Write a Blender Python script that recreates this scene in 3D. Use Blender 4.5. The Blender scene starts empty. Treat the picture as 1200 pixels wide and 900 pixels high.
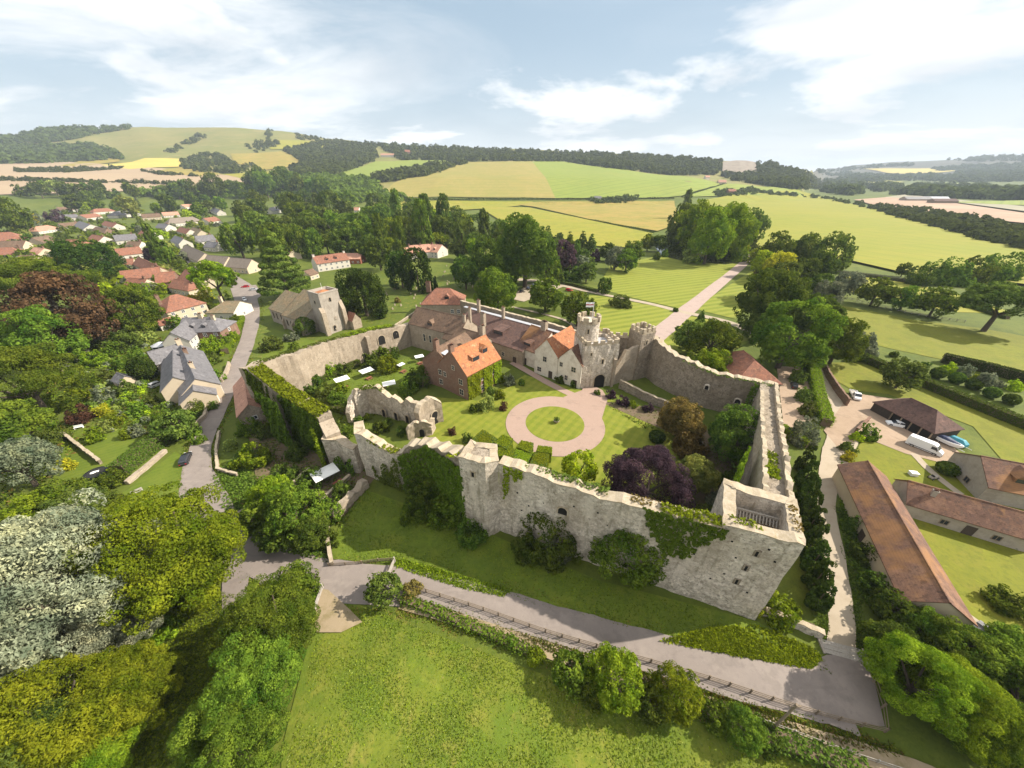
import bpy, bmesh, math, random
import numpy as np
from mathutils import Vector, Matrix
R = math.radians
rnd = random.Random(7)
S = bpy.context.scene
COL = S.collection

# ------------------------------------------------------------------ camera
F_PX, PITCH, CAM_H = 414.0, R(30.6), 58.0
cd = bpy.data.cameras.new('camera')
cam = bpy.data.objects.new('camera', cd); COL.objects.link(cam)
cam.location = (0, 0, CAM_H); cam.rotation_euler = (math.pi/2 - PITCH, 0, 0)
cd.sensor_width = 36; cd.lens = 36*F_PX/1200; cd.clip_start = .5; cd.clip_end = 40000
S.camera = cam
# ------------------------------------------------------------------ light
SUN_AZ, SUN_EL = R(82), R(38)
sl = bpy.data.lights.new('sun', 'SUN'); sl.energy = 4.9; sl.angle = R(.6); sl.color = (1, .92, .79)
sun = bpy.data.objects.new('sun', sl); COL.objects.link(sun)
sd = Vector((math.sin(SUN_AZ)*math.cos(SUN_EL), math.cos(SUN_AZ)*math.cos(SUN_EL), math.sin(SUN_EL)))
sun.rotation_euler = sd.to_track_quat('Z', 'Y').to_euler(); sun.location = (0, 0, 400)
# ------------------------------------------------------------------ sky
W = bpy.data.worlds.new('World'); S.world = W; W.use_nodes = True
def build_world():
    nt = W.node_tree; N = nt.nodes; K = nt.links; N.clear()
    def nd(t, **kw):
        n = N.new(t)
        for k, v in kw.items(): setattr(n, k, v)
        return n
    def math_(op, a, b=None, c=None):
        n = nd('ShaderNodeMath', operation=op)
        for i, x in enumerate((a, b, c)):
            if x is None: continue
            if isinstance(x, (int, float)): n.inputs[i].default_value = x
            else: K.new(x, n.inputs[i])
        return n.outputs[0]
    sky = nd('ShaderNodeTexSky', sky_type='NISHITA', sun_disc=False, sun_elevation=SUN_EL, sun_rotation=SUN_AZ,
             altitude=50, air_density=1.0, dust_density=1.6, ozone_density=1.0)
    tc = nd('ShaderNodeTexCoord'); sp = nd('ShaderNodeSeparateXYZ'); K.new(tc.outputs['Generated'], sp.inputs[0])
    z = math_('MAXIMUM', sp.outputs[2], 0.0)
    den = math_('ADD', z, 0.16)
    cb = nd('ShaderNodeCombineXYZ')
    K.new(math_('DIVIDE', sp.outputs[0], den), cb.inputs[0]); K.new(math_('DIVIDE', sp.outputs[1], den), cb.inputs[1])
    def noise(scale, det, rough, off, dist=0, sy=1.0):
        mp = nd('ShaderNodeMapping'); K.new(cb.outputs[0], mp.inputs[0]); mp.inputs[1].default_value = off; mp.inputs[3].default_value = (1, sy, 1)
        n = nd('ShaderNodeTexNoise'); K.new(mp.outputs[0], n.inputs[0])
        n.inputs['Scale'].default_value = scale; n.inputs['Detail'].default_value = det; n.inputs['Roughness'].default_value = rough
        n.inputs['Distortion'].default_value = dist
        return n.outputs[0]
    def ramp(x, lo, hi):
        n = nd('ShaderNodeMapRange', interpolation_type='SMOOTHSTEP'); K.new(x, n.inputs[0])
        n.inputs[1].default_value = lo; n.inputs[2].default_value = hi
        return n.outputs[0]
    cum = ramp(noise(.62, 10, .58, (1.55, .35, 0), .25), .475, .585)          # fair weather cumulus
    thin = ramp(noise(.55, 8, .62, (4.2, 1.1, 0), .7, 1.5), .36, .70)        # thin veil
    left = ramp(sp.outputs[0], .12, -.55)
    veil = math_('MULTIPLY', thin, math_('MULTIPLY_ADD', left, .95, .10))
    clouds = math_('MAXIMUM', math_('MULTIPLY', cum, .92), veil)
    horizon = math_('POWER', math_('SUBTRACT', 1.0, math_('MINIMUM', z, 1.0)), 12.0)
    allc = math_('MAXIMUM', clouds, math_('MULTIPLY', horizon, .95))
    under = ramp(noise(1.1, 5, .55, (1.9, .2, 0), .3), .40, .68)
    wc = nd('ShaderNodeMix', data_type='RGBA'); K.new(under, wc.inputs[0])
    wc.inputs[6].default_value = (9.6, 9.7, 9.7, 1); wc.inputs[7].default_value = (7.2, 7.5, 7.8, 1)
    # the blue, softened by summer haze
    bl = nd('ShaderNodeMix', data_type='RGBA'); bl.inputs[0].default_value = .62
    K.new(sky.outputs[0], bl.inputs[6]); bl.inputs[7].default_value = (4.3, 5.7, 6.8, 1)
    mx = nd('ShaderNodeMix', data_type='RGBA'); K.new(allc, mx.inputs[0]); K.new(bl.outputs[2], mx.inputs[6]); K.new(wc.outputs[2], mx.inputs[7])
    # added fill light: unseen bright cloud overhead and behind the viewer
    over = ramp(sp.outputs[2], .52, .80); back = ramp(sp.outputs[1], .05, -.45)
    fill_bank = math_('MULTIPLY', math_('MAXIMUM', over, back), math_('MULTIPLY_ADD', ramp(noise(.9, 5, .55, (7, 3, 0), .3), .30, .62), .75, .25))
    bk = nd('ShaderNodeMix', data_type='RGBA'); K.new(fill_bank, bk.inputs[0]); K.new(mx.outputs[2], bk.inputs[6]); bk.inputs[7].default_value = (9.5, 9.4, 9.3, 1); mx = bk
    bg = nd('ShaderNodeBackground'); bg.inputs[1].default_value = .066; K.new(mx.outputs[2], bg.inputs[0])
    out = nd('ShaderNodeOutputWorld'); K.new(bg.outputs[0], out.inputs[0])
build_world()
vs = S.view_settings
vs.view_transform = 'Standard'; vs.look = 'None'; vs.exposure = .92; vs.gamma = 1; vs.use_curve_mapping = False
S.cycles.max_bounces = 5; S.cycles.diffuse_bounces = 2; S.cycles.glossy_bounces = 2; S.cycles.transmission_bounces = 3
S.cycles.volume_bounces = 0; S.cycles.transparent_max_bounces = 6

# ------------------------------------------------------------------ photo pixel (1200 x 900) -> ground point
CT, ST = math.cos(PITCH), math.sin(PITCH)
def ray(u, v):
    x = (u-600)/F_PX; y = (450-v)/F_PX
    return np.array([x, CT+y*ST, -ST+y*CT])
def P(u, v, z=0.0):
    r = ray(u, v); t = (z-CAM_H)/r[2]
    return Vector((r[0]*t, r[1]*t, z))
def mpp(p):                                        # metres per photo pixel at p
    return ((p[1])*CT + (CAM_H-p[2])*ST)/F_PX
def height_at(p, v_top):                           # height above p whose top shows at photo row v_top (same vertical)
    # solve for z: row of (p.x,p.y,z) == v_top
    y = (450-v_top)/F_PX
    # y = (p.y*ST + (z-H)*CT)/(p.y*CT-(z-H)*ST)
    k = (y*p[1]*CT - p[1]*ST)/(CT + y*ST)
    return max(.3, k + CAM_H - p[2])

# ------------------------------------------------------------------ scene helpers
def tag(o, label=None, cat=None, group=None, kind=None):
    if label: o['label'] = label
    if cat: o['category'] = cat
    if group: o['group'] = group
    if kind: o['kind'] = kind
    return o
def link(o, parent=None):
    COL.objects.link(o)
    if parent is not None: o.parent = parent
    return o
def empty(name, loc, rz=0.0):
    o = bpy.data.objects.new(name, None); o.location = loc; o.rotation_euler = (0, 0, rz); o.empty_display_size = .5
    return link(o)
def mesh_obj(name, verts, faces, m=None, parent=None, smooth=False, mats=None, mi=None):
    me = bpy.data.meshes.new(name); me.from_pydata([tuple(v) for v in verts], [], faces); me.update()
    if mats:
        for x in mats: me.materials.append(x)
        me.polygons.foreach_set('material_index', mi)
    elif m: me.materials.append(m)
    if smooth: me.polygons.foreach_set('use_smooth', [True]*len(me.polygons))
    return link(bpy.data.objects.new(name, me), parent)
class MB:
    """collects simple solids and links them as ONE mesh object"""
    def __init__(s): s.v = []; s.f = []
    def add(s, vs_, fs_):
        n = len(s.v); s.v += [tuple(v) for v in vs_]; s.f += [tuple(i+n for i in f) for f in fs_]; return s
    def box(s, x0, y0, z0, x1, y1, z1):
        return s.add([(x0,y0,z0),(x1,y0,z0),(x1,y1,z0),(x0,y1,z0),(x0,y0,z1),(x1,y0,z1),(x1,y1,z1),(x0,y1,z1)],
                     [(0,3,2,1),(4,5,6,7),(0,1,5,4),(1,2,6,5),(2,3,7,6),(3,0,4,7)])
    def prism(s, poly, z0, z1):                     # poly ccw in xy
        n = len(poly); zt0 = z0 if hasattr(z0, '__len__') else [z0]*n; zt1 = z1 if hasattr(z1, '__len__') else [z1]*n
        return s.add([(p[0],p[1],a) for p,a in zip(poly,zt0)]+[(p[0],p[1],a) for p,a in zip(poly,zt1)],
                     [tuple(range(n-1,-1,-1)), tuple(range(n,2*n))]+[(i,(i+1)%n,n+(i+1)%n,n+i) for i in range(n)])
    def bar(s, a, b, r0, r1=None, n=6):
        a = Vector(a); b = Vector(b); r1 = r0 if r1 is None else r1
        d = (b-a).normalized(); q = d.to_track_quat('Z', 'Y'); vs_ = []
        for c, r in ((a, r0), (b, r1)):
            vs_ += [c + q @ Vector((r*math.cos(t*2*math.pi/n), r*math.sin(t*2*math.pi/n), 0)) for t in range(n)]
        return s.add(vs_, [tuple(range(n-1,-1,-1)), tuple(range(n,2*n))]+[(i,(i+1)%n,n+(i+1)%n,n+i) for i in range(n)])
    def beam(s, a, b, w, h):                        # upright rectangular beam from a to b (bottom line), width w, height h
        a = Vector(a); b = Vector(b); d = (b-a); nn = Vector((-d.y, d.x, 0)).normalized()*w/2; u = Vector((0,0,h))
        return s.add([a-nn,b-nn,b+nn,a+nn,a-nn+u,b-nn+u,b+nn+u,a+nn+u],[(0,3,2,1),(4,5,6,7),(0,1,5,4),(1,2,6,5),(2,3,7,6),(3,0,4,7)])
    def lathe(s, prof, n=16, c=(0,0)):              # prof: list of (r,z)
        vs_ = [(c[0]+r*math.cos(2*math.pi*i/n), c[1]+r*math.sin(2*math.pi*i/n), z) for r, z in prof for i in range(n)]
        fs_ = [(k*n+i, k*n+(i+1)%n, (k+1)*n+(i+1)%n, (k+1)*n+i) for k in range(len(prof)-1) for i in range(n)]
        fs_ += [tuple(range(n-1,-1,-1)), tuple((len(prof)-1)*n+i for i in range(n))]
        return s.add(vs_, fs_)
    def build(s, name, m, parent=None, smooth=False): return mesh_obj(name, s.v, s.f, m, parent, smooth)
def bevel(o, w, seg=1):
    md = o.modifiers.new('bevel', 'BEVEL'); md.width = w; md.segments = seg; md.limit_method = 'ANGLE'; return o
def children(o): return [c for c in bpy.data.objects if c.parent == o]
def copy_tree(o, kids, parent=None):                # kids: dict object -> list of children
    c = o.copy(); COL.objects.link(c)
    if parent is not None: c.parent = parent
    for ch in kids.get(o, ()): copy_tree(ch, kids, c)
    return c
# ------------------------------------------------------------------ materials
def srgb(r, g, b):
    f = lambda c: (c/255/12.92) if c/255 <= .04045 else ((c/255+.055)/1.055)**2.4
    return (f(r), f(g), f(b))
def new_mat(name):
    m = bpy.data.materials.new(name); m.use_nodes = True; nt = m.node_tree; nt.nodes.clear(); return m, nt
class NB:
    def __init__(s, nt): s.nt = nt
    def n(s, t, **kw):
        x = s.nt.nodes.new(t)
        for k, v in kw.items(): setattr(x, k, v)
        return x
    def put(s, sock, v):
        if hasattr(v, 'is_linked') or hasattr(v, 'node'): s.nt.links.new(v, sock)
        elif hasattr(v, '__len__') and len(v) == 3 and sock.type == 'RGBA': sock.default_value = (*v, 1)
        else: sock.default_value = v
    def noise(s, vec, scale, detail=6, rough=.6, dist=0.0):
        x = s.n('ShaderNodeTexNoise'); s.put(x.inputs['Vector'], vec); x.inputs['Scale'].default_value = scale
        x.inputs['Detail'].default_value = detail; x.inputs['Roughness'].default_value = rough; x.inputs['Distortion'].default_value = dist
        return x.outputs[0]
    def step(s, x, lo, hi):
        m = s.n('ShaderNodeMapRange', interpolation_type='SMOOTHSTEP'); s.put(m.inputs[0], x); m.inputs[1].default_value = lo; m.inputs[2].default_value = hi
        return m.outputs[0]
    def math(s, op, a, b=0.0):
        m = s.n('ShaderNodeMath', operation=op); s.put(m.inputs[0], a); s.put(m.inputs[1], b); return m.outputs[0]
    def mix(s, f, a, b, blend='MIX'):
        m = s.n('ShaderNodeMix', data_type='RGBA', blend_type=blend); s.put(m.inputs[0], f); s.put(m.inputs[6], a); s.put(m.inputs[7], b)
        return m.outputs[2]
    def mapping(s, vec, rot=0.0, scale=(1,1,1)):
        m = s.n('ShaderNodeMapping'); s.put(m.inputs[0], vec); m.inputs[2].default_value = (0,0,rot); m.inputs[3].default_value = scale
        return m.outputs[0]
TINT = [(('lush',), (.72,.66,.24)), (('bright pasture','yellow meadow'), (.95,.85,.36)), (('hay meadow',), (.98,.83,.50)), (('grass','meadow','lawn','verge','crop'), (.99,.98,.46)), (('barley','turf'), (.86,.83,.56)), (('pasture','hay','yellow'), (1.0,.97,.95)), (('flint rubble',), (1.5,1.42,1.33)), (('flint','wall stone','stone wall','lichened coping'), (.80,.755,.71)), (('pale stone',), (.72,.66,.60)),  # light put into colour: flint raised on shaded walls, pale stone lowered on sunlit
        (('gravel',), (.61,.55,.56)), (('pale path','footpath','stubble','golden'), (.72,.68,.62)), (('tarmac',), (.90,.87,.86)), (('white render',), (.74,.71,.66)), (('cream render',), (.85,.8,.74)), (('slate',), (.72,.7,.7)), (('red brick',), (.78,.74,.70))]
def tinted(name, c):
    for keys, t in TINT:
        if any(k in name for k in keys): return tuple(a*b for a, b in zip(c, t))
    return c
def M(name, base, patches=(), rough=.9, bump=None, coord='pos', stripes=(), metal=0.0, cells=None, spec=.3, courses=None):
    """base colour; patches (noise scale, colour, lo, hi, strength); stripes (angle, width m, colour, strength, soft)"""
    base0 = base; mul = lambda k: tuple(x*k for x in base0)
    if 'tile' in name or name == 'grey slate': patches = list(patches)+[(.45,mul(1.75),.57,.68,.55),(1.1,mul(.45),.53,.64,.65),(3.0,mul(.45),.56,.65,.6)]
    if 'barn' in name: patches += [(.09,(.30,.15,.055),.52,.63,.65),(.3,mul(.6),.56,.68,.5)]
    elif 'tile' in name: pass
    elif 'flint' in name or name in ('old wall stone','pale stone'): patches = list(patches)+[(.4,mul(.55),.55,.68,.5),(1.3,mul(1.6),.58,.68,.5),(2.4,mul(.35),.59,.67,.7)]
    elif any(k in name for k in ('lawn','lush','meadow','grassland','verge')): patches = list(patches)+[(.13,mul(.72),.52,.64,.5),(1.3,mul(.66),.55,.66,.5),(.6,mul(1.35),.58,.70,.45)]
    elif 'tarmac' in name or 'gravel' in name: patches = list(patches)+[(.35,mul(.72),.54,.66,.45),(1.8,mul(1.2),.56,.68,.4),((.15,.8,.3),mul(.75),.57,.68,.4)]
    base = tinted(name, base); patches = [(p[0], tinted(name, p[1]), *p[2:]) for p in patches]; stripes = [(p[0], p[1], tinted(name, p[2]), *p[3:]) for p in stripes]
    if cells: cells = (cells[0], tinted(name, cells[1]), cells[2])
    m, nt = new_mat(name); b = NB(nt)
    vec = b.n('ShaderNodeNewGeometry').outputs['Position'] if coord == 'pos' else b.n('ShaderNodeTexCoord').outputs['Object']
    col = base
    if cells:                                       # separate stones
        sc, c2, amt = cells
        vo = b.n('ShaderNodeTexVoronoi'); b.put(vo.inputs['Vector'], vec); vo.inputs['Scale'].default_value = sc
        sp = b.n('ShaderNodeSeparateColor'); b.put(sp.inputs[0], vo.outputs['Color'])
        col = b.mix(b.math('MULTIPLY', sp.outputs[0], amt), col, c2)
    for i, (sc, c, lo, hi, st) in enumerate(patches):
        off = b.n('ShaderNodeVectorMath', operation='ADD'); b.put(off.inputs[0], vec); off.inputs[1].default_value = (13.7*i+3, 7.1*i, 5.3*i)
        scl = sc if hasattr(sc, '__len__') else (sc, sc, sc)
        mp = b.mapping(off.outputs[0], 0, scl)
        col = b.mix(b.math('MULTIPLY', b.step(b.noise(mp, 1.0, 7, .62), lo, hi), st), col, c)
    for (ang, wid, c, st, soft, *thr) in stripes:
        thr = thr[0] if thr else .5
        wv = b.n('ShaderNodeTexWave', wave_type='BANDS', bands_direction='X'); b.put(wv.inputs['Vector'], b.mapping(vec, ang))
        wv.inputs['Scale'].default_value = .314/wid; wv.inputs['Distortion'].default_value = .25; wv.inputs['Detail'].default_value = 2; wv.inputs['Detail Scale'].default_value = 1.0
        col = b.mix(b.math('MULTIPLY', b.step(wv.outputs[1], thr-soft, thr+soft), st), col, c)
    if courses:                                     # rows of tiles, by height
        hgt, c, st = courses
        sx = b.n('ShaderNodeSeparateXYZ'); b.put(sx.inputs[0], vec)
        fr = b.math('FRACT', b.math('MULTIPLY', sx.outputs[2], 1.0/hgt))
        col = b.mix(b.math('MULTIPLY', b.step(fr, .72, 1.0), st), col, c)
    bs = b.n('ShaderNodeBsdfPrincipled'); b.put(bs.inputs['Base Color'], col)
    bs.inputs['Roughness'].default_value = rough; bs.inputs['Metallic'].default_value = metal; bs.inputs['Specular IOR Level'].default_value = spec
    if bump:
        bp = b.n('ShaderNodeBump'); bp.inputs['Strength'].default_value = bump[1]; bp.inputs['Distance'].default_value = bump[2] if len(bump) > 2 else .15
        b.put(bp.inputs['Height'], b.noise(vec, bump[0], 8, .7)); b.put(bs.inputs['Normal'], bp.outputs[0])
    o = b.n('ShaderNodeOutputMaterial'); b.put(o.inputs[0], bs.outputs[0])
    return m
def leaf_mat(name, dark, light, trans=.34):
    k = (1.0,1.0,.95) if name[:4] in ('silv','purp','copp','grey') else (1.24,1.25,.74)
    k2 = .95 if name[:4] in ('silv','purp') else 1.0
    dark = tuple(a*b_*.85*k2 for a, b_ in zip(dark, k)); k = tuple(x*1.22*k2 for x in k); light = tuple(a*b_ for a, b_ in zip(light, k))
    m, nt = new_mat(name); b = NB(nt)
    g = b.n('ShaderNodeNewGeometry'); oi = b.n('ShaderNodeObjectInfo')
    c = b.mix(b.math('MULTIPLY_ADD', g.outputs['Random Per Island'], .62), dark, light); c.node.inputs[0].links[0].from_node.inputs[2].default_value = .22
    tcx = b.n('ShaderNodeTexCoord').outputs['Object']
    c = b.mix(b.math('MULTIPLY', b.step(b.noise(tcx, 6.0, 3, .6), .48, .62), .6), c, (light[0]*1.45, light[1]*1.32, light[2]*1.15))
    off = b.n('ShaderNodeVectorMath', operation='ADD'); b.put(off.inputs[0], tcx); off.inputs[1].default_value = (4.3, 2.1, 7.7)
    c = b.mix(b.math('MULTIPLY', b.step(b.noise(off.outputs[0], 4.0, 3, .6), .50, .66), .7), c, (dark[0]*.9, dark[1]*1.05, dark[2]*1.1))
    hs = b.n('ShaderNodeHueSaturation'); b.put(hs.inputs['Color'], c)
    b.put(hs.inputs['Hue'], b.math('MULTIPLY_ADD', oi.outputs['Random'], .035)); hs.inputs['Hue'].links[0].from_node.inputs[2].default_value = .4825
    b.put(hs.inputs['Value'], b.math('MULTIPLY_ADD', oi.outputs['Random'], .5)); hs.inputs['Value'].links[0].from_node.inputs[2].default_value = .75
    df = b.n('ShaderNodeBsdfDiffuse'); b.put(df.inputs[0], hs.outputs[0])
    tr = b.n('ShaderNodeBsdfTranslucent'); b.put(tr.inputs[0], hs.outputs[0])
    ms = b.n('ShaderNodeMixShader'); ms.inputs[0].default_value = trans; b.put(ms.inputs[1], df.outputs[0]); b.put(ms.inputs[2], tr.outputs[0])
    o = b.n('ShaderNodeOutputMaterial'); b.put(o.inputs[0], ms.outputs[0])
    return m
G1, G2, G3 = (.070,.105,.018), (.125,.155,.030), (.045,.075,.014)
STRAW, DIRT = (.26,.22,.10), (.24,.18,.11)
MT = {}
MT['ground'] = M('rough grassland', (.080,.110,.020), [(.02,(.13,.15,.035),.4,.65,.8),(.15,(.05,.08,.015),.45,.7,.7),(.9,(.12,.15,.03),.45,.7,.5),(5,(.04,.06,.012),.45,.75,.6)], bump=(3,.35,.2))
MT['meadow'] = M('grazed meadow', (.130,.165,.026), [(.09,(.075,.13,.014),.44,.60,.85),(.35,(.20,.20,.06),.47,.62,.7),(1.3,(.085,.13,.018),.50,.64,.7),(.05,(.15,.17,.035),.4,.62,.8),(.13,(.085,.14,.018),.45,.62,.8),(.25,(.21,.19,.075),.56,.74,.75),((.5,.12,.3),(.24,.21,.10),.60,.75,.6),(2.2,(.06,.10,.014),.5,.72,.6),(7,(.15,.18,.05),.5,.75,.5),(.5,(.30,.24,.15),.68,.78,.7)], bump=(4,.5,.2))
MT['lawn'] = M('mown lawn', (.150,.18,.028), [(.2,(.20,.205,.05),.46,.62,.6),(.06,(.165,.18,.035),.4,.65,.7),(.6,(.09,.13,.018),.48,.72,.5),(4,(.10,.14,.02),.5,.7,.4)], stripes=[(.62,2.4,(.205,.215,.055),.6,.25),(2.2,2.4,(.10,.145,.018),.22,.25)], bump=(6,.25,.1))
MT['parklawn'] = M('striped park lawn', (.150,.185,.030), [(.03,(.19,.205,.045),.4,.65,.6),(.6,(.11,.15,.022),.48,.72,.4)], stripes=[(1.2,4.6,(.235,.245,.065),.65,.25)])
MT['gardenlawn'] = M('garden grass', (.085,.125,.018), [(.2,(.12,.15,.03),.42,.65,.7),(2,(.05,.085,.012),.5,.72,.6)], stripes=[(.9,1.3,(.12,.155,.03),.35,.25)], bump=(6,.3,.1))
MT['verge'] = M('rough verge', (.085,.115,.020), [(.3,(.19,.17,.07),.5,.72,.8),(1.2,(.045,.075,.013),.45,.7,.7),(6,(.13,.15,.04),.5,.72,.5)], bump=(4,.6,.2))
MT['shadygrass'] = M('moat lawn', (.11,.155,.022), [(.35,(.15,.175,.035),.47,.62,.7),(1.2,(.065,.105,.014),.50,.64,.7),(.12,(.075,.115,.016),.42,.65,.8),(1.5,(.12,.15,.03),.5,.72,.5),(6,(.06,.095,.014),.5,.7,.5)], bump=(4,.5,.15))
MT['brightfield'] = M('bright pasture', (.215,.250,.040), [(.05,(.18,.225,.032),.46,.6,.5),((.02,.2,.05),(.25,.25,.07),.48,.64,.5),(.006,(.255,.265,.055),.4,.62,.7),(.03,(.185,.235,.035),.45,.66,.5),((.004,.05,.02),(.24,.245,.075),.45,.7,.5)], stripes=[(-.35,24,(.16,.20,.03),.45,.06,.95)])
MT['pasture'] = M('lush pasture', (.215,.25,.036), [(.25,(.26,.26,.07),.47,.62,.6),(.7,(.15,.19,.025),.50,.64,.6),(.03,(.205,.225,.05),.4,.65,.7),(.15,(.12,.17,.022),.45,.7,.5),(.02,(.22,.21,.09),.55,.75,.5),(1.5,(.13,.17,.025),.5,.7,.4)], bump=(2,.3,.2))
MT['greenfield'] = M('green crop', (.175,.225,.060), [(.01,(.21,.235,.075),.4,.65,.6),(.04,(.14,.19,.05),.48,.62,.5)], stripes=[(.9,18,(.215,.25,.085),.5,.4),(.9,28,(.12,.16,.045),.6,.05,.95)])
MT['tanfield'] = M('ripe barley', (.30,.26,.095), [((.1,.02,.05),(.34,.28,.13),.48,.64,.6),(.03,(.24,.235,.08),.48,.62,.5),(.01,(.25,.25,.08),.42,.66,.7),(.06,(.34,.28,.12),.5,.7,.5)], stripes=[(1.5,30,(.22,.20,.07),.5,.05,.95)])
MT['drygrass'] = M('hay meadow', (.255,.250,.075), [(.06,(.17,.20,.045),.48,.6,.6),(.02,(.31,.26,.10),.4,.62,.8),(.08,(.19,.215,.05),.5,.68,.6)])
MT['yellowfield'] = M('yellow meadow', (.24,.265,.055), [(.06,(.18,.215,.04),.48,.62,.6),(.02,(.285,.27,.08),.4,.64,.7),(.1,(.19,.23,.04),.5,.7,.5)])
MT['plough'] = M('stubble field', (.46,.36,.25), [(.008,(.40,.31,.22),.4,.65,.7),((.003,.03,.01),(.50,.41,.29),.45,.7,.5)])
MT['gold'] = M('golden crop', (.46,.37,.17), [(.01,(.40,.34,.17),.4,.66,.7)])
MT['brownfield'] = M('bare earth field', (.33,.22,.15), [(.008,(.40,.29,.20),.45,.65,.7)])
MT['greyfield'] = M('grey fallow field', (.26,.24,.16), [(.008,(.30,.26,.18),.45,.65,.7)])
MT['down'] = M('chalk downland turf', (.215,.205,.085), [(.004,(.165,.185,.06),.4,.62,.8),(.015,(.27,.235,.12),.5,.7,.7),(.03,(.10,.12,.04),.6,.72,.7),(.08,(.09,.11,.035),.66,.74,.8)])
MT['shadedridge'] = M('cloud shaded wooded ridge', (.060,.062,.045), [(.003,(.115,.105,.07),.48,.6,.7),(.01,(.04,.045,.03),.46,.6,.7)])  # dark woods, with a cloud's shadow put into the colour too
MT['strawline'] = M('worn grass line', (.17,.165,.06), [(.6,(.13,.155,.03),.42,.6,.9),(3,(.23,.2,.1),.5,.68,.6)])
MT['road'] = M('worn tarmac', (.235,.205,.185), [(.25,(.29,.255,.225),.42,.68,.7),(1.4,(.19,.165,.15),.5,.72,.5),(7,(.30,.27,.24),.5,.75,.35),((.08,.5,.2),(.34,.30,.26),.58,.75,.5)], rough=.85)
MT['gravel'] = M('pinkish gravel', (.52,.415,.325), [(.3,(.55,.43,.34),.4,.65,.6),(3,(.44,.315,.23),.5,.72,.5),(10,(.6,.48,.38),.5,.75,.3)])
MT['drivegravel'] = M('cream gravel', (.58,.49,.42), [(.3,(.62,.54,.45),.4,.65,.6),(3,(.50,.41,.34),.5,.72,.4)])
MT['yardgravel'] = M('sandy yard gravel', (.50,.40,.27), [(.2,(.57,.47,.33),.4,.65,.7),(1.1,(.40,.31,.20),.5,.72,.6),(8,(.6,.5,.37),.5,.75,.3)])
MT['path'] = M('pale path', (.50,.44,.36), [(.4,(.42,.36,.28),.42,.68,.7),(4,(.56,.5,.42),.5,.75,.4)])
MT['track'] = M('dusty footpath', (.40,.33,.23), [(.5,(.27,.23,.12),.45,.65,.8),(3,(.46,.39,.29),.5,.75,.5)])
MT['soil'] = M('brown soil', (.14,.10,.065), [(.6,(.09,.085,.03),.4,.65,.8),(3,(.20,.15,.1),.5,.75,.5)], bump=(4,.5,.2))  # brown soil with random greener and paler patches
MT['paving'] = M('stone paving', (.33,.28,.23), [(1.2,(.25,.21,.17),.45,.68,.7)])
MT['water'] = M('pond water', (.035,.04,.015), [(.05,(.06,.065,.02),.4,.65,.7)], rough=.08, spec=.5)
MT['skywater'] = M('painted sky reflection', (.30,.33,.36), [], rough=.1, spec=.5)  # sky reflection put into the base colour
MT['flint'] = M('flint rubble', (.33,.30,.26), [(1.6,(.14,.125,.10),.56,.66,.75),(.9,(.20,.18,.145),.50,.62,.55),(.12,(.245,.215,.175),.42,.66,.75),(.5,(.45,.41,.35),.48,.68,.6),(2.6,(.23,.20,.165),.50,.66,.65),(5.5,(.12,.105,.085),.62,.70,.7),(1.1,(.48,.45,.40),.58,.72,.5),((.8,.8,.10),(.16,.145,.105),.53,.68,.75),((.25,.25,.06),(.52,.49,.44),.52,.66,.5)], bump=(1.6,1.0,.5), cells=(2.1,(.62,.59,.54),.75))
MT['flintwarm'] = M('old wall stone', (.35,.305,.245), [(1.6,(.14,.12,.09),.55,.66,.75),(.8,(.21,.18,.13),.50,.62,.6),(.15,(.26,.22,.165),.42,.66,.8),(.6,(.48,.43,.36),.5,.7,.6),(2.6,(.22,.185,.14),.50,.66,.65),(5.5,(.12,.10,.075),.62,.70,.7),(.35,(.18,.17,.09),.60,.74,.6)], bump=(2.2,.9,.35), cells=(2.6,(.52,.47,.40),.6))
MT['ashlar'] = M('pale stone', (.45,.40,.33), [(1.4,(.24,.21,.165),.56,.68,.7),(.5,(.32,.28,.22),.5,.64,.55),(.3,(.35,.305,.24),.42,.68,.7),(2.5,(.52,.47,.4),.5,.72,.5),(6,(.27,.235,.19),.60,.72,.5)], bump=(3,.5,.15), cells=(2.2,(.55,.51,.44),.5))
MT['stonecap'] = M('lichened coping', (.50,.44,.34), [(.8,(.38,.32,.22),.42,.66,.8),(3,(.60,.55,.47),.5,.7,.6),(1.5,(.30,.25,.10),.60,.72,.6)], bump=(4,.6,.15))
MT['lead'] = M('lead sheet', (.40,.41,.44), [(.5,(.32,.33,.36),.42,.68,.6)], rough=.5)
MT['dark'] = M('painted dark opening', (.012,.011,.010), rough=.9)  # inside shade of openings, painted as black plates on the walls
MT['redtile'] = M('red clay tile', (.235,.108,.074), [(2.4,(.11,.06,.045),.55,.66,.75),(.9,(.15,.085,.065),.50,.62,.8),(.35,(.24,.10,.06),.42,.66,.8),(1.6,(.42,.18,.095),.48,.70,.6),(6,(.17,.085,.055),.52,.72,.55),(.8,(.42,.27,.10),.62,.76,.5)], courses=(.22,(.16,.07,.045),.35), bump=(9,.4,.06))
MT['orangetile'] = M('orange clay tile', (.34,.140,.068), [(2.4,(.15,.075,.05),.55,.66,.75),(.8,(.22,.105,.065),.50,.62,.75),(.3,(.38,.145,.06),.42,.64,.8),(.5,(.55,.38,.22),.57,.72,.75),(2.0,(.52,.25,.09),.48,.70,.6),(6,(.27,.12,.06),.52,.72,.5)], courses=(.22,(.25,.10,.05),.35), bump=(9,.4,.06))
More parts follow.
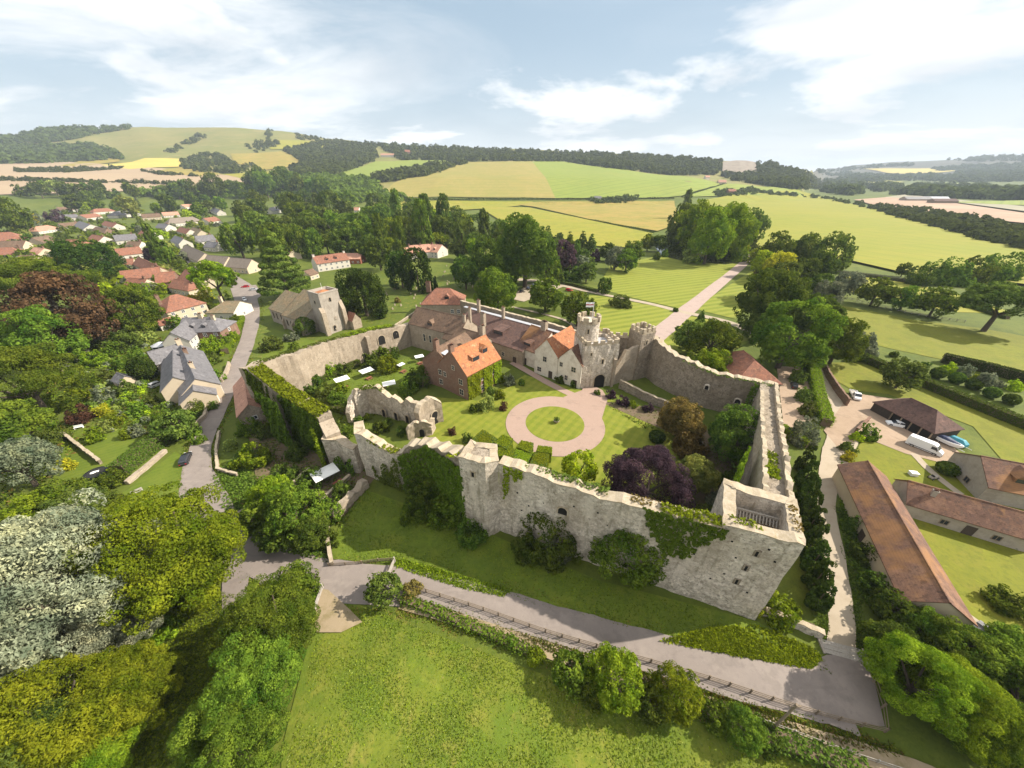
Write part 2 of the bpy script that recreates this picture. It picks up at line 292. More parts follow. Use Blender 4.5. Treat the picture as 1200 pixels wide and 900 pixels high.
MT['browntile'] = M('weathered brown tile', (.165,.105,.070), [(.9,(.09,.062,.045),.50,.62,.8),(.25,(.23,.15,.10),.5,.64,.6),(.4,(.12,.08,.055),.42,.66,.8),(1.6,(.22,.14,.095),.48,.70,.6),(6,(.085,.06,.045),.52,.72,.55),(.6,(.20,.17,.08),.60,.75,.6)], courses=(.22,(.07,.05,.035),.4), bump=(9,.45,.06))
MT['darktile'] = M('dark plum tile', (.125,.072,.058), [(.9,(.07,.045,.04),.50,.62,.8),(.4,(.09,.055,.048),.42,.66,.8),(1.8,(.165,.095,.07),.48,.70,.6),(6,(.07,.045,.04),.52,.72,.55)], courses=(.22,(.055,.035,.03),.4), bump=(9,.4,.06))
MT['barntile'] = M('mottled barn tile', (.150,.080,.054), [(.10,(.26,.125,.05),.56,.68,.75),(2.2,(.06,.042,.034),.55,.66,.8),(.9,(.10,.065,.052),.50,.62,.85),(.22,(.27,.15,.09),.5,.64,.6),(.3,(.135,.075,.055),.42,.66,.8),(1.3,(.25,.135,.085),.48,.70,.6),(5,(.10,.06,.045),.50,.70,.6),(.45,(.33,.17,.065),.58,.74,.7)], courses=(.22,(.09,.05,.035),.4), bump=(9,.45,.06))
MT['pinktile'] = M('faded pink tile', (.43,.235,.165), [(.5,(.36,.19,.135),.42,.66,.7),(3,(.48,.28,.2),.5,.72,.5)], courses=(.25,(.27,.14,.10),.35))
MT['slate'] = M('grey slate', (.22,.215,.225), [(.9,(.13,.125,.13),.50,.64,.7),(.6,(.17,.17,.185),.42,.66,.7),(3,(.28,.27,.275),.5,.72,.5)], courses=(.25,(.12,.12,.13),.3), rough=.6)
MT['thatch'] = M('grey thatch', (.20,.165,.135), [(.6,(.15,.125,.10),.42,.66,.7),(4,(.26,.22,.18),.5,.72,.5)], bump=(5,.5,.1))
MT['lichentile'] = M('lichened stone tile', (.20,.165,.105), [(.35,(.27,.18,.10),.42,.62,.7),(1.2,(.13,.12,.06),.45,.68,.7),(5,(.26,.22,.16),.5,.72,.5)], courses=(.28,(.08,.07,.045),.4), bump=(8,.4,.06))
MT['brick'] = M('old red brick', (.25,.165,.125), [(1.2,(.15,.10,.08),.5,.64,.7),(.3,(.32,.25,.19),.54,.66,.6),(.5,(.22,.12,.09),.42,.66,.7),(3,(.37,.25,.185),.48,.7,.6),(7,(.17,.10,.075),.55,.72,.4)], bump=(8,.4,.05))
MT['limewash'] = M('limewashed stone', (.62,.57,.48), [(.5,(.46,.41,.33),.46,.66,.7),(2.5,(.70,.65,.56),.5,.7,.5),(4,(.36,.32,.26),.58,.70,.6)], bump=(3,.5,.12), cells=(2.2,(.72,.68,.60),.5))
MT['white'] = M('white render', (.74,.72,.67), [(.5,(.66,.63,.57),.45,.7,.6)])
MT['cream'] = M('cream render', (.60,.53,.42), [(.6,(.52,.45,.35),.45,.7,.6),(3,(.64,.58,.48),.5,.7,.4)])
MT['greystone'] = M('grey stone wall', (.40,.37,.33), [(.6,(.31,.28,.25),.45,.68,.7),(3,(.46,.43,.39),.5,.7,.5)], cells=(2.2,(.5,.47,.43),.4), bump=(3,.5,.12))
MT['glass'] = M('window glass', (.03,.035,.045), rough=.12, spec=.6)
MT['frame'] = M('white window frame', (.72,.71,.68))
MT['stoneframe'] = M('stone window surround', (.50,.45,.36), [(2,(.42,.37,.29),.45,.7,.6)])
MT['door'] = M('dark oak door', (.06,.045,.035), [((8,8,.6),(.09,.07,.05),.45,.7,.6)], coord='obj')
MT['darkwood'] = M('tarred boarding', (.045,.036,.030), [((6,6,.8),(.075,.06,.05),.45,.68,.7)], coord='obj')
MT['wood'] = M('weathered timber', (.22,.17,.12), [((6,6,.8),(.14,.11,.08),.42,.68,.7)], coord='obj')
MT['redwood'] = M('reddish stained timber', (.23,.085,.05), [(4,(.17,.06,.04),.45,.7,.6)], coord='obj')
MT['greywood'] = M('silvered timber', (.36,.33,.29), [((5,5,.8),(.26,.23,.2),.42,.68,.7)], coord='obj')
MT['canvas'] = M('white canvas', (.82,.82,.80))
MT['trunk'] = M('tree bark', (.10,.078,.055), [((3,3,.6),(.06,.048,.036),.42,.68,.8)], coord='obj')
MT['car_black'] = M('black car paint', (.018,.019,.022), rough=.18, spec=.6)
MT['car_white'] = M('white van paint', (.80,.80,.80), rough=.3, spec=.5)
MT['car_red'] = M('red car paint', (.40,.012,.022), rough=.22, spec=.6)
MT['car_silver'] = M('silver car paint', (.55,.56,.58), rough=.28, metal=.4)
MT['car_blue'] = M('dark blue car paint', (.02,.03,.06), rough=.2, spec=.6)
MT['rubber'] = M('tyre rubber', (.02,.02,.02), rough=.8)
MT['alloy'] = M('wheel alloy', (.5,.5,.52), rough=.35, metal=.7)
MT['lamp'] = M('headlight glass', (.75,.76,.78), rough=.1, spec=.7)
MT['taillight'] = M('tail light glass', (.35,.01,.01), rough=.2)
MT['teal'] = M('teal tarpaulin', (.045,.24,.31), [(2,(.10,.33,.40),.45,.7,.7)], rough=.5)
MT['bluetarp'] = M('dark blue tarpaulin', (.035,.045,.09), [(1.5,(.10,.12,.19),.5,.7,.7)], rough=.4)
MT['boxhedge'] = M('clipped box foliage', (.050,.090,.012), [(1.5,(.085,.125,.02),.42,.66,.8),(7,(.025,.05,.008),.48,.68,.8)], coord='pos', bump=(6,1,.25))
MT['flagred'] = M('red flag cloth', (.45,.03,.05)); MT['flagwhite'] = M('white flag cloth', (.8,.8,.8))
MT['orange'] = M('orange plastic', (.65,.13,.02)); MT['chalk'] = M('chalk cliff', (.24,.20,.16), [(.05,(.16,.13,.10),.42,.66,.8),((.05,.05,.008),(.25,.22,.17),.5,.7,.7)])
LF = {}
for k, d, l in (('green',(.038,.074,.013),(.108,.150,.029)), ('dark',(.030,.056,.015),(.082,.116,.028)), ('bright',(.060,.105,.010),(.150,.190,.022)),
                ('olive',(.044,.066,.018),(.098,.128,.040)), ('yellow',(.15,.16,.018),(.33,.30,.040)), ('purple',(.030,.018,.026),(.095,.060,.080)),
                ('copper',(.045,.024,.015),(.115,.062,.038)), ('silver',(.115,.135,.085),(.35,.37,.26)), ('grey',(.075,.095,.058),(.18,.20,.13)),
                ('tan',(.070,.058,.026),(.165,.125,.062)), ('ivy',(.028,.052,.010),(.078,.108,.020)), ('ivybright',(.065,.105,.010),(.165,.200,.022)),
                ('yew',(.015,.031,.009),(.043,.066,.018)), ('pale',(.10,.13,.05),(.22,.25,.10)), ('wood',(.026,.040,.016),(.066,.082,.032)), ('lime',(.11,.17,.012),(.26,.31,.025))):
    LF[k] = leaf_mat(k+' leaves', d, l)
# ------------------------------------------------------------------ the land
def az_of(u): r = ray(u, 205); return math.atan2(r[0], r[1])
# per direction: outward profile of the downs as (distance m, photo row it shows at); first row fixes the foot (z = 0)
PROF = {
 -300: [(1150,None),(1700,205),(2300,193),(2900,178),(3300,166)],
    0: [(1150,None),(1700,205),(2300,192),(2900,178),(3300,168)],
   40: [(1150,None),(1700,205),(2300,191),(2900,175),(3300,161)],
   80: [(1150,None),(1700,204),(2300,190),(2900,170),(3300,154)],
  130: [(1150,None),(1700,204),(2200,190),(2800,168),(3300,152)],
  200: [(1150,None),(1600,205),(2000,193),(2600,170),(3200,151)],
  300: [(1050,None),(1500,206),(1900,193),(2400,172),(3000,150)],
  340: [(1000,None),(1450,206),(1800,193),(2300,174),(2900,153)],
  400: [(950,None),(1350,207),(1700,195),(2200,178),(2700,164)],
  450: [(900,None),(1250,208),(1600,196),(2000,182),(2500,169)],
  520: [(880,None),(1150,209),(1500,196),(1900,185),(2400,172)],
  600: [(880,None),(1150,209),(1500,195),(1900,184),(2400,175)],
  700: [(900,None),(1200,210),(1550,199),(1900,189),(2300,179)],
  800: [(950,None),(1300,212),(1650,206),(1900,197),(2250,186)],
  860: [(1000,None),(1500,214),(1800,210),(1980,201),(2250,188)],
  900: [(1150,None),(1650,214),(1850,211),(2050,202),(2300,192)],
  940: [(1300,None),(1750,214),(2000,211),(2150,206),(2350,200)],
  975: [(3200,None),(4400,209),(5400,206),(6200,202),(7000,197)],
 1000: [(3200,None),(4400,208),(5400,204),(6200,198),(7000,193)],
 1050: [(3200,None),(4400,208),(5400,203),(6200,196),(7000,189)],
 1120: [(3200,None),(4400,208),(5400,202),(6200,194),(7000,187)],
 1150: [(3200,None),(4400,208),(5400,201),(6200,191),(7000,183)],
 1200: [(3200,None),(4400,207),(5400,199),(6200,189),(7000,182)],
 1500: [(3200,None),(4400,207),(5400,199),(6200,189),(7000,182)]}
_az, _d, _z = [], [], []
for u in sorted(PROF):
    r = ray(u, 205); a = math.atan2(r[0], r[1]); ds, zs = [], []
    for d, v in PROF[u]:
        if v is None: zs.append(0.0)
        else:
            q = ray(u, v); zs.append(CAM_H + d*q[2]/math.hypot(q[0], q[1]))
        ds.append(d)
    zs[1] = max(zs[1], 3); 
    ds += [ds[-1]*1.12, ds[-1]*1.6]; zs += [zs[-1]*.98, zs[-1]*.55]
    _az.append(a); _d.append(ds); _z.append(zs)
_az = np.array(_az); _d = np.array(_d); _z = np.array(_z)
def zt(x, y):
    """height of the land at world x, y (arrays)"""
    x = np.atleast_1d(np.asarray(x, float)); y = np.atleast_1d(np.asarray(y, float))
    a = np.arctan2(x, y); d = np.hypot(x, y)
    fade = np.clip((1.35-np.abs(a))/.2, 0, 1)
    i = np.clip(np.searchsorted(_az, a)-1, 0, len(_az)-2)
    t = np.clip((a-_az[i])/(_az[i+1]-_az[i]), 0, 1); t = t*t*(3-2*t)
    D = _d[i]*(1-t)[:, None]+_d[i+1]*t[:, None]; Z = _z[i]*(1-t)[:, None]+_z[i+1]*t[:, None]
    out = np.zeros_like(d)
    for k in range(D.shape[1]-1):
        m = (d >= D[:, k]) & (d <= D[:, k+1])
        s = (d-D[:, k])/(D[:, k+1]-D[:, k])
        out = np.where(m, Z[:, k]+(Z[:, k+1]-Z[:, k])*s, out)
    out = np.where(d > D[:, -1], Z[:, -1], out)
    bump = np.sin(x*.006+1)*np.cos(y*.005)*4*np.clip((d-1500)/900, 0, 1)*np.clip(out/60, 0, 1)
    return (out+bump)*fade
def PT(u, v):
    """photo pixel -> point on the land"""
    r = ray(u, v); h = math.hypot(r[0], r[1])
    ts = np.geomspace(30, 9500, 900)/h
    zz = CAM_H+r[2]*ts; g = zt(r[0]*ts, r[1]*ts)
    k = np.nonzero(zz <= g)[0]
    if len(k) == 0: k = len(ts)-1
    else: k = k[0]
    t1 = ts[k]; t0 = ts[max(0, k-1)]
    for _ in range(18):
        tm = (t0+t1)/2
        if CAM_H+r[2]*tm <= zt(r[0]*tm, r[1]*tm)[0]: t1 = tm
        else: t0 = tm
    return Vector((r[0]*t1, r[1]*t1, float(zt(r[0]*t1, r[1]*t1)[0])))
def build_ground():
    az = np.concatenate([np.radians(np.arange(-180, -84, 6)), np.radians(np.arange(-80, 80.01, .5)), np.radians(np.arange(84, 180, 6))])
    rr = np.concatenate([[0], np.geomspace(20, 800, 14), np.linspace(840, 3400, 104), np.geomspace(3450, 11000, 30)])
    A, RR = np.meshgrid(az, rr[1:]); X = RR*np.sin(A); Y = RR*np.cos(A); Z = zt(X.ravel(), Y.ravel())
    V = np.vstack([[0, 0, 0], np.column_stack([X.ravel(), Y.ravel(), Z])]); n = len(az); Fc = [(0, 1+(i+1) % n, 1+i) for i in range(n)]
    for k in range(len(rr)-2):
        b = 1+k*n
        Fc += [(b+i, b+(i+1) % n, b+n+(i+1) % n, b+n+i) for i in range(n)]
    far = [0 if V[list(f)[0], 2] < 25 else (2 if math.hypot(V[list(f)[0], 0], V[list(f)[0], 1]) > 3350 else 1) for f in Fc]
    o = mesh_obj('ground', V, Fc, smooth=True, mats=[MT['ground'], MT['down'], MT['shadedridge']], mi=far); tag(o, kind='structure')
build_ground()
# summer haze: one even box of air round the whole scene
def build_haze():
    m, nt = new_mat('summer haze'); v = nt.nodes.new('ShaderNodeVolumePrincipled'); o = nt.nodes.new('ShaderNodeOutputMaterial')
    v.inputs['Color'].default_value = (.74, .85, 1, 1); v.inputs['Density'].default_value = .000085; v.inputs['Anisotropy'].default_value = .0
    nt.links.new(v.outputs[0], o.inputs['Volume'])
    h = MB().box(-11800,-11800,-1.5, 11800,11800,420).build('haze', m); tag(h, kind='stuff')
build_haze()
LAY = [0]
def sheet(name, pts, m, z=None, near=True):
    """a flat field, lawn, road ... from photo pixels, laid on the land"""
    LAY[0] += 1
    if near:
        z = .02+.004*LAY[0] if z is None else z
        p = [P(u, v, 0) for u, v in pts]
        o = mesh_obj(name, [(a.x, a.y, z) for a in p], [tuple(range(len(p)))], m)
        me = o.data; bm = bmesh.new(); bm.from_mesh(me); bmesh.ops.triangulate(bm, faces=bm.faces[:]); bmesh.ops.recalc_face_normals(bm, faces=bm.faces[:])
        for f in bm.faces:
            if f.normal.z < 0: f.normal_flip()
        bm.to_mesh(me); bm.free()
    else:
        p = [PT(u, v) for u, v in pts]; q = []
        for a, b in zip(p, p[1:]+p[:1]):
            k = max(1, int((b-a).length/60)); q += [a.lerp(b, i/k) for i in range(k)]
        bm = bmesh.new(); bm.faces.new([bm.verts.new((a.x, a.y, 0)) for a in q])
        bmesh.ops.triangulate(bm, faces=bm.faces[:])
        for _ in range(6):
            lng = [e for e in bm.edges if e.calc_length() > 70]
            if not lng: break
            bmesh.ops.subdivide_edges(bm, edges=lng, cuts=1); bmesh.ops.triangulate(bm, faces=bm.faces[:])
        co = np.array([v_.co[:] for v_ in bm.verts]); zz = zt(co[:, 0], co[:, 1]); dd = np.hypot(co[:, 0], co[:, 1])
        for v_, z_, d_ in zip(bm.verts, zz, dd): v_.co.z = z_+.25+.0009*d_+.05*LAY[0]
        bmesh.ops.recalc_face_normals(bm, faces=bm.faces[:])
        for f in bm.faces:
            if f.normal.z < 0: f.normal_flip()
        me = bpy.data.meshes.new(name); bm.to_mesh(me); bm.free(); me.materials.append(m); o = link(bpy.data.objects.new(name, me))
    return tag(o, kind='structure')
def smooth_line(p, n=6, closed=False):
    out = []; L = len(p)
    rng = range(L if closed else L-1)
    for i in rng:
        g = lambda k: Vector(p[k % L]) if closed else Vector(p[min(max(k, 0), L-1)])
        a, b, c, d = g(i-1), g(i), g(i+1), g(i+2)
        for k in range(n):
            t = k/n; out.append(.5*((2*b)+(c-a)*t+(2*a-5*b+4*c-d)*t*t+(3*b-a-3*c+d)*t**3))
    if not closed: out.append(Vector(p[-1]))
    return out
def ribbon(name, pts, widths, m, z=None):
    """a road or path: photo pixels of its middle, metres wide"""
    LAY[0] += 1; z = .02+.004*LAY[0] if z is None else z
    w = widths if hasattr(widths, '__len__') else [widths]*len(pts)
    p = [(*P(u, v).xy, w_) for (u, v), w_ in zip(pts, w)]
    s = smooth_line(p, 8); V, Fc = [], []
    for i, a in enumerate(s):
        t = (s[min(i+1, len(s)-1)]-s[max(i-1, 0)]); n = Vector((-t.y, t.x)).normalized()
        e = a.z/2*(1+.03*math.sin(i*.9)+.02*math.sin(i*2.3+1))
        V += [(a.x+n.x*e, a.y+n.y*e, z), (a.x-n.x*e, a.y-n.y*e, z)]
    Fc = [(2*i, 2*i+1, 2*i+3, 2*i+2) for i in range(len(s)-1)]
    return tag(mesh_obj(name, V, Fc, m), kind='structure')
far = lambda n, p, m: sheet(n, p, MT[m], near=False)
far('field', [(0,193),(75,190),(190,198),(240,204),(300,209),(300,216),(200,221),(100,226),(0,229),(-300,232),(-300,196)], 'plough')
far('field', [(70,195),(95,188),(142,185),(140,190),(92,196)], 'drygrass')
far('field', [(118,194),(170,186),(215,187),(216,196),(150,199)], 'gold')
far('field', [(172,203),(216,196),(262,205),(232,207)], 'drygrass')
far('field', [(262,205),(330,200),(345,208),(300,214)], 'yellowfield')
far('field', [(270,181),(330,178),(355,185),(350,196),(310,200),(275,191)], 'drygrass')
far('field', [(310,166),(352,165),(395,168),(380,174),(318,176)], 'yellowfield')
far('field', [(360,209),(400,206),(400,218),(362,220)], 'greenfield')
far('field', [(385,205),(440,190),(520,187),(524,191),(500,200),(440,209),(405,208)], 'greenfield')
far('field', [(445,230),(462,215),(545,191),(624,190),(651,233),(450,232)], 'tanfield')
far('field', [(624,190),(660,190),(700,196),(800,207),(845,217),(800,230),(770,233),(651,233)], 'greenfield')
far('field', [(800,232),(850,216),(930,222),(960,228),(940,232)], 'greenfield')
far('field', [(600,239),(640,237),(790,236),(800,262),(770,272),(700,260),(625,243)], 'drygrass')
far('field', [(430,240),(450,236),(625,237),(600,243),(500,250),(430,250)], 'yellowfield')
far('field', [(560,243),(620,244),(700,261),(765,275),(750,292),(700,290),(600,268)], 'yellowfield')
far('field', [(820,236),(880,228),(950,229),(1010,243),(1100,264),(1200,292),(1320,330),(1320,352),(1160,330),(1060,322),(1000,308),(900,295),(830,290)], 'brightfield')
far('field', [(1000,235),(1040,232),(1110,238),(1200,251),(1330,262),(1330,280),(1200,263),(1100,253),(1030,243)], 'brownfield')
far('field', [(1036,232),(1060,229),(1200,243),(1330,250),(1330,260),(1200,249),(1110,237)], 'greyfield')
far('field', [(1060,218),(1100,214),(1150,217),(1110,223)], 'greenfield')
far('field', [(1105,238),(1200,236),(1300,240),(1300,247),(1200,242)], 'greenfield')
far('field', [(1010,198.5),(1090,198),(1120,201),(1060,204.5)], 'gold')
far('field', [(1010,214),(1040,212),(1060,214),(1040,217)], 'yellowfield')
# near ground
g = lambda n, p, m, **k: sheet(n, p, MT[m], **k)
g('meadow', [(385,690),(440,715),(560,760),(640,790),(800,842),(900,868),(1010,905),(1100,960),(1000,1010),(600,1060),(330,1000),(330,880),(360,760)], 'meadow')
g('verge', [(385,690),(470,700),(640,752),(800,800),(950,845),(1060,880),(1130,930),(1040,925),(900,872),(640,792),(440,718)], 'verge')
g('pasture', [(985,358),(1070,375),(1150,385),(1260,405),(1260,462),(1200,445),(1120,425),(1040,408),(990,395)], 'pasture')
g('pasture', [(990,322),(1060,330),(1140,350),(1190,368),(1120,366),(1020,348),(985,340)], 'yellowfield')
g('lawn', [(960,425),(1010,425),(1100,462),(1260,520),(1260,600),(1200,570),(1140,500),(1040,462),(1000,458),(968,440)], 'pasture')
g('lawn', [(998,540),(1010,515),(1050,525),(1150,545),(1260,580),(1330,640),(1330,740),(1200,745),(1110,720),(1040,620)], 'pasture')
g('park_lawn', [(716,310),(776,300),(868,309),(846,332),(798,362),(745,350),(700,338)], 'parklawn')
g('park_lawn', [(690,345),(720,350),(795,364),(768,388),(745,402),(690,392)], 'parklawn')
g('park_lawn', [(880,318),(905,324),(862,374),(812,362)], 'parklawn')
g('park_lawn', [(805,370),(850,378),(880,400),(840,420),(768,410),(770,392)], 'parklawn')
g('courtyard_lawn', [(475,500),(500,465),(560,470),(615,440),(690,460),(720,470),(790,500),(830,520),(790,600),(700,590),(620,560),(520,520)], 'lawn')
g('moat_lawn', [(385,655),(400,610),(430,575),(560,620),(700,680),(885,728),(965,770),(955,785),(850,765),(740,738),(640,715),(560,690),(470,662)], 'shadygrass')
g('garden_lawn', [(60,560),(85,505),(150,500),(200,515),(175,545),(120,575)], 'gardenlawn')
g('verge', [(85,600),(150,575),(205,530),(225,540),(205,600),(240,640),(200,720),(120,720)], 'gardenlawn')
g('churchyard', [(395,420),(290,420),(300,370),(330,400),(420,330),(545,315),(560,340),(500,370)], 'verge')
g('garden_lawn', [(305,425),(318,385),(400,410),(360,425)], 'gardenlawn')
g('terrace_garden', [(330,470),(400,440),(480,420),(510,440),(470,470),(400,485)], 'gardenlawn')
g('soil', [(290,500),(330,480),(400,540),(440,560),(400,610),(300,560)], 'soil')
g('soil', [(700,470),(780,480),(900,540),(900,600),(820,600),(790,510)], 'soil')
# roads, drives and paths
RD = [(238,318),(262,322),(287,338),(293,352),(296,372),(290,400),(278,430),(262,465),(248,495),(236,522),(231,552),(238,580),(262,612),(296,645),(345,672),(400,682),(470,688),(560,706),(650,732),(740,757),(850,789),(930,808),(990,823)]
ribbon('road', [(205,300)]+RD, [5,6,8,9,7,6,5.5,5.5,5,4.8,4.6,5.6,7,5.5,6,7,7,6.2,5.6,5.4,5.4,5.6,5.8,6.5], MT['road'])
g('forecourt', [(270,338),(300,334),(308,345),(300,352),(276,356)], 'road')
g('turning_area', [(925,788),(968,768),(1012,768),(1024,800),(1036,852),(1000,848),(930,830)], 'road')
ribbon('road', [(278,600),(282,640),(276,690),(275,722)], [4,5,3.5,3], MT['road'])
ribbon('lane', [(985,765),(986,730),(982,690),(976,640),(968,590),(975,545),(985,520),(990,490),(970,450),(955,430)], [3.2,3.2,3.2,3,3,4.5,6,5,4.5,4], MT['path'])
g('yard', [(965,505),(990,470),(1006,462),(1060,470),(1100,510),(1140,545),(1136,552),(1110,545),(1060,532),(1030,520),(1010,512),(985,530)], 'yardgravel')
g('yard', [(910,430),(938,430),(950,455),(955,490),(935,505),(918,500)], 'yardgravel')
ribbon('footpath', [(1070,532),(1085,548),(1105,565),(1125,580)], 1.6, MT['path'])
ribbon('footpath', [(1110,705),(1150,735),(1200,760)], 1.6, MT['path'])
ribbon('drive', [(884,296),(868,312),(834,340),(800,368),(772,392),(748,413)], [6,6.5,7,8,8,7], MT['drivegravel'])
ribbon('park_path', [(560,322),(610,328),(640,331),(700,344),(760,356),(800,366),(850,377),(885,392)], [5,6,5,3.6,3.6,4,4.5,4], MT['path'])
ribbon('park_path', [(770,410),(800,425),(835,440)], 1.6, MT['path'])
ribbon('park_path', [(600,360),(660,375),(680,392)], 1.8, MT['path'])
ribbon('footpath', [(600,425),(640,448),(668,462),(690,470)], 2.6, MT['gravel'])
def ring():
    c = (P(617,498)+P(684,498))/2; c = Vector((11.6, 77.0, 0)); z = .02+.004*(LAY[0]+2)
    def circ(r, zz, n=64): return [(c.x+r*math.cos(2*math.pi*i/n), c.y+r*math.sin(2*math.pi*i/n), zz) for i in range(n)]
    n = 64; V = circ(7.9, z)+circ(13.3, z)
    tag(mesh_obj('carriage_ring', V, [(i, n+i, n+(i+1) % n, (i+1) % n) for i in range(n)], MT['gravel']), kind='structure')
    zz = z+.03; V = circ(7.9, zz)+circ(7.9, 0); tag(mesh_obj('circle_lawn', V, [tuple(range(n))]+[(i, n+i, n+(i+1) % n, (i+1) % n) for i in range(n)], MT['lawn']), kind='structure')
    LAY[0] += 3
    a = P(668,455); b = P(712,458)
    pts = [P(660,466), P(705,492), P(712,468), P(706,458), P(694,452), P(684,452), P(682,458)]
    tag(mesh_obj('carriage_ring', [(p.x, p.y, z+.006) for p in pts], [tuple(range(len(pts)))], MT['gravel']), kind='structure')
ring()
# footpath beside the road and worn wheel tracks in the meadow
g('car_park', [(596,350),(618,334),(648,329),(664,335),(642,343),(614,354)], 'path')
ribbon('footpath', [(470,708),(540,728),(640,762),(760,803),(860,838),(960,868),(1060,900),(1120,925)], [1.6,1.8,2,2,2,2,2.2,2.4], MT['track'])
g('worn_ground', [(368,690),(385,692),(410,715),(425,730),(400,742),(372,742),(366,715)], 'track')
# ponds
g('pond', [(768,290),(790,284),(830,288),(870,300),(880,306),(850,310),(800,306),(775,300)], 'water')
g('pond', [(600,250),(612,247),(640,249),(628,255),(606,256)], 'skywater')
# ------------------------------------------------------------------ builders: windows, houses, walls, ivy
_shared = {}
def shared(key, fn):
    if key not in _shared: _shared[key] = fn()
    return _shared[key]
def win_meshes(w, h, fm):
    def mk():
        a = MB(); t = .12 if w > .7 else .09; d = .07
        a.box(-w/2-t,-d,-h/2-t, -w/2,d,h/2+t).box(w/2,-d,-h/2-t, w/2+t,d,h/2+t).box(-w/2,-d,h/2, w/2,d,h/2+t).box(-w/2,-d-.04,-h/2-t, w/2,d+.04,-h/2)
        k = max(1, round(w/.65))
        for i in range(1, k): x = -w/2+w*i/k; a.box(x-.04,-d+.01,-h/2, x+.04,d-.01,h/2)
        if h > 1.1: a.box(-w/2,-d+.015,-.035, w/2,d-.015,.035)
        f = a.build('window', fm); p = MB().box(-w/2,-.03,-h/2, w/2,.03,h/2).build('pane', MT['glass'])
        r = (f.data, p.data); bpy.data.objects.remove(f); bpy.data.objects.remove(p); return r
    return shared(('win', round(w,2), round(h,2), fm.name), mk)
def window(parent, x, y, z, ang, w, h, fm):
    """x,y,z centre on the wall face in the parent's space; ang: direction the wall faces"""
    a, b = win_meshes(w, h, fm)
    f = link(bpy.data.objects.new('window', a), parent); f.location = (x, y, z); f.rotation_euler = (0, 0, ang+math.pi/2)
    p = link(bpy.data.objects.new('pane', b), f); return f
def door(parent, x, y, ang, w=1.0, h=2.1, m=None):
    def mk():
        a = MB().box(-w/2,-.06,0, w/2,.06,h).box(-w/2-.12,-.09,0,-w/2,.09,h+.12).box(w/2,-.09,0,w/2+.12,.09,h+.12).box(-w/2,-.09,h,w/2,.09,h+.12)
        o = a.build('door', m or MT['door']); me = o.data; bpy.data.objects.remove(o); return me
    o = link(bpy.data.objects.new('door', shared(('door', w, h, (m or MT['door']).name), mk)), parent)
    o.location = (x, y, .02); o.rotation_euler = (0, 0, ang+math.pi/2); return o
FOOT = []
HOUSE_PX = []                                       # (u, v, radius px) kept clear of random trees
def project(p):
    x, y, z = p[0], p[1], p[2]-CAM_H
    d = y*CT - z*ST; return 600+F_PX*x/d, 450-F_PX*(y*ST+z*CT)/d
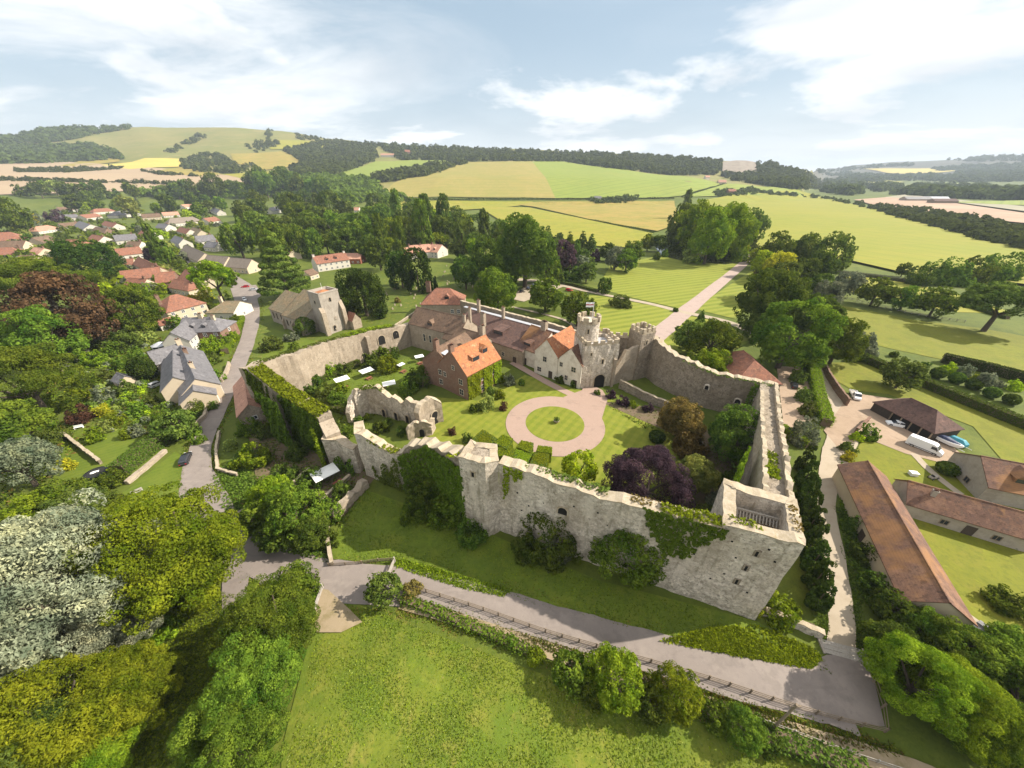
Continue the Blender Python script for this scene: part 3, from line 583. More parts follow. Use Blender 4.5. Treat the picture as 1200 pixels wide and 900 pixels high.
def house(name, label, cat, r1, r2, W, h, rise, wall, roof, hip=(0,0), chim=(), win='auto', dorm=(), group=None, fm='frame', over=.35, doors=(), Wb=None, clear=True, kind_parts=True):
    """r1, r2: photo pixels of the ridge ends. The side facing the camera is local -y. Wb: depth behind the ridge."""
    z = h+rise; A = P(*r1, z); B = P(*r2, z)
    if (B-A).length < .5: B = A+Vector((.5,0,0))
    d = (B-A).xy.normalized(); mid = (A+B)/2
    if Vector((-d.y, d.x)).dot(mid.xy) < 0: d = -d; A, B = B, A; hip = (hip[1], hip[0])
    rz = math.atan2(d.y, d.x); Wf = W/2; Wb = Wf if Wb is None else Wb
    L = (B-A).length; x0, x1 = -L/2-hip[0]*Wf*.9, L/2+hip[1]*Wf*.9
    zb = h if abs(Wb-Wf) < .01 else h
    root = empty(name, (mid.x, mid.y, 0), rz); tag(root, label, cat, group)
    w = MB(); gy = 0.0
    V = [(x0,-Wf,-.5),(x1,-Wf,-.5),(x1,Wb,-.5),(x0,Wb,-.5),(x0,-Wf,h),(x1,-Wf,h),(x1,Wb,h),(x0,Wb,h),(x0,0,z-.05),(x1,0,z-.05)]
    Fc = [(0,1,5,4),(2,3,7,6)]
    Fc += [(3,0,4,8,7)] if not hip[0] else [(3,0,4,7)]
    Fc += [(1,2,6,9,5)] if not hip[1] else [(1,2,6,5)]
    w.add(V, Fc); w.build('wall', MT[wall], root)
    o = over; sl = rise/Wf; slb = rise/Wb
    e0 = x0-(o*.5 if not hip[0] else o); e1 = x1+(o*.5 if not hip[1] else o)
    ra = -L/2-(o*.5 if not hip[0] else 0); rb = L/2+(o*.5 if not hip[1] else 0)
    t = .18
    top = [(e0,-Wf-o,h-o*sl),(e1,-Wf-o,h-o*sl),(e1,Wb+o,h-o*slb),(e0,Wb+o,h-o*slb),(ra,0,z+.02),(rb,0,z+.02)]
    RV = [(x,y,q+t) for x,y,q in top]+[(x,y,q) for x,y,q in top]
    RF = [(0,1,5,4),(2,3,4,5),(7,6,10,11),(9,8,11,10),(6,7,1,0),(8,9,3,2)]
    RF += [(1,2,5),(8,7,11),(7,8,2,1)] if hip[1] else [(1,7,11,5),(5,11,8,2)]
    RF += [(3,0,4),(6,9,10),(9,6,0,3)] if hip[0] else [(6,0,4,10),(10,4,3,9)]
    rf = MB().add(RV, RF).build('roof', MT[roof], root)
    MB().bar((ra,0,z+.14), (rb,0,z+.14), .16, n=6).build('ridge', MT[roof], rf)
    for c in chim:
        t_, side, cw, ch = c[:4]; cm = c[4] if len(c) > 4 else 'brick'; cx = x0+(x1-x0)*t_; cy = side*(Wf if side < 0 else Wb)
        zz = z - abs(cy)*sl - .6
        m = MB().box(cx-cw/2,cy-cw/2*.8,zz, cx+cw/2,cy+cw/2*.8,z+ch).box(cx-cw/2-.08,cy-cw*.4-.08,z+ch-.25, cx+cw/2+.08,cy+cw*.4+.08,z+ch)
        q = m.build('chimney', MT[cm], root)
        for k in (-1, 1): MB().lathe([(.13,z+ch),(.11,z+ch+.5)], 8, (cx+k*cw*.22, cy)).build('pot', MT['redtile'], q)
    F_, B_, L_, R_ = -math.pi/2, math.pi/2, math.pi, 0
    fr = MT[fm]
    if win == 'auto':
        win = []; n = max(1, int((x1-x0)/3.2)); rows = [1.35] if h < 4.2 else [1.35, h-1.25]
        for k in range(n):
            for zz in rows: win.append(('F', (k+.5)/n, zz, 1.2, 1.15))
        for s, hp in (('L', hip[0]), ('R', hip[1])):
            for zz in rows: win.append((s, .5, zz, 1.1, 1.15))
    for s, f, zz, ww, hh in win:
        if s == 'F': window(root, x0+(x1-x0)*f, -Wf, zz, F_, ww, hh, fr)
        elif s == 'L': window(root, x0, -Wf+(Wf+Wb)*f, zz, L_, ww, hh, fr)
        elif s == 'R': window(root, x1, -Wf+(Wf+Wb)*f, zz, R_, ww, hh, fr)
        else: window(root, x0+(x1-x0)*f, Wb, zz, B_, ww, hh, fr)
    for s, f, ww, hh in doors:
        if s == 'F': door(root, x0+(x1-x0)*f, -Wf, F_, ww, hh)
        elif s == 'L': door(root, x0, -Wf+(Wf+Wb)*f, L_, ww, hh)
        else: door(root, x1, -Wf+(Wf+Wb)*f, R_, ww, hh)
    for f, frac, dw, dh, sty in dorm:               # dormers on the front slope: along, up the slope, width, height
        cx = x0+(x1-x0)*f; y = -Wf*(1-frac); zz = h+rise*frac; dm = MB()
        yb = y+dh/sl*1.0
        dm.add([(cx-dw/2,y,zz-.3),(cx+dw/2,y,zz-.3),(cx+dw/2,y,zz+dh),(cx-dw/2,y,zz+dh),(cx-dw/2,yb+.4,zz+dh),(cx+dw/2,yb+.4,zz+dh),(cx-dw/2,yb+.4,zz-.3),(cx+dw/2,yb+.4,zz-.3)],
               [(0,1,2,3),(1,7,5,2),(0,3,4,6)])
        dq = dm.build('dormer', MT[roof], root)
        g_ = .15
        if sty == 'gable':
            rv = [(cx-dw/2-g_,y-g_,zz+dh-.05),(cx,y-g_,zz+dh+dw*.45),(cx+dw/2+g_,y-g_,zz+dh-.05),(cx-dw/2-g_,yb+.3,zz+dh-.05),(cx,yb+1.2,zz+dh+dw*.45),(cx+dw/2+g_,yb+.3,zz+dh-.05)]
            MB().add(rv, [(0,1,4,3),(1,2,5,4),(0,2,1)]).build('dormer_roof', MT[roof], dq)
        else:
            rv = [(cx-dw/2-g_,y-g_,zz+dh),(cx+dw/2+g_,y-g_,zz+dh),(cx+dw/2+g_,yb+1.6,zz+dh+.75),(cx-dw/2-g_,yb+1.6,zz+dh+.75)]
            MB().add(rv+[(a,b,c_+.14) for a,b,c_ in rv], [(3,2,1,0),(4,5,6,7),(0,1,5,4),(1,2,6,5),(2,3,7,6),(3,0,4,7)]).build('dormer_roof', MT['lead' if sty == 'lead' else roof], dq)
        MB().box(cx-dw*.42,y-.04,zz+.1, cx+dw*.42,y+.05,zz+dh-.12).build('window', MT['glass'], dq)
    FOOT.append((Vector((mid.x, mid.y)), rz, x0-.6, x1+.6, -Wf-.6, Wb+.6))
    for q in ((x0+x1)/2,)+((x0*.8+x1*.2, x0*.2+x1*.8) if L > 12 else ()):
        c_ = root.matrix_basis @ Vector((q, 0, z*.6)); u_, v_ = project(c_)
        HOUSE_PX.append((u_, v_, max(5, .75*max(W, (x1-x0)*(.5 if L > 12 else .6))/mpp(c_)*.6)))
    return root
# rubble walls -----------------------------------------------------
def nz(x, y, s=0): return (math.sin(x*1.7+s)+math.sin(y*2.3+1.3*s)+math.sin((x+y)*.9+2*s)+math.sin(x*4.1-y*3.3+s))/4
def rubble_wall(name, label, pts, th, mat='flint', ragged=.35, cat='wall', group=None, step=.9, cap=None, base=-.4, closed=False, parent=None, side=1):
    """pts: (x, y, top height) along the outer face; the wall's body lies on its left (side 1) or right (-1)"""
    q = []
    L = len(pts); seq = list(zip(pts, pts[1:]+(pts[:1] if closed else [])))[: L if closed else L-1]
    for a, b in seq:
        n = max(1, int(math.hypot(b[0]-a[0], b[1]-a[1])/step)); q += [tuple(a[k]+(b[k]-a[k])*i/n for k in range(3)) for i in range(n)]
    if not closed: q.append(tuple(pts[-1]))
    N = len(q); rows = 9; V = []
    for i, (x, y, h) in enumerate(q):
        a = q[(i-1) % N] if closed or i > 0 else q[0]; b = q[(i+1) % N] if closed or i < N-1 else q[-1]
        t = Vector((b[0]-a[0], b[1]-a[1])).normalized(); n = Vector((-t.y, t.x))*side
        # mitre
        a1 = Vector((x-a[0], y-a[1])); b1 = Vector((b[0]-x, b[1]-y)); k = 1.0
        if a1.length > 1e-4 and b1.length > 1e-4: k = min(1.6, 1/max(.5, math.cos(a1.angle(b1)/2)))
        hh = h+ragged*(1.35*nz(x*1.3, y*1.3)+1.2*nz(x*3.7, y*3.1, 2)+.5*nz(x*7.7,y*8.1,3))
        for r in range(rows):
            z = base+(hh-base)*r/(rows-1); j = .16*nz(x*2.2, y*2.2+z*3, r)
            V.append((x-n.x*j, y-n.y*j, z))
        for r in range(rows-1, -1, -1):
            z = base+(hh+ragged*.5*nz(x*2.9+5, y*2.7)-base)*r/(rows-1); j = .10*nz(x*2.4+3, y*2.1+z*2.6, r+4)
            V.append((x+n.x*(th*k+j), y+n.y*(th*k+j), z))
    M_ = 2*rows; Fc = []
    for i in range(N if closed else N-1):
        a, b = i*M_, ((i+1) % N)*M_
        for r in range(M_-1): Fc.append((a+r, b+r, b+r+1, a+r+1) if side < 0 else (a+r, a+r+1, b+r+1, b+r))
    if not closed: Fc += [tuple(range(M_)), tuple(range((N-1)*M_+M_-1, (N-1)*M_-1, -1))]
    o = mesh_obj(name, V, Fc, MT[mat], parent)
    me = o.data; bm = bmesh.new(); bm.from_mesh(me); bmesh.ops.recalc_face_normals(bm, faces=bm.faces[:]); bm.to_mesh(me); bm.free()
    if parent is None and label: tag(o, label, cat, group)
    if cap:                                         # a lichened coping as a part
        cv, cf = [], []
        for i, (x, y, h) in enumerate(q):
            o1 = Vector(V[i*M_+rows-1]); o2 = Vector(V[i*M_+rows]); up = Vector((0,0,.16+.1*nz(x*3, y*3)))
            dn = (o2-o1).normalized()*.06
            cv += [o1-dn, o2+dn, o1-dn+up, o2+dn+up]
        nn = N if closed else N-1
        for i in range(nn):
            a, b = 4*i, 4*((i+1) % N); cf += [(a+2,b+2,b+3,a+3),(a,b,b+2,a+2),(a+1,a+3,b+3,b+1)]
        if not closed: cf += [(0,2,3,1),(4*N-4,4*N-3,4*N-1,4*N-2)]
        mesh_obj('coping', cv, cf, MT[cap], o)
    return o
# leaf quads -------------------------------------------------------
def quads_mesh(name, C, Nn, S_, asp=1.6, seed=0, along=None):
    """leaf clumps: centres C, normals Nn, half sizes S_"""
    g = np.random.default_rng(seed); n = len(C)
    Nn = Nn/np.maximum(1e-6, np.linalg.norm(Nn, axis=1))[:, None]
    a = g.normal(size=(n, 3)) if along is None else along+g.normal(size=(n, 3))*.25
    T = np.cross(Nn, a); T /= np.maximum(1e-6, np.linalg.norm(T, axis=1))[:, None]; B = np.cross(Nn, T)
    s = S_[:, None]; T = T*s/asp**.5; B = B*s*asp**.5
    V = np.stack([C-T*.55-B, C+T-B*.2, C+T*.4+B, C-T+B*.25], 1).reshape(-1, 3)
    me = bpy.data.meshes.new(name); me.vertices.add(4*n); me.vertices.foreach_set('co', V.ravel().astype(np.float32))
    me.loops.add(4*n); me.loops.foreach_set('vertex_index', np.arange(4*n, dtype=np.int32))
    me.polygons.add(n); me.polygons.foreach_set('loop_start', np.arange(0, 4*n, 4, dtype=np.int32)); me.polygons.foreach_set('loop_total', np.full(n, 4, np.int32))
    me.update(); me.validate(); return me
def ivy(parent, p0, p1, z0f, z1f, out, dens=26, mat='ivy', size=.17, name='ivy', depth=.35, seed=1, hole=.3):
    """climber on a wall face from p0 to p1 (xy); z0f, z1f give its lower and upper edge along the run (0..1); out = outward direction"""
    g = np.random.default_rng(seed); p0 = np.array(p0[:2], float); p1 = np.array(p1[:2], float); L = np.linalg.norm(p1-p0)
    zt0 = max(z1f(k/10) for k in range(11)); n = int(L*zt0*dens)
    t = g.random(n); z = g.random(n)*zt0
    lo = np.array([z0f(a) for a in t]); hi = np.array([z1f(a) for a in t])
    wob = .5*np.sin(t*L*2.1+seed)+.35*np.sin(t*L*5.3)+.25*np.sin(z*3+seed)
    thin = np.sin(t*L*.9+z*.7+seed)+np.sin(t*L*1.7-z*1.3)
    k = (z > lo+wob) & (z < hi+.3*wob+.15) & (((thin > -1.55+hole*.5) | (hole < -1)) | (g.random(n) > .6))
    t, z = t[k], z[k]; o = np.array(out[:2], float); o /= np.linalg.norm(o)
    bul = depth*(.35+.65*(.5+.5*np.sin(t*L*1.9+z*1.1+seed))*g.random(len(t)))
    xy = p0[None]+(p1-p0)[None]*t[:, None]+o[None]*bul[:, None]
    C = np.column_stack([xy, z]); Nn = np.column_stack([np.tile(o, (len(t), 1)), np.full(len(t), .45)])+g.normal(size=(len(t), 3))*.45
    me = quads_mesh(name, C, Nn, size*(.6+.8*g.random(len(t))), 1.3, seed); me.materials.append(LF[mat])
    return link(bpy.data.objects.new(name, me), parent)
def top_growth(parent, pts, th, dens=14, mat='ivybright', size=.16, seed=3, name='ivy', h=.5):
    """grass and creeper along a wall top; pts (x, y, z) on its middle line"""
    g = np.random.default_rng(seed); C = []
    for a, b in zip(pts, pts[1:]):
        a = np.array(a); b = np.array(b); n = int(np.linalg.norm(b-a)*th*dens)
        t = g.random(n); d = b-a; nn = np.array([-d[1], d[0], 0]); nn /= np.linalg.norm(nn)
        C.append(a+d*t[:, None]+nn*((g.random(n)-.5)*th)[:, None]+np.array([0,0,1])*(g.random(n)*h*(.4+.6*np.sin(t*9+seed)**2))[:, None])
    C = np.vstack(C); Nn = g.normal(size=C.shape)*.6+np.array([0,0,.8])
    me = quads_mesh(name, C, Nn, size*(.6+.8*g.random(len(C))), 1.6, seed); me.materials.append(LF[mat])
    return link(bpy.data.objects.new(name, me), parent)
def slit(parent, x, y, z, ang, w=.25, h=1.4, name='arrow_slit', mat='dark', arch=False, frame=None, d=.06):
    """a painted dark opening with its stone surround, set on a face"""
    a = MB()
    if arch:
        n = 9; pts = [(-w/2,0),(w/2,0),(w/2,h-w/2)]+[(w/2*math.cos(math.pi*i/n), h-w/2+w/2*math.sin(math.pi*i/n)) for i in range(1, n)]+[(-w/2,h-w/2)]
    else: pts = [(-w/2,0),(w/2,0),(w/2,h),(-w/2,h)]
    V = [(p[0],-d,p[1]) for p in pts]+[(p[0],.05,p[1]) for p in pts]; n = len(pts)
    o = mesh_obj(name, V, [tuple(range(n))]+[(i,n+i,n+(i+1)%n,(i+1)%n) for i in range(n)], MT[mat], parent)
    o.location = (x, y, z); o.rotation_euler = (0, 0, ang+math.pi/2)
    if frame:
        V = []; k = 1.0
        big = [(p[0]*(1+.5/w), p[1]+( .22 if p[1] > h*.4 else 0)) for p in pts]
        V = [(p[0],-d-.05,p[1]) for p in big]+[(p[0],-d-.05,p[1]) for p in pts]+[(p[0],.05,p[1]) for p in big]
        Fc = [(i,(i+1)%n,n+(i+1)%n,n+i) for i in range(n)]+[(2*n+i,2*n+(i+1)%n,(i+1)%n,i) for i in range(n)]
        deep = parent is not None and parent.parent is not None
        so = mesh_obj('surround', V, Fc, MT[frame], parent if deep else o)
        if deep: so.location = o.location; so.rotation_euler = o.rotation_euler
    return o
# ------------------------------------------------------------------ the castle
def ang(a, b): return math.atan2(b[1]-a[1], b[0]-a[0])
def lerp2(a, b, t): return (a[0]+(b[0]-a[0])*t, a[1]+(b[1]-a[1])*t)
CA = (-69,80.5,15); CB = (-54,69.3,14.6); CC = (-42.5,62.8,12.5)
# ivy wall on the left
w1 = rubble_wall('curtain_wall', 'ivy smothered curtain wall dropping from the road corner', [(CC[0],CC[1],12.3), (CB[0],CB[1],14.4), (CA[0],CA[1],15)], 3.2, ragged=.25, cat='castle wall', side=-1, mat='flintwarm')
out1 = (-.6,-.8)
ivy(w1, CC, CA, lambda t: 0.3, lambda t: 12.4+2.6*t, out1, dens=30, mat='ivy', size=.27, depth=.8, seed=5, hole=-2)
ivy(w1, CC, CB, lambda t: 0.3, lambda t: 12.4+2*t, out1, dens=26, mat='ivy', size=.27, depth=.8, seed=6, hole=-2)
off = lambda p, d: (p[0]+d[0], p[1]+d[1])
top_growth(w1, [(CA[0]+2.6,CA[1]+0.6,15), (CB[0]+1.0,CB[1]+1.3,14.5), (CC[0]+.8,CC[1]+1.3,12.5)], 3.6, dens=36, mat='ivybright', size=.22, seed=8, h=.75)
ivy(w1, lerp2(CB,CC,.28), lerp2(CB,CA,.30), lambda t: 0.1, lambda t: 14.3, out1, dens=26, mat='ivy', size=.27, depth=1.0, seed=7, hole=-2).location = (-1.35,-1.75,0)
w2 = rubble_wall('curtain_wall', 'pale stub of wall rising at the end of the ivy wall', [(-42.3,62.3,11.6), (-40.2,59.8,9.5)], 3.0, cat='castle wall', side=1, ragged=.5, mat='ashlar')
ivy(w2, (-43.6,62.6), (-41.0,58.6), lambda t: 0, lambda t: 10.2-1.5*t, (-.9,-.5), dens=22, mat='ivybright', size=.24, depth=1.3, seed=15, hole=0)
# inner left wall, lit by the sun, with two arches
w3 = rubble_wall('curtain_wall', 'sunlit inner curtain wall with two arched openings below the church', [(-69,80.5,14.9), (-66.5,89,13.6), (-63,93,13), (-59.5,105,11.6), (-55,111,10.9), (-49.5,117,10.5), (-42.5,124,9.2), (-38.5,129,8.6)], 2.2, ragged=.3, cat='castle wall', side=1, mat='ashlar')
top_growth(w3, [(-68.5,84,14.6), (-67.2,91,13.4), (-64,97,12.8), (-61,105.5,11.6), (-56,112,11), (-50.5,118,10.6), (-43.5,125,9.4)], 2.0, dens=13, mat='olive', size=.2, seed=9, h=.45)
top_growth(w3, [(-57.5,111,11), (-51.5,118,10.6), (-45,125.5,9.4)], 3.2, dens=20, mat='ivybright', size=.22, seed=10, h=.5)
a3 = ang((-49.5,117), (-42.5,124))-math.pi/2
for (t, z, w_, h_) in ((.28, 4.6, 2.6, 3.4), (.86, 5.2, 2.4, 3.0)):
    p = lerp2((-49.5,117), (-42.5,124), t); slit(w3, p[0], p[1], z, a3, w_, h_, 'arch_opening', arch=True, frame='stonecap', d=.1)
p = lerp2((-55,111), (-49.5,117), .45); slit(w3, p[0], p[1], 0, a3, 1.8, 3.4, 'arch_opening', arch=True, frame='stonecap', d=.12)
b3 = MB(); p = lerp2((-55,111), (-49.5,117), .7); b3.beam((p[0]-.5,p[1]+.5,-.3), (p[0]+1.0,p[1]-1.0,-.3), 1.3, 9.8); b3.build('buttress', MT['ashlar'], w3)
# lower broken wall and the pointed fragment
w4 = rubble_wall('curtain_wall', 'low broken wall dipping between the ivy and the pointed fragment', [(-41.2,59.6,8.6), (-38.6,60.0,8.2), (-36.2,58.6,7.4), (-34.2,58.3,7.0)], 1.8, ragged=.35, cat='castle wall', side=1, mat='flint', cap='stonecap')
slit(w4, -36.6, 58.65, 0, ang((-36.2,58.6),(-38.6,60))-math.pi*.5-math.pi, 2.0, 3.2, 'arch_opening', arch=True, d=.12)
ivy(w4, (-39.5,59.9), (-35.0,58.3), lambda t: 0, lambda t: 3.2+1.2*math.sin(t*9), (-.3,-.95), dens=16, mat='dark', size=.24, depth=1.0, seed=17)
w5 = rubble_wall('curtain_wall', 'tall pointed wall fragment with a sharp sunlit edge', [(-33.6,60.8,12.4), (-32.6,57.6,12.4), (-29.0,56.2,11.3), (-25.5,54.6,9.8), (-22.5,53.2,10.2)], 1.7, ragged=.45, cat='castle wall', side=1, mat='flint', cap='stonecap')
top_growth(w5, [(-29.5,56.8,11.2), (-25.5,55.4,9.9), (-22.8,54.0,10)], 1.6, dens=26, mat='ivybright', size=.2, seed=19, h=.6)
ivy(w5, (-29.8,56.4), (-23,53.2), lambda t: 0, lambda t: 4+6*t-3*math.sin(t*7)**2, (-.4,-.9), dens=14, mat='olive', size=.22, depth=.6, seed=21)
w6 = rubble_wall('curtain_wall', 'wall curtained in dark ivy between fragment and square buttress', [(-22.5,53.2,10.4), (-19.8,52.6,12.6), (-16,51,14.6), (-12.4,47.6,16.2), (-8.6,44.6,17.3)], 2.4, ragged=.4, cat='castle wall', side=1, mat='flintwarm', cap='stonecap')
for a, b, s in (((-22.5,53.2), (-16,51), 25), ((-16,51), (-8.4,44.4), 26)):
    ivy(w6, a, b, lambda t: 0.2, (lambda t: 9.8+4.6*t) if s == 25 else (lambda t: 14.4+1.2*t-2*max(0,t-.75)), (-.45,-.9), dens=17, mat='ivy', size=.25, depth=.8, seed=s, hole=0)
top_growth(w6, [(-10.8,46.6,16.3), (-9.4,45.4,17)], 1.6, dens=30, mat='lime', size=.16, seed=27, h=.4)
# square buttress and front wall
w7 = rubble_wall('buttress_tower', 'square projecting buttress on the front curtain wall', [(-8.9,44.3,17.8), (-4.3,42.1,18.1), (-2.2,43.4,17.8), (-2.6,47.2,17.8), (-7.2,48.4,17.8)], 1.3, ragged=.2, cat='castle tower', side=1, mat='flint', cap='stonecap', closed=True)
a7 = ang((-4.3,42.1), (-8.9,44.3))+math.pi/2
p = lerp2((-8.9,44.3), (-4.3,42.1), .52); slit(w7, p[0], p[1], 14.4, a7, .55, 1.1, 'window', frame='stonecap', d=.1)
MB().prism([(-7.6,44.6),(-4.6,43.4),(-3.2,44.2),(-3.4,46.8),(-6.9,47.6)], -.3, 17.75).build('fill', MT['flintwarm'], w7)
FA = (-2.2,43.4); FB = (36.7,27.7)
fr = lambda t: lerp2(FA, FB, t)
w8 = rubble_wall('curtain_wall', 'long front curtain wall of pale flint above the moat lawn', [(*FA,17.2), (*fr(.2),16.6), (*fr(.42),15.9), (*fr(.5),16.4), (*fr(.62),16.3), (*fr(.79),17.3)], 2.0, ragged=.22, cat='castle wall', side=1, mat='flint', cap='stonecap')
a8 = ang(FA, FB)-math.pi/2
oval = slit(w8, *fr(.27), 10.0, a8, 1.5, 1.6, 'window', arch=True, frame='stonecap', d=.14)
for t, z in ((.08,11.5),(.13,9.2),(.15,12.6),(.19,11),(.22,8.2),(.31,12.4),(.35,9.6),(.40,12.6),(.44,10.5),(.57,13),(.62,11.4),(.66,8.8),(.70,13.0),(.10,7.5),(.74,10.2)):
    slit(w8, *fr(t), z, a8, .28, .3, 'putlog_hole', d=.03)
ivy(w8, fr(.02), fr(.10), lambda t: 15.2-6*(1-t)*(t < .3), lambda t: 17.1, (-.35,-.93), dens=26, mat='ivybright', size=.17, depth=.5, seed=31)
ivy(w8, fr(.545), fr(.80), lambda t: 16.0-7.8*math.sin(max(0,min(1,t))*math.pi)**1.2, lambda t: 16.6+.4*t, (-.37,-.93), dens=24, mat='ivy', size=.2, depth=.35, seed=33, hole=0)
top_growth(w8, [(fr(.1)[0]+.6,fr(.1)[1]+1.4,16.8), (fr(.42)[0]+.6,fr(.42)[1]+1.4,16.1)], 1.5, dens=20, mat='olive', size=.2, seed=34, h=.6)
top_growth(w8, [(fr(.5)[0]+.6,fr(.5)[1]+1.2,16.5), (fr(.62)[0]+.6,fr(.62)[1]+1.2,16.4)], 1.6, dens=14, mat='tan', size=.18, seed=35, h=.45)
top_growth(w8, [(fr(.6)[0]+.4,fr(.6)[1]+.8,16.6), (fr(.79)[0]+.4,fr(.79)[1]+.8,17.4)], 2.0, dens=26, mat='ivybright', size=.2, seed=36, h=.6)
# corner tower
TQ = [(28.3,31.2), (36.7,27.75), (40.6,35.0), (32.0,38.6)]
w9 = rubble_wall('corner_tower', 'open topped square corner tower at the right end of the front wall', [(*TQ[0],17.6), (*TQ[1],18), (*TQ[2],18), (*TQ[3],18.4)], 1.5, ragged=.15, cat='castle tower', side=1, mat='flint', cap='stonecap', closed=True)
for t, z in ((.55,13.6),(.52,10.2),(.50,6.8)):
    p = lerp2(TQ[0], TQ[1], t); slit(w9, p[0], p[1], z, a8, .34, 1.1, 'arrow_slit', frame='flintwarm')
for t, z in ((.2,14.9),(.8,13.5),(.85,9),(.3,8),(.7,5.6),(.16,6),(.66,15.4),(.34,12)):
    p = lerp2(TQ[0], TQ[1], t); slit(w9, p[0], p[1], z, a8, .26, .28, 'putlog_hole', d=.03)
cx, cy = sum(p[0] for p in TQ)/4, sum(p[1] for p in TQ)/4
sh = lambda k: [(cx+(p[0]-cx)*k, cy+(p[1]-cy)*k) for p in TQ]
q = sh(.72); MB().prism(q, 8, 8.3).build('floor', MT['wood'], w9)
for k, (i0, i1, zz) in enumerate(((.18,.18,15.2), (.78,.78,14.6))):
    a = lerp2(q[0], q[3], i0); b = lerp2(q[1], q[2], i1); MB().beam((*a,zz), (*b,zz), .35, .4).build('timber_beam', MT['greywood'], w9)
pb = MB(); a = lerp2(q[0], q[3], .80); b = lerp2(q[1], q[2], .80)
for i in range(17):
    s = lerp2(a, b, i/16); t_ = lerp2(lerp2(q[0], q[3], .62), lerp2(q[1], q[2], .62), i/16); pb.bar((*s,15.6), (*t_,15.0), .10, n=5)
pb.beam((*a,15.55), (*b,15.55), .3, .3); pb.build('rafters', MT['greywood'], w9)
rl = MB(); a = lerp2(q[0], q[3], .06); b = lerp2(q[1], q[2], .06)
for z in (16.2, 16.8): rl.bar((*a,z), (*b,z), .06)
rl.build('handrail', MT['greywood'], w9)
top_growth(w9, [(37.2,29.5,18.2), (39.2,34,18.2)], 1.1, dens=12, mat='tan', size=.15, seed=41, h=.3)
top_growth(w9, [(29.5,32,17.8), (33,30.6,17.9)], 1.2, dens=26, mat='ivybright', size=.17, seed=42, h=.5)
ivy(w9, TQ[1], (37.9,29.9), lambda t: 0.0, lambda t: 4.2, (.9,-.4), dens=14, mat='ivybright', size=.2, depth=.4, seed=43)
# right wall with wall walk, then back to the north corner
w10 = rubble_wall('curtain_wall', 'right hand curtain wall with paved wall walk beside the cypress row', [(*TQ[2],16.8), (47.6,46,15.6), (55.5,58.5,13.6), (63.5,71,12.2), (67.2,76.9,12)], 3.6, ragged=.15, cat='castle wall', side=1, mat='flintwarm')
par = MB(); 
seg = [(*TQ[2],17.6), (47.6,46,16.6), (55.5,58.5,14.6), (63.5,71,13.2), (67.2,76.9,13)]
rubble_wall('parapet', None, seg, .75, ragged=.35, mat='stonecap', parent=w10, base=11, step=.7)
rubble_wall('parapet', None, [(s[0]-2.6,s[1]+1.7,s[2]-.25) for s in seg[:4]], .7, ragged=.3, mat='stonecap', parent=w10, base=10.5, step=.7)
top_growth(w10, [(41.5,41,16.2), (46,48,15.3)], 2.0, dens=26, mat='bright', size=.24, seed=46, h=.8)
ivy(w10, (38,42), (44.0,49.6), lambda t: 9, lambda t: 15.4, (-.85,.5), dens=20, mat='bright', size=.24, depth=1.0, seed=47)
w11 = rubble_wall('curtain_wall', 'high rear curtain wall running from the gatehouse to the far corner', [(67.2,76.9,12), (61,81.5,11.2), (55.5,84.6,10.9), (49.2,92.0,12.2), (46.0,97.2,13.2), (44.2,103.4,14.5)], 1.9, ragged=.45, cat='castle wall', side=-1, mat='flintwarm', cap='stonecap')
a11 = ang((67.2,76.9), (48.6,91.2))+math.pi/2
p = lerp2((65.2,76.2), (47.4,89.6), .36); 
for t, z, w_ in ((.28,5.2,1.3), (.62,6.6,.9), (.12,7.4,1.0)):
    p = lerp2((66.0,75.4), (47.3,89.8), t); slit(w11, p[0]-.1, p[1]-.1, z, a11, w_, 1.3, 'window', arch=True, frame='flint', d=.5)
top_growth(w11, [(66,76.6,12.2), (61,80.5,11.6), (55.5,84,11.2), (48.8,90.3,12.3)], 1.4, dens=9, mat='olive', size=.17, seed=48, h=.35)
ivy(w11, (65.4,75.6), (62.0,78.4), lambda t: 5, lambda t: 12, (-.65,-.75), dens=20, mat='ivy', size=.2, depth=.6, seed=49)
# low garden wall inside, from the gate
wg = rubble_wall('garden_wall', 'low stone wall running from the gatehouse along the courtyard border', [(33.6,95.4,3.0), (39,88.5,2.8), (46,81.5,2.6), (50.5,78,2.4)], .6, ragged=.1, cat='wall', side=1, mat='flintwarm', cap='stonecap')
# ruined hall
RU = [(-42.2,79.6,7.6), (-39.8,81.8,8.4), (-35.5,80.6,8.6), (-33.2,79.4,6.9), (-31.8,78.8,7.4), (-29.6,78.2,5.6), (-27.8,77.4,7.0), (-24.4,75.8,6.9), (-22.8,75.2,7.8)]
w12 = rubble_wall('ruined_hall_wall', 'jagged back wall of the roofless ruin in the garden', RU, 1.3, ragged=.5, cat='ruin', side=1, mat='flint', cap='stonecap', step=.7)
ru_a = ang((-33,79.4), (-24.4,75.8))-math.pi/2
for t in (.15, .45, .72):
    p = lerp2((-37,80.8), (-24.4,75.8), t); slit(w12, p[0]-.15, p[1]-.35, .4, ru_a, 1.0, 2.4, 'arch_opening', arch=True, frame='stonecap', d=.12)
top_growth(w12, [(-41,81.4,8.4), (-36.5,81.4,8.9), (-34.6,80.8,8.2)], 1.8, dens=26, mat='green', size=.2, seed=51, h=.7)
w13 = rubble_wall('ruined_hall_wall', 'sunlit end wall of the ruin pierced by a pointed arch', [(-23.4,72.4,6.6), (-22.6,74.6,8.2), (-20.4,77.0,8.2), (-18.6,77.8,6.0)], 1.4, ragged=.35, cat='ruin', side=1, mat='ashlar', cap='stonecap', step=.6)
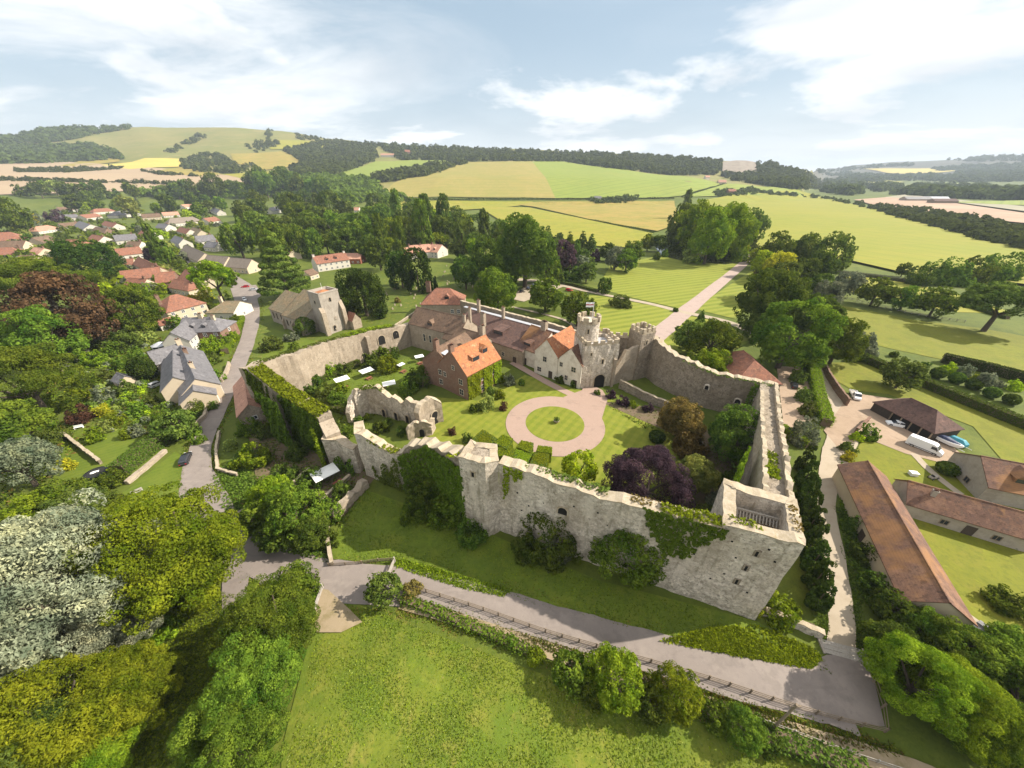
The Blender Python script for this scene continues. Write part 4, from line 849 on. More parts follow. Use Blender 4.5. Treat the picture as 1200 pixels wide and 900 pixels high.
slit(w13, -20.6, 76.75, .2, ang((-22.6,74.6),(-20.4,77))-math.pi/2, 2.0, 4.0, 'arch_opening', arch=True, frame='stonecap', d=.14)
w14 = rubble_wall('ruined_hall_wall', 'low broken front wall of the ruin with a small arch', [(-26.2,70.0,2.8), (-24.6,71.2,4.4), (-22.8,71.4,4.6), (-20.6,71.9,3.8), (-20.2,74.6,3.4)], .9, ragged=.4, cat='ruin', side=1, mat='ashlar', cap='stonecap', step=.6)
slit(w14, -23.0, 71.35, .1, -math.pi/2, 1.2, 2.3, 'arch_opening', arch=True, d=.12)
w15 = rubble_wall('ruined_hall_wall', 'stepped side wall of the ruin next to the parasol lawn', [(-43.4,77.2,3.6), (-43.0,79.4,6.4), (-42.2,81.2,7.6)], 1.2, ragged=.4, cat='ruin', side=1, mat='flint', step=.6)
# gatehouse -------------------------------------------------------
def crenel_ring(mb, pts, z, hgt=.95, th=.55, step=2.3, closed=True, base=.5):
    """parapet with merlons along a polyline (outer face), body to the left"""
    seq = list(zip(pts, pts[1:]+pts[:1])) if closed else list(zip(pts, pts[1:]))
    for a, b in seq:
        L = math.hypot(b[0]-a[0], b[1]-a[1]); n = max(1, round(L/step)); d = ((b[0]-a[0])/L, (b[1]-a[1])/L); nn = (-d[1]*th/2, d[0]*th/2)
        f = lambda s, zz: (a[0]+d[0]*s+nn[0], a[1]+d[1]*s+nn[1], zz)
        mb.beam(f(0, z), f(L, z), th, base)
        for i in range(n):
            s0 = (i+.2)*L/n; s1 = (i+.8)*L/n; mb.beam(f(s0, z+base), f(s1, z+base), th, hgt+.06*math.sin(i*5))
GA, GB = (21.6,95.2), (32.4,97.2)
gd = Vector((GB[0]-GA[0], GB[1]-GA[1])).normalized(); gn = Vector((-gd.y, gd.x))
GC = (GB[0]+gn.x*9.5, GB[1]+gn.y*9.5); GD = (GA[0]+gn.x*9.5, GA[1]+gn.y*9.5)
gate = empty('gatehouse', ((GA[0]+GC[0])/2, (GA[1]+GC[1])/2, 0)); tag(gate, 'crenellated stone gatehouse with dark archway onto the gravel ring', 'gatehouse')
def at_gate(o): o.parent = gate; o.matrix_parent_inverse = Matrix.Translation(-gate.location); return o
def to_root(o, root): o.parent = root; o.matrix_parent_inverse = root.matrix_basis.inverted(); return o
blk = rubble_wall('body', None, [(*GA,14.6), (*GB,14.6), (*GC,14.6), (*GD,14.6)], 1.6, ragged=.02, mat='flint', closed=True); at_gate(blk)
ins = lambda k: [((GA[0]+GC[0])/2+(p[0]-(GA[0]+GC[0])/2)*k, (GA[1]+GC[1])/2+(p[1]-(GA[1]+GC[1])/2)*k) for p in (GA,GB,GC,GD)]
at_gate(MB().prism(ins(.86), 13.2, 13.6).build('roof_lead', MT['lead']))
cm = MB(); crenel_ring(cm, [GA,GB,GC,GD], 14.4, 1.0, .6, 2.4); at_gate(cm.build('battlement', MT['stonecap']))
ag = math.atan2(-gn.y, -gn.x); mp = lerp2(GA, GB, .55)
at_gate(slit(None, mp[0]-.15, mp[1]-.1, 0, ag, 3.4, 4.6, 'archway', arch=True, frame='stonecap', d=.2))
for t, z, w_, h_ in ((.56,8.2,.5,1.5), (.2,11.3,.35,.9)):
    p = lerp2(GA, GB, t); at_gate(slit(None, p[0], p[1], z, ag, w_, h_, 'arrow_slit', frame='stonecap'))
bt = MB(); p = lerp2(GA, GB, .92); bt.beam((p[0],p[1],-.3), (p[0]+gd.x*.1,p[1]-.9,-.3), .8, 10); at_gate(bt.build('buttress', MT['ashlar']))
def turret(cx, cy, r, h, name, n=18, m='flint'):
    V = MB(); prof = [(r*1.06,-.3),(r*1.02,h*.4),(r,h*.75),(r,h-.8),(r*1.05,h-.5),(r*1.05,h)]
    o = V.lathe(prof, n, (cx, cy)).build(name, MT[m])
    mr = MB(); k = 8; mr.lathe([(r*1.055,h-.45),(r*1.055,h),(r*.85,h),(r*.85,h-.3)], 24, (cx, cy))
    for i in range(k):
        a0 = 2*math.pi*(i+.12)/k; a1 = 2*math.pi*(i+.72)/k; R1, R0 = r*1.06, r*.84; ps = []
        for a in np.linspace(a0, a1, 4): ps.append((cx+R1*math.cos(a), cy+R1*math.sin(a)))
        for a in np.linspace(a1, a0, 4): ps.append((cx+R0*math.cos(a), cy+R0*math.sin(a)))
        mr.prism(ps, h-.05, h+1.35+.12*math.sin(i*3))
    return o, mr.build('battlement', MT['stonecap'])
t1, b1 = turret(23.6, 103.2, 3.4, 20.0, 'turret'); at_gate(t1); b1.parent = t1; b1.matrix_parent_inverse = Matrix()
for z in (16.6,): slit(t1, 23.0, 99.75, z, -math.pi/2-.15, .4, 1.4, 'arrow_slit', frame='stonecap')
# east gate tower, square, rising from the wall
TA, TB = (39.8,100.3), (44.8,102.7)
td = Vector((TB[0]-TA[0], TB[1]-TA[1])).normalized(); tn = Vector((-td.y, td.x))
TC = (TB[0]+tn.x*5.6, TB[1]+tn.y*5.6); TD = (TA[0]+tn.x*5.6, TA[1]+tn.y*5.6)
tw = rubble_wall('square_turret', None, [(*TA,16), (*TB,16), (*TC,16), (*TD,16)], 1.3, ragged=.03, mat='flintwarm', closed=True); at_gate(tw)
MB().prism([lerp2(TA,TC,.12),lerp2(TB,TD,.12),lerp2(TC,TA,.12),lerp2(TD,TB,.12)], 14.7, 15).build('roof_lead', MT['lead'], tw)
cm = MB(); crenel_ring(cm, [TA,TB,TC,TD], 15.9, 1.3, .6, 2.2); cm.build('battlement', MT['stonecap'], tw)
p = lerp2(TA, TB, .42); slit(tw, p[0], p[1], 12.6, math.atan2(-tn.y,-tn.x), .6, 1.2, 'window', frame='stonecap')
slit(tw, p[0]-.3, p[1], 0, math.atan2(-tn.y,-tn.x), 1.5, 3.6, 'archway', arch=True, frame='ashlar')
# link wall between gate body and east tower, and rear battlement
lk = rubble_wall('link_wall', None, [(*GC,13.2), (TD[0],TD[1],13.2)], 1.2, ragged=.05, mat='flintwarm', side=1); at_gate(lk)
lk2 = rubble_wall('link_wall', None, [(GB[0]+.1,GB[1]+.4,6.0), (35.5,99.4,11), (TA[0],TA[1]+.5,12.5)], 1.0, ragged=.3, mat='ashlar', side=1); at_gate(lk2)
cm = MB(); crenel_ring(cm, [(TD[0],TD[1]), GC], 13.0, 1.2, .6, 2.2, closed=False); cm.build('battlement', MT['stonecap'], lk)
flag = empty('flagpole', (24.4,102.6,20.0)); tag(flag, 'white flagpole with red and white flag on the round turret', 'flagpole')
MB().bar((0,0,0), (0,0,5.6), .09, .06).build('pole', MT['frame'], flag)
fv = [(-.05-2.3*i/8, .12*math.sin(i*1.2), z) for z in (4.0,5.5) for i in range(9)]
fo = mesh_obj('flag', fv, [(i,i+1,10+i,9+i) for i in range(8)], MT['flagwhite'], flag)
fv2 = [(-.05-2.3*i/8, .12*math.sin(i*1.2)-s*.02, z) for s in (1,) for z in (4.6,4.9) for i in range(9)]
mesh_obj('stripe', fv2, [(i,i+1,10+i,9+i) for i in range(8)], MT['flagred'], fo)
# dark tiled range along the back wall with its lead walk -------------
w16 = rubble_wall('curtain_wall', 'rear wall with pale lead wall walk behind the dark tiled range', [(-22.5,150,11.2), (-17,145.4,11.2), (12.8,123.2,11.2), (25.4,112.2,11.2)], 1.0, ragged=.12, cat='castle wall', side=1, mat='flintwarm', cap='stonecap')
wk = MB(); wk.beam((-20,145.6,10.0), (25.2,110.6,10.0), 1.7, .15); wk.build('wall_walk', MT['lead'], w16)
# ------------------------------------------------------------------ castle ranges
ivh = house('manor_house', 'manor house with bright orange tiled roof and leafy creeper on its front', 'manor house', (528,411), (569,393), 12.0, 8.6, 6.0, 'brick', 'orangetile', Wb=6.5,
      chim=((.02,.0,1.4,1.8,'brick'),(.98,.12,1.3,3.2,'ashlar')), dorm=((.40,.30,3.0,1.5,'shed'),(.72,.42,2.4,1.6,'gable')),
      win=[('F',.14,1.8,1.1,1.7),('F',.42,1.8,1.1,1.7),('F',.42,5.2,1.1,1.7),('F',.78,5.2,1.1,1.7),('L',.22,1.9,1.6,1.9),('L',.22,5.4,1.5,1.7),('L',.45,9.2,1.0,1.3),('L',.78,5.6,1.1,1.5)], fm='stoneframe')
def manor_creeper():
    m = ivh.matrix_basis; w = [c for c in children(ivh) if c.name.startswith('wall')][0]
    bb = [Vector(c) for c in w.bound_box]; x0 = min(b.x for b in bb); x1 = max(b.x for b in bb); y0 = min(b.y for b in bb)
    L = x1-x0
    for k, (a, b, s) in enumerate(((0.0,.36,61),(.46,.72,62),(.78,1.0,63))):
        ivy(ivh, (x0+L*a,y0,0), (x0+L*b,y0,0), lambda t: .1, lambda t: 7.9, (0,-1), dens=34, mat='ivybright', size=.22, depth=.6, seed=s, hole=0)
    ivy(ivh, (x0+L*.34,y0,0), (x0+L*.8,y0,0), lambda t: 6.0, lambda t: 8.0, (0,-1), dens=30, mat='ivybright', size=.2, depth=.45, seed=64, hole=0)
manor_creeper()
house('manor_wing', 'brick wing with steep brown tile roof and lead flat behind the orange roof', 'manor wing', (510,409), (545,390), 13, 8.2, 5.0, 'brick', 'browntile', Wb=6.0,
      chim=((.02,-.05,1.5,3.0,'brick'),), dorm=((.12,.35,2.4,1.5,'lead'),), win=[('L',.12,5.4,2.4,1.4),('L',.12,2.2,2.0,1.5),('L',.45,5.6,1.2,1.7),('L',.45,2.2,1.2,1.7)], fm='stoneframe')
house('great_hall', 'long stone hall with weathered brown roof and pale gable end', 'hall', (489,360), (548,373), 11, 9.6, 4.6, 'ashlar', 'browntile', chim=((.98,-.25,1.0,1.6,'ashlar'),(.99,.3,1.0,3.4,'ashlar')),
      dorm=((.42,.12,2.4,1.2,'gable'),), win=[('F',.3,5.2,.9,2.8),('F',.42,5.2,.9,2.8),('F',.58,5.0,1.0,2.2),('R',.5,8.4,1.1,1.5)], fm='stoneframe')
house('hall_annexe', 'lower brown roofed link between the hall and the orange manor', 'annexe', (528,381), (566,392), 9, 8.0, 3.4, 'ashlar', 'browntile', win=[], chim=((.95,.0,1.3,2.6,'ashlar'),))
house('solar_house', 'red tiled hipped house with a tall brick chimney beside the churchyard', 'house', (511,338), (527,338), 14, 6.6, 5.4, 'ashlar', 'redtile', hip=(1,1), chim=((.12,.3,2.0,2.6,'brick'),),
      dorm=((.62,.3,2.2,1.4,'gable'),), win=[('F',.9,3.2,1.2,1.6),('F',.75,3.2,1.2,1.6),('R',.3,3.2,1.0,1.5),('R',.7,3.2,1.0,1.5)])
house('dark_range', 'long range with dark plum roof under the lead wall walk', 'range', (551,363), (634,386), 22, 5.6, 4.6, 'ashlar', 'darktile', Wb=2.2, chim=((.14,.0,1.2,5.0,'ashlar'),(.5,.04,1.1,4.6,'ashlar'),(.36,-.55,1.7,3.0,'ashlar')),
      dorm=((.60,.32,4.6,1.5,'shed'),), win=[('F',.55,2,1.2,1.4),('F',.75,2,1.2,1.4)], doors=(('F',.9,1.2,2.2),), fm='stoneframe')
house('gate_cottage', 'lower stone cottage with brown roof and long dormer at the courtyard edge', 'cottage', (623,381), (647,389), 16, 6.0, 5.4, 'limewash', 'barntile', Wb=3, chim=((.62,.02,2.0,3.0,'ashlar'),), dorm=((.42,.14,3.2,1.1,'shed'),),
      win=[('F',.16,1.6,.9,1.1)], doors=(('F',.45,1.1,2.4),), fm='stoneframe')
def gable_front(name, label, base_l, base_r, depth, h, rise, wall, roof, win, doors):
    """a cottage whose gable looks at the courtyard: base corners from photo pixels on the ground"""
    a = P(*base_l); b = P(*base_r); d = (b-a).xy.normalized(); n = Vector((-d.y, d.x)); W_ = (b-a).length; rz = math.atan2(d.y, d.x); m = (a+b)/2
    root = empty(name, (m.x, m.y, 0), rz); tag(root, label, 'cottage'); w = W_/2
    MB().add([(-w,0,-.5),(w,0,-.5),(w,depth,-.5),(-w,depth,-.5),(-w,0,h),(w,0,h),(w,depth,h),(-w,depth,h),(0,0,h+rise),(0,depth,h+rise)],
             [(0,1,5,8,4),(2,3,7,9,6),(1,2,6,5),(3,0,4,7)]).build('wall', MT[wall], root)
    o = .3; sl = rise/w; t = .2
    tp_ = [(-w-o,-.2,h-o*sl),(0,-.2,h+rise),(w+o,-.2,h-o*sl),(-w-o,depth,h-o*sl),(0,depth,h+rise),(w+o,depth,h-o*sl)]
    V = [(x,y,z+t) for x,y,z in tp_]+tp_
    MB().add(V, [(0,1,4,3),(1,2,5,4),(7,6,9,10),(8,7,10,11),(6,7,1,0),(7,8,2,1),(3,4,10,9),(4,5,11,10),(0,3,9,6),(2,8,11,5)]).build('roof', MT[roof], root)
    for x, z, ww, hh in win: window(root, x*w, 0, z, -math.pi/2, ww, hh, MT['stoneframe'])
    for x, ww, hh in doors: door(root, x*w, 0, -math.pi/2, ww, hh)
    return root
gable_front('gabled_cottage', 'white stone gabled cottage with orange tiled roof beside the lower cottage', (626,436.5), (652,446), 15, 8.4, 5.0, 'limewash', 'orangetile', [(-.1,6.3,1.3,1.7),(-.55,2.0,1.5,1.5)], ((.45,1.2,2.5),))
gable_front('gabled_cottage', 'pale stone gabled cottage squeezed against the gatehouse', (652.5,446), (679,456), 15, 8.2, 4.6, 'limewash', 'barntile', [(-.72,6.4,1.0,1.4),(.35,6.0,1.5,1.6),(-.2,2.3,1.0,1.6)], ((.55,1.2,2.4),))
# ------------------------------------------------------------------ church
def church():
    e = Vector((.84,-.545)).normalized(); n = Vector((-e.y, e.x)); C = Vector((-76.8,138.3)); rz = math.atan2(e.y, e.x)
    root = empty('church', (C.x, C.y, 0), rz); tag(root, 'grey flint church with square tower and lichened nave roof', 'church')
    # local: x along e (east is -), y along n; tower near corner at origin
    def tower_bm():
        q = [(-7.6,0,17.2),(0,0,17.2),(0,8.6,17.2),(-7.6,8.6,17.2)]
        return rubble_wall('tower', None, q, 1.0, ragged=.03, mat='greystone', closed=True, parent=root)
    tw = tower_bm()
    MB().add([(-7.0,.6,16.4),(-.6,.6,16.4),(-.6,8,16.4),(-7,8,16.4),(-3.8,4.3,17.7)], [(0,1,4),(1,2,4),(2,3,4),(3,0,4),(3,2,1,0)]).build('tower_roof', MT['orangetile'], tw)
    cm = MB()
    for a, b in (((-7.7,.2),(.1,.2)),((-.1,.1),(-.1,8.7)),((.1,8.4),(-7.7,8.4)),((-7.5,8.6),(-7.5,0))): cm.beam((*a,17.15),(*b,17.15),.6,.5)
    cm.build('parapet', MT['greystone'], tw)
    MB().bar((-3.8,4.3,17.6),(-3.8,4.3,20.4),.06).build('weather_vane', MT['frame'], tw)
    for x, z in ((-3.8,12.6),): slit(tw, x, 0, z, -math.pi/2, .9, 1.6, 'belfry_window', arch=True, frame='ashlar')
    for y, z, w_, h_ in ((4.3,13.4,.9,1.6),(4.6,5.4,.8,1.3),(3.2,1.0,1.3,2.4)): slit(tw, 0, y, z, 0, w_, h_, 'belfry_window', arch=True, frame='ashlar')
    b = MB()
    b.prism([(-.2,-1.2),(1.0,-1.2),(1.0,.6),(-.2,.6)], -.3, [12,10,10,12]).prism([(-.2,7.6),(1.4,7.6),(1.4,9.2),(-.2,9.2)], -.3, [13,9.5,9.5,13])
    b.build('buttress', MT['ashlar'], tw)
    # nave and aisle with the long sloping roof, lower chancel beyond
    def block(x0, x1, y0, y1, yr, h0, hr, h1, wn, rn, roofm, cx):
        MB().add([(x0,y0,-.3),(x1,y0,-.3),(x1,y1,-.3),(x0,y1,-.3),(x0,y0,h0),(x1,y0,h0),(x1,yr,hr),(x1,y1,h1),(x0,y1,h1),(x0,yr,hr)],
                 [(0,1,5,4),(1,2,7,6,5),(2,3,8,7),(3,0,4,9,8)]).build(wn, MT['greystone'], root)
        t = .2; s0 = (hr-h0)/(yr-y0)
        tp_ = [(x0-.2,y0-.4,h0-.4*s0),(x1+.1,y0-.4,h0-.4*s0),(x1+.1,yr,hr),(x1+.1,y1+.3,h1-.1),(x0-.2,y1+.3,h1-.1),(x0-.2,yr,hr)]
        V = [(a,b_,c+t) for a,b_,c in tp_]+tp_
        MB().add(V, [(0,1,2,5),(5,2,3,4),(7,6,11,8),(8,11,10,9),(6,7,1,0),(7,8,2,1),(8,9,3,2),(9,10,4,3),(10,11,5,4),(11,6,0,5)]).build(rn, MT[roofm], root)
    block(-22.5, -7.4, -5.6, 13, 6.4, 6.4, 14.4, 8, 'nave_wall', 'nave_roof', 'lichentile', 0)
    block(-36.5, -22.6, -4.2, 10.5, 5.2, 6.3, 12.2, 7, 'chancel_wall', 'chancel_roof', 'lichentile', 0)
    for x in (-34,-31,-27.4,-25): slit(root, x, -4.2, 2.2, -math.pi/2, .8, 2.9, 'lancet_window', arch=True, frame='ashlar')
    for x in (-20,-17,-13.4,-11): slit(root, x, -5.6, 2.0, -math.pi/2, .9, 2.6, 'lancet_window', arch=True, frame='ashlar')
    for x in (-22.6,-15.2,-8.2): MB().prism([(x-.4,-6.6),(x+.4,-6.6),(x+.4,-5.4),(x-.4,-5.4)], -.3, [3.6,3.6,5.4,5.4]).build('buttress', MT['ashlar'], root)
    # south porch behind the tower
    MB().add([(-.5,9.3,-.3),(4,9.3,-.3),(4,13.5,-.3),(-.5,13.5,-.3),(-.5,9.3,4.2),(4,9.3,4.2),(4,13.5,4.2),(-.5,13.5,4.2),(4,11.4,7),(-.5,11.4,7)], [(0,1,5,4),(1,2,6,8,5),(2,3,7,6),(3,0,4,9,7)]).build('porch_wall', MT['ashlar'], root)
    MB().add([(-.5,9.0,4.0),(4.3,9.0,4.0),(4.3,11.4,7.15),(-.5,11.4,7.15),(4.3,13.8,4.0),(-.5,13.8,4.0)], [(0,1,2,3),(3,2,4,5)]).build('porch_roof', MT['redtile'], root)
    for x in (-30,-15,-4):
        c_ = root.matrix_basis @ Vector((x, 2, 9)); u_, v_ = project(c_); HOUSE_PX.append((u_, v_, 22))
church()
# ------------------------------------------------------------------ estate barns on the right
house('long_barn', 'long stone barn with mottled rusty roof running beside the lane', 'barn', (1017,541), (1112,706), 7.6, 3.9, 2.5, 'cream', 'barntile', win=[('L',.3,1.5,1.0,1.0)], doors=(('F',.55,1.4,2.2),), fm='wood')
house('stable_range', 'low barn with plum tiled roof and flue behind the tarpaulin covered row', 'barn', (1065,564), (1218,606), 7, 3.2, 2.7, 'greystone', 'barntile', fm='wood', win=[('F',.35,1.4,1.0,.9),('F',.75,1.4,1.0,.9)], chim=((.2,-.35,.7,.4,'greystone'),), doors=(('F',.55,1.2,2.1),))
house('farmhouse', 'square plum roofed farm building at the right picture edge', 'barn', (1150,535), (1235,551), 11, 3.8, 3.4, 'greystone', 'barntile', fm='wood', win=[('L',.4,1.5,1.2,1.1)], dorm=((.5,.3,3,1.2,'gable'),))
def cart_barn():
    r = house('cart_shed', 'open fronted timber cart shed with hipped plum roof by the parked vans', 'shed', (1067,467), (1098,481.5), 9.0, 2.9, 3.2, 'darkwood', 'darktile', hip=(1,1), win=[])
    w = [c for c in children(r) if c.name.startswith('wall')][0]; bb = [Vector(c) for c in w.bound_box]
    x0 = min(b.x for b in bb); x1 = max(b.x for b in bb); y0 = min(b.y for b in bb)
    MB().box(x0+(x1-x0)*.36, y0-.03, .05, x1-.4, y0+.3, 2.55).build('open_bay', MT['dark'], r)  # black slab stands for the shade inside the open front
    for i in range(5):
        x = x0+(x1-x0)*(.36+.64*i/4)-.15; MB().box(x-.13,y0-.22,-.1,x+.13,y0-.04,2.9).build('post', MT['wood'], r)
cart_barn()
house('oast_barn', 'red tiled hipped barn just outside the rear curtain wall', 'barn', (871,411), (884,423), 13, 3.6, 4.4, 'flintwarm', 'redtile', hip=(1,1), win=[('F',.5,1.6,1.1,1.1)])
# ------------------------------------------------------------------ village, near to far
VG = 'houses of the village'
H_ = lambda *a, **k: house(*a, group=VG, **k)
H_('bungalow', 'white bungalow with grey hipped roof at the road junction', 'house', (264,353), (281,353), 13, 3.6, 3.4, 'white', 'lichentile', hip=(1,0), chim=((.1,.5,1.2,1.2,'cream'),))
H_('slate_house', 'brick and slate house with cream chimneys below the white bungalow', 'house', (214,373), (247,372), 11, 5.4, 3.8, 'brick', 'slate', hip=(0,1), chim=((.45,0,1.5,1.8,'cream'),(.75,-.1,1.2,1.0,'cream')), dorm=((.32,.25,1.6,1.0,'gable'),(.6,.25,1.6,1.0,'gable')))
H_('house_wing', 'white gabled slate wing joined to the brick and slate house', 'house wing', (221,373), (200,390), 8, 5.0, 3.6, 'white', 'slate')
H_('long_cottage', 'slate roofed cottage wing reaching left from the stone cluster', 'cottage', (173,413), (211,403), 8, 4.2, 3.2, 'greystone', 'slate', chim=((.98,0,1.4,1.8,'cream'),))
H_('slate_cottage', 'slate roofed cottage sloping toward the road in the stone cluster', 'cottage', (212,405), (229,444), 9, 4.4, 3.6, 'cream', 'slate', chim=((.3,-.1,1.3,1.6,'cream'),(.75,-.1,1.3,1.4,'brick')))
H_('gabled_house', 'stone house with white front gable turned toward the camera', 'cottage', (203,410), (203,442), 8, 4.6, 3.4, 'cream', 'slate')
H_('gabled_house', 'low cream gable house at the near end of the stone cluster', 'cottage', (225,440), (227,458), 8, 3.6, 2.8, 'cream', 'slate')
H_('roadside_cottage', 'stone cottage tight against the road below the ivy wall', 'cottage', (285,440), (291,474), 6.4, 3.6, 2.6, 'flintwarm', 'pinktile', win=[('L',.5,2.0,1.3,1.0),('R',.5,2.0,1.3,1.0)])
H_('shed', 'small slate shed in the left gardens', 'shed', (137,437), (146,441), 4, 2.2, 1.6, 'cream', 'slate', win=[])
H_('shed', 'flat grey roofed shed under the big left trees', 'shed', (64,428), (78,424), 5, 2.2, .8, 'wood', 'slate', win=[])
H_('hipped_house', 'brown pyramid roofed house above the slate houses', 'house', (199,347), (208,345), 14, 5.2, 4.8, 'cream', 'redtile', hip=(1,1), chim=((.06,-.3,1.3,2.2,'brick'),))
H_('lean_to', 'red roofed lean to against the brown pyramid roofed house', 'outbuilding', (182,376), (199,372), 6, 2.4, 1.6, 'white', 'redtile', win=[])
gdn = []
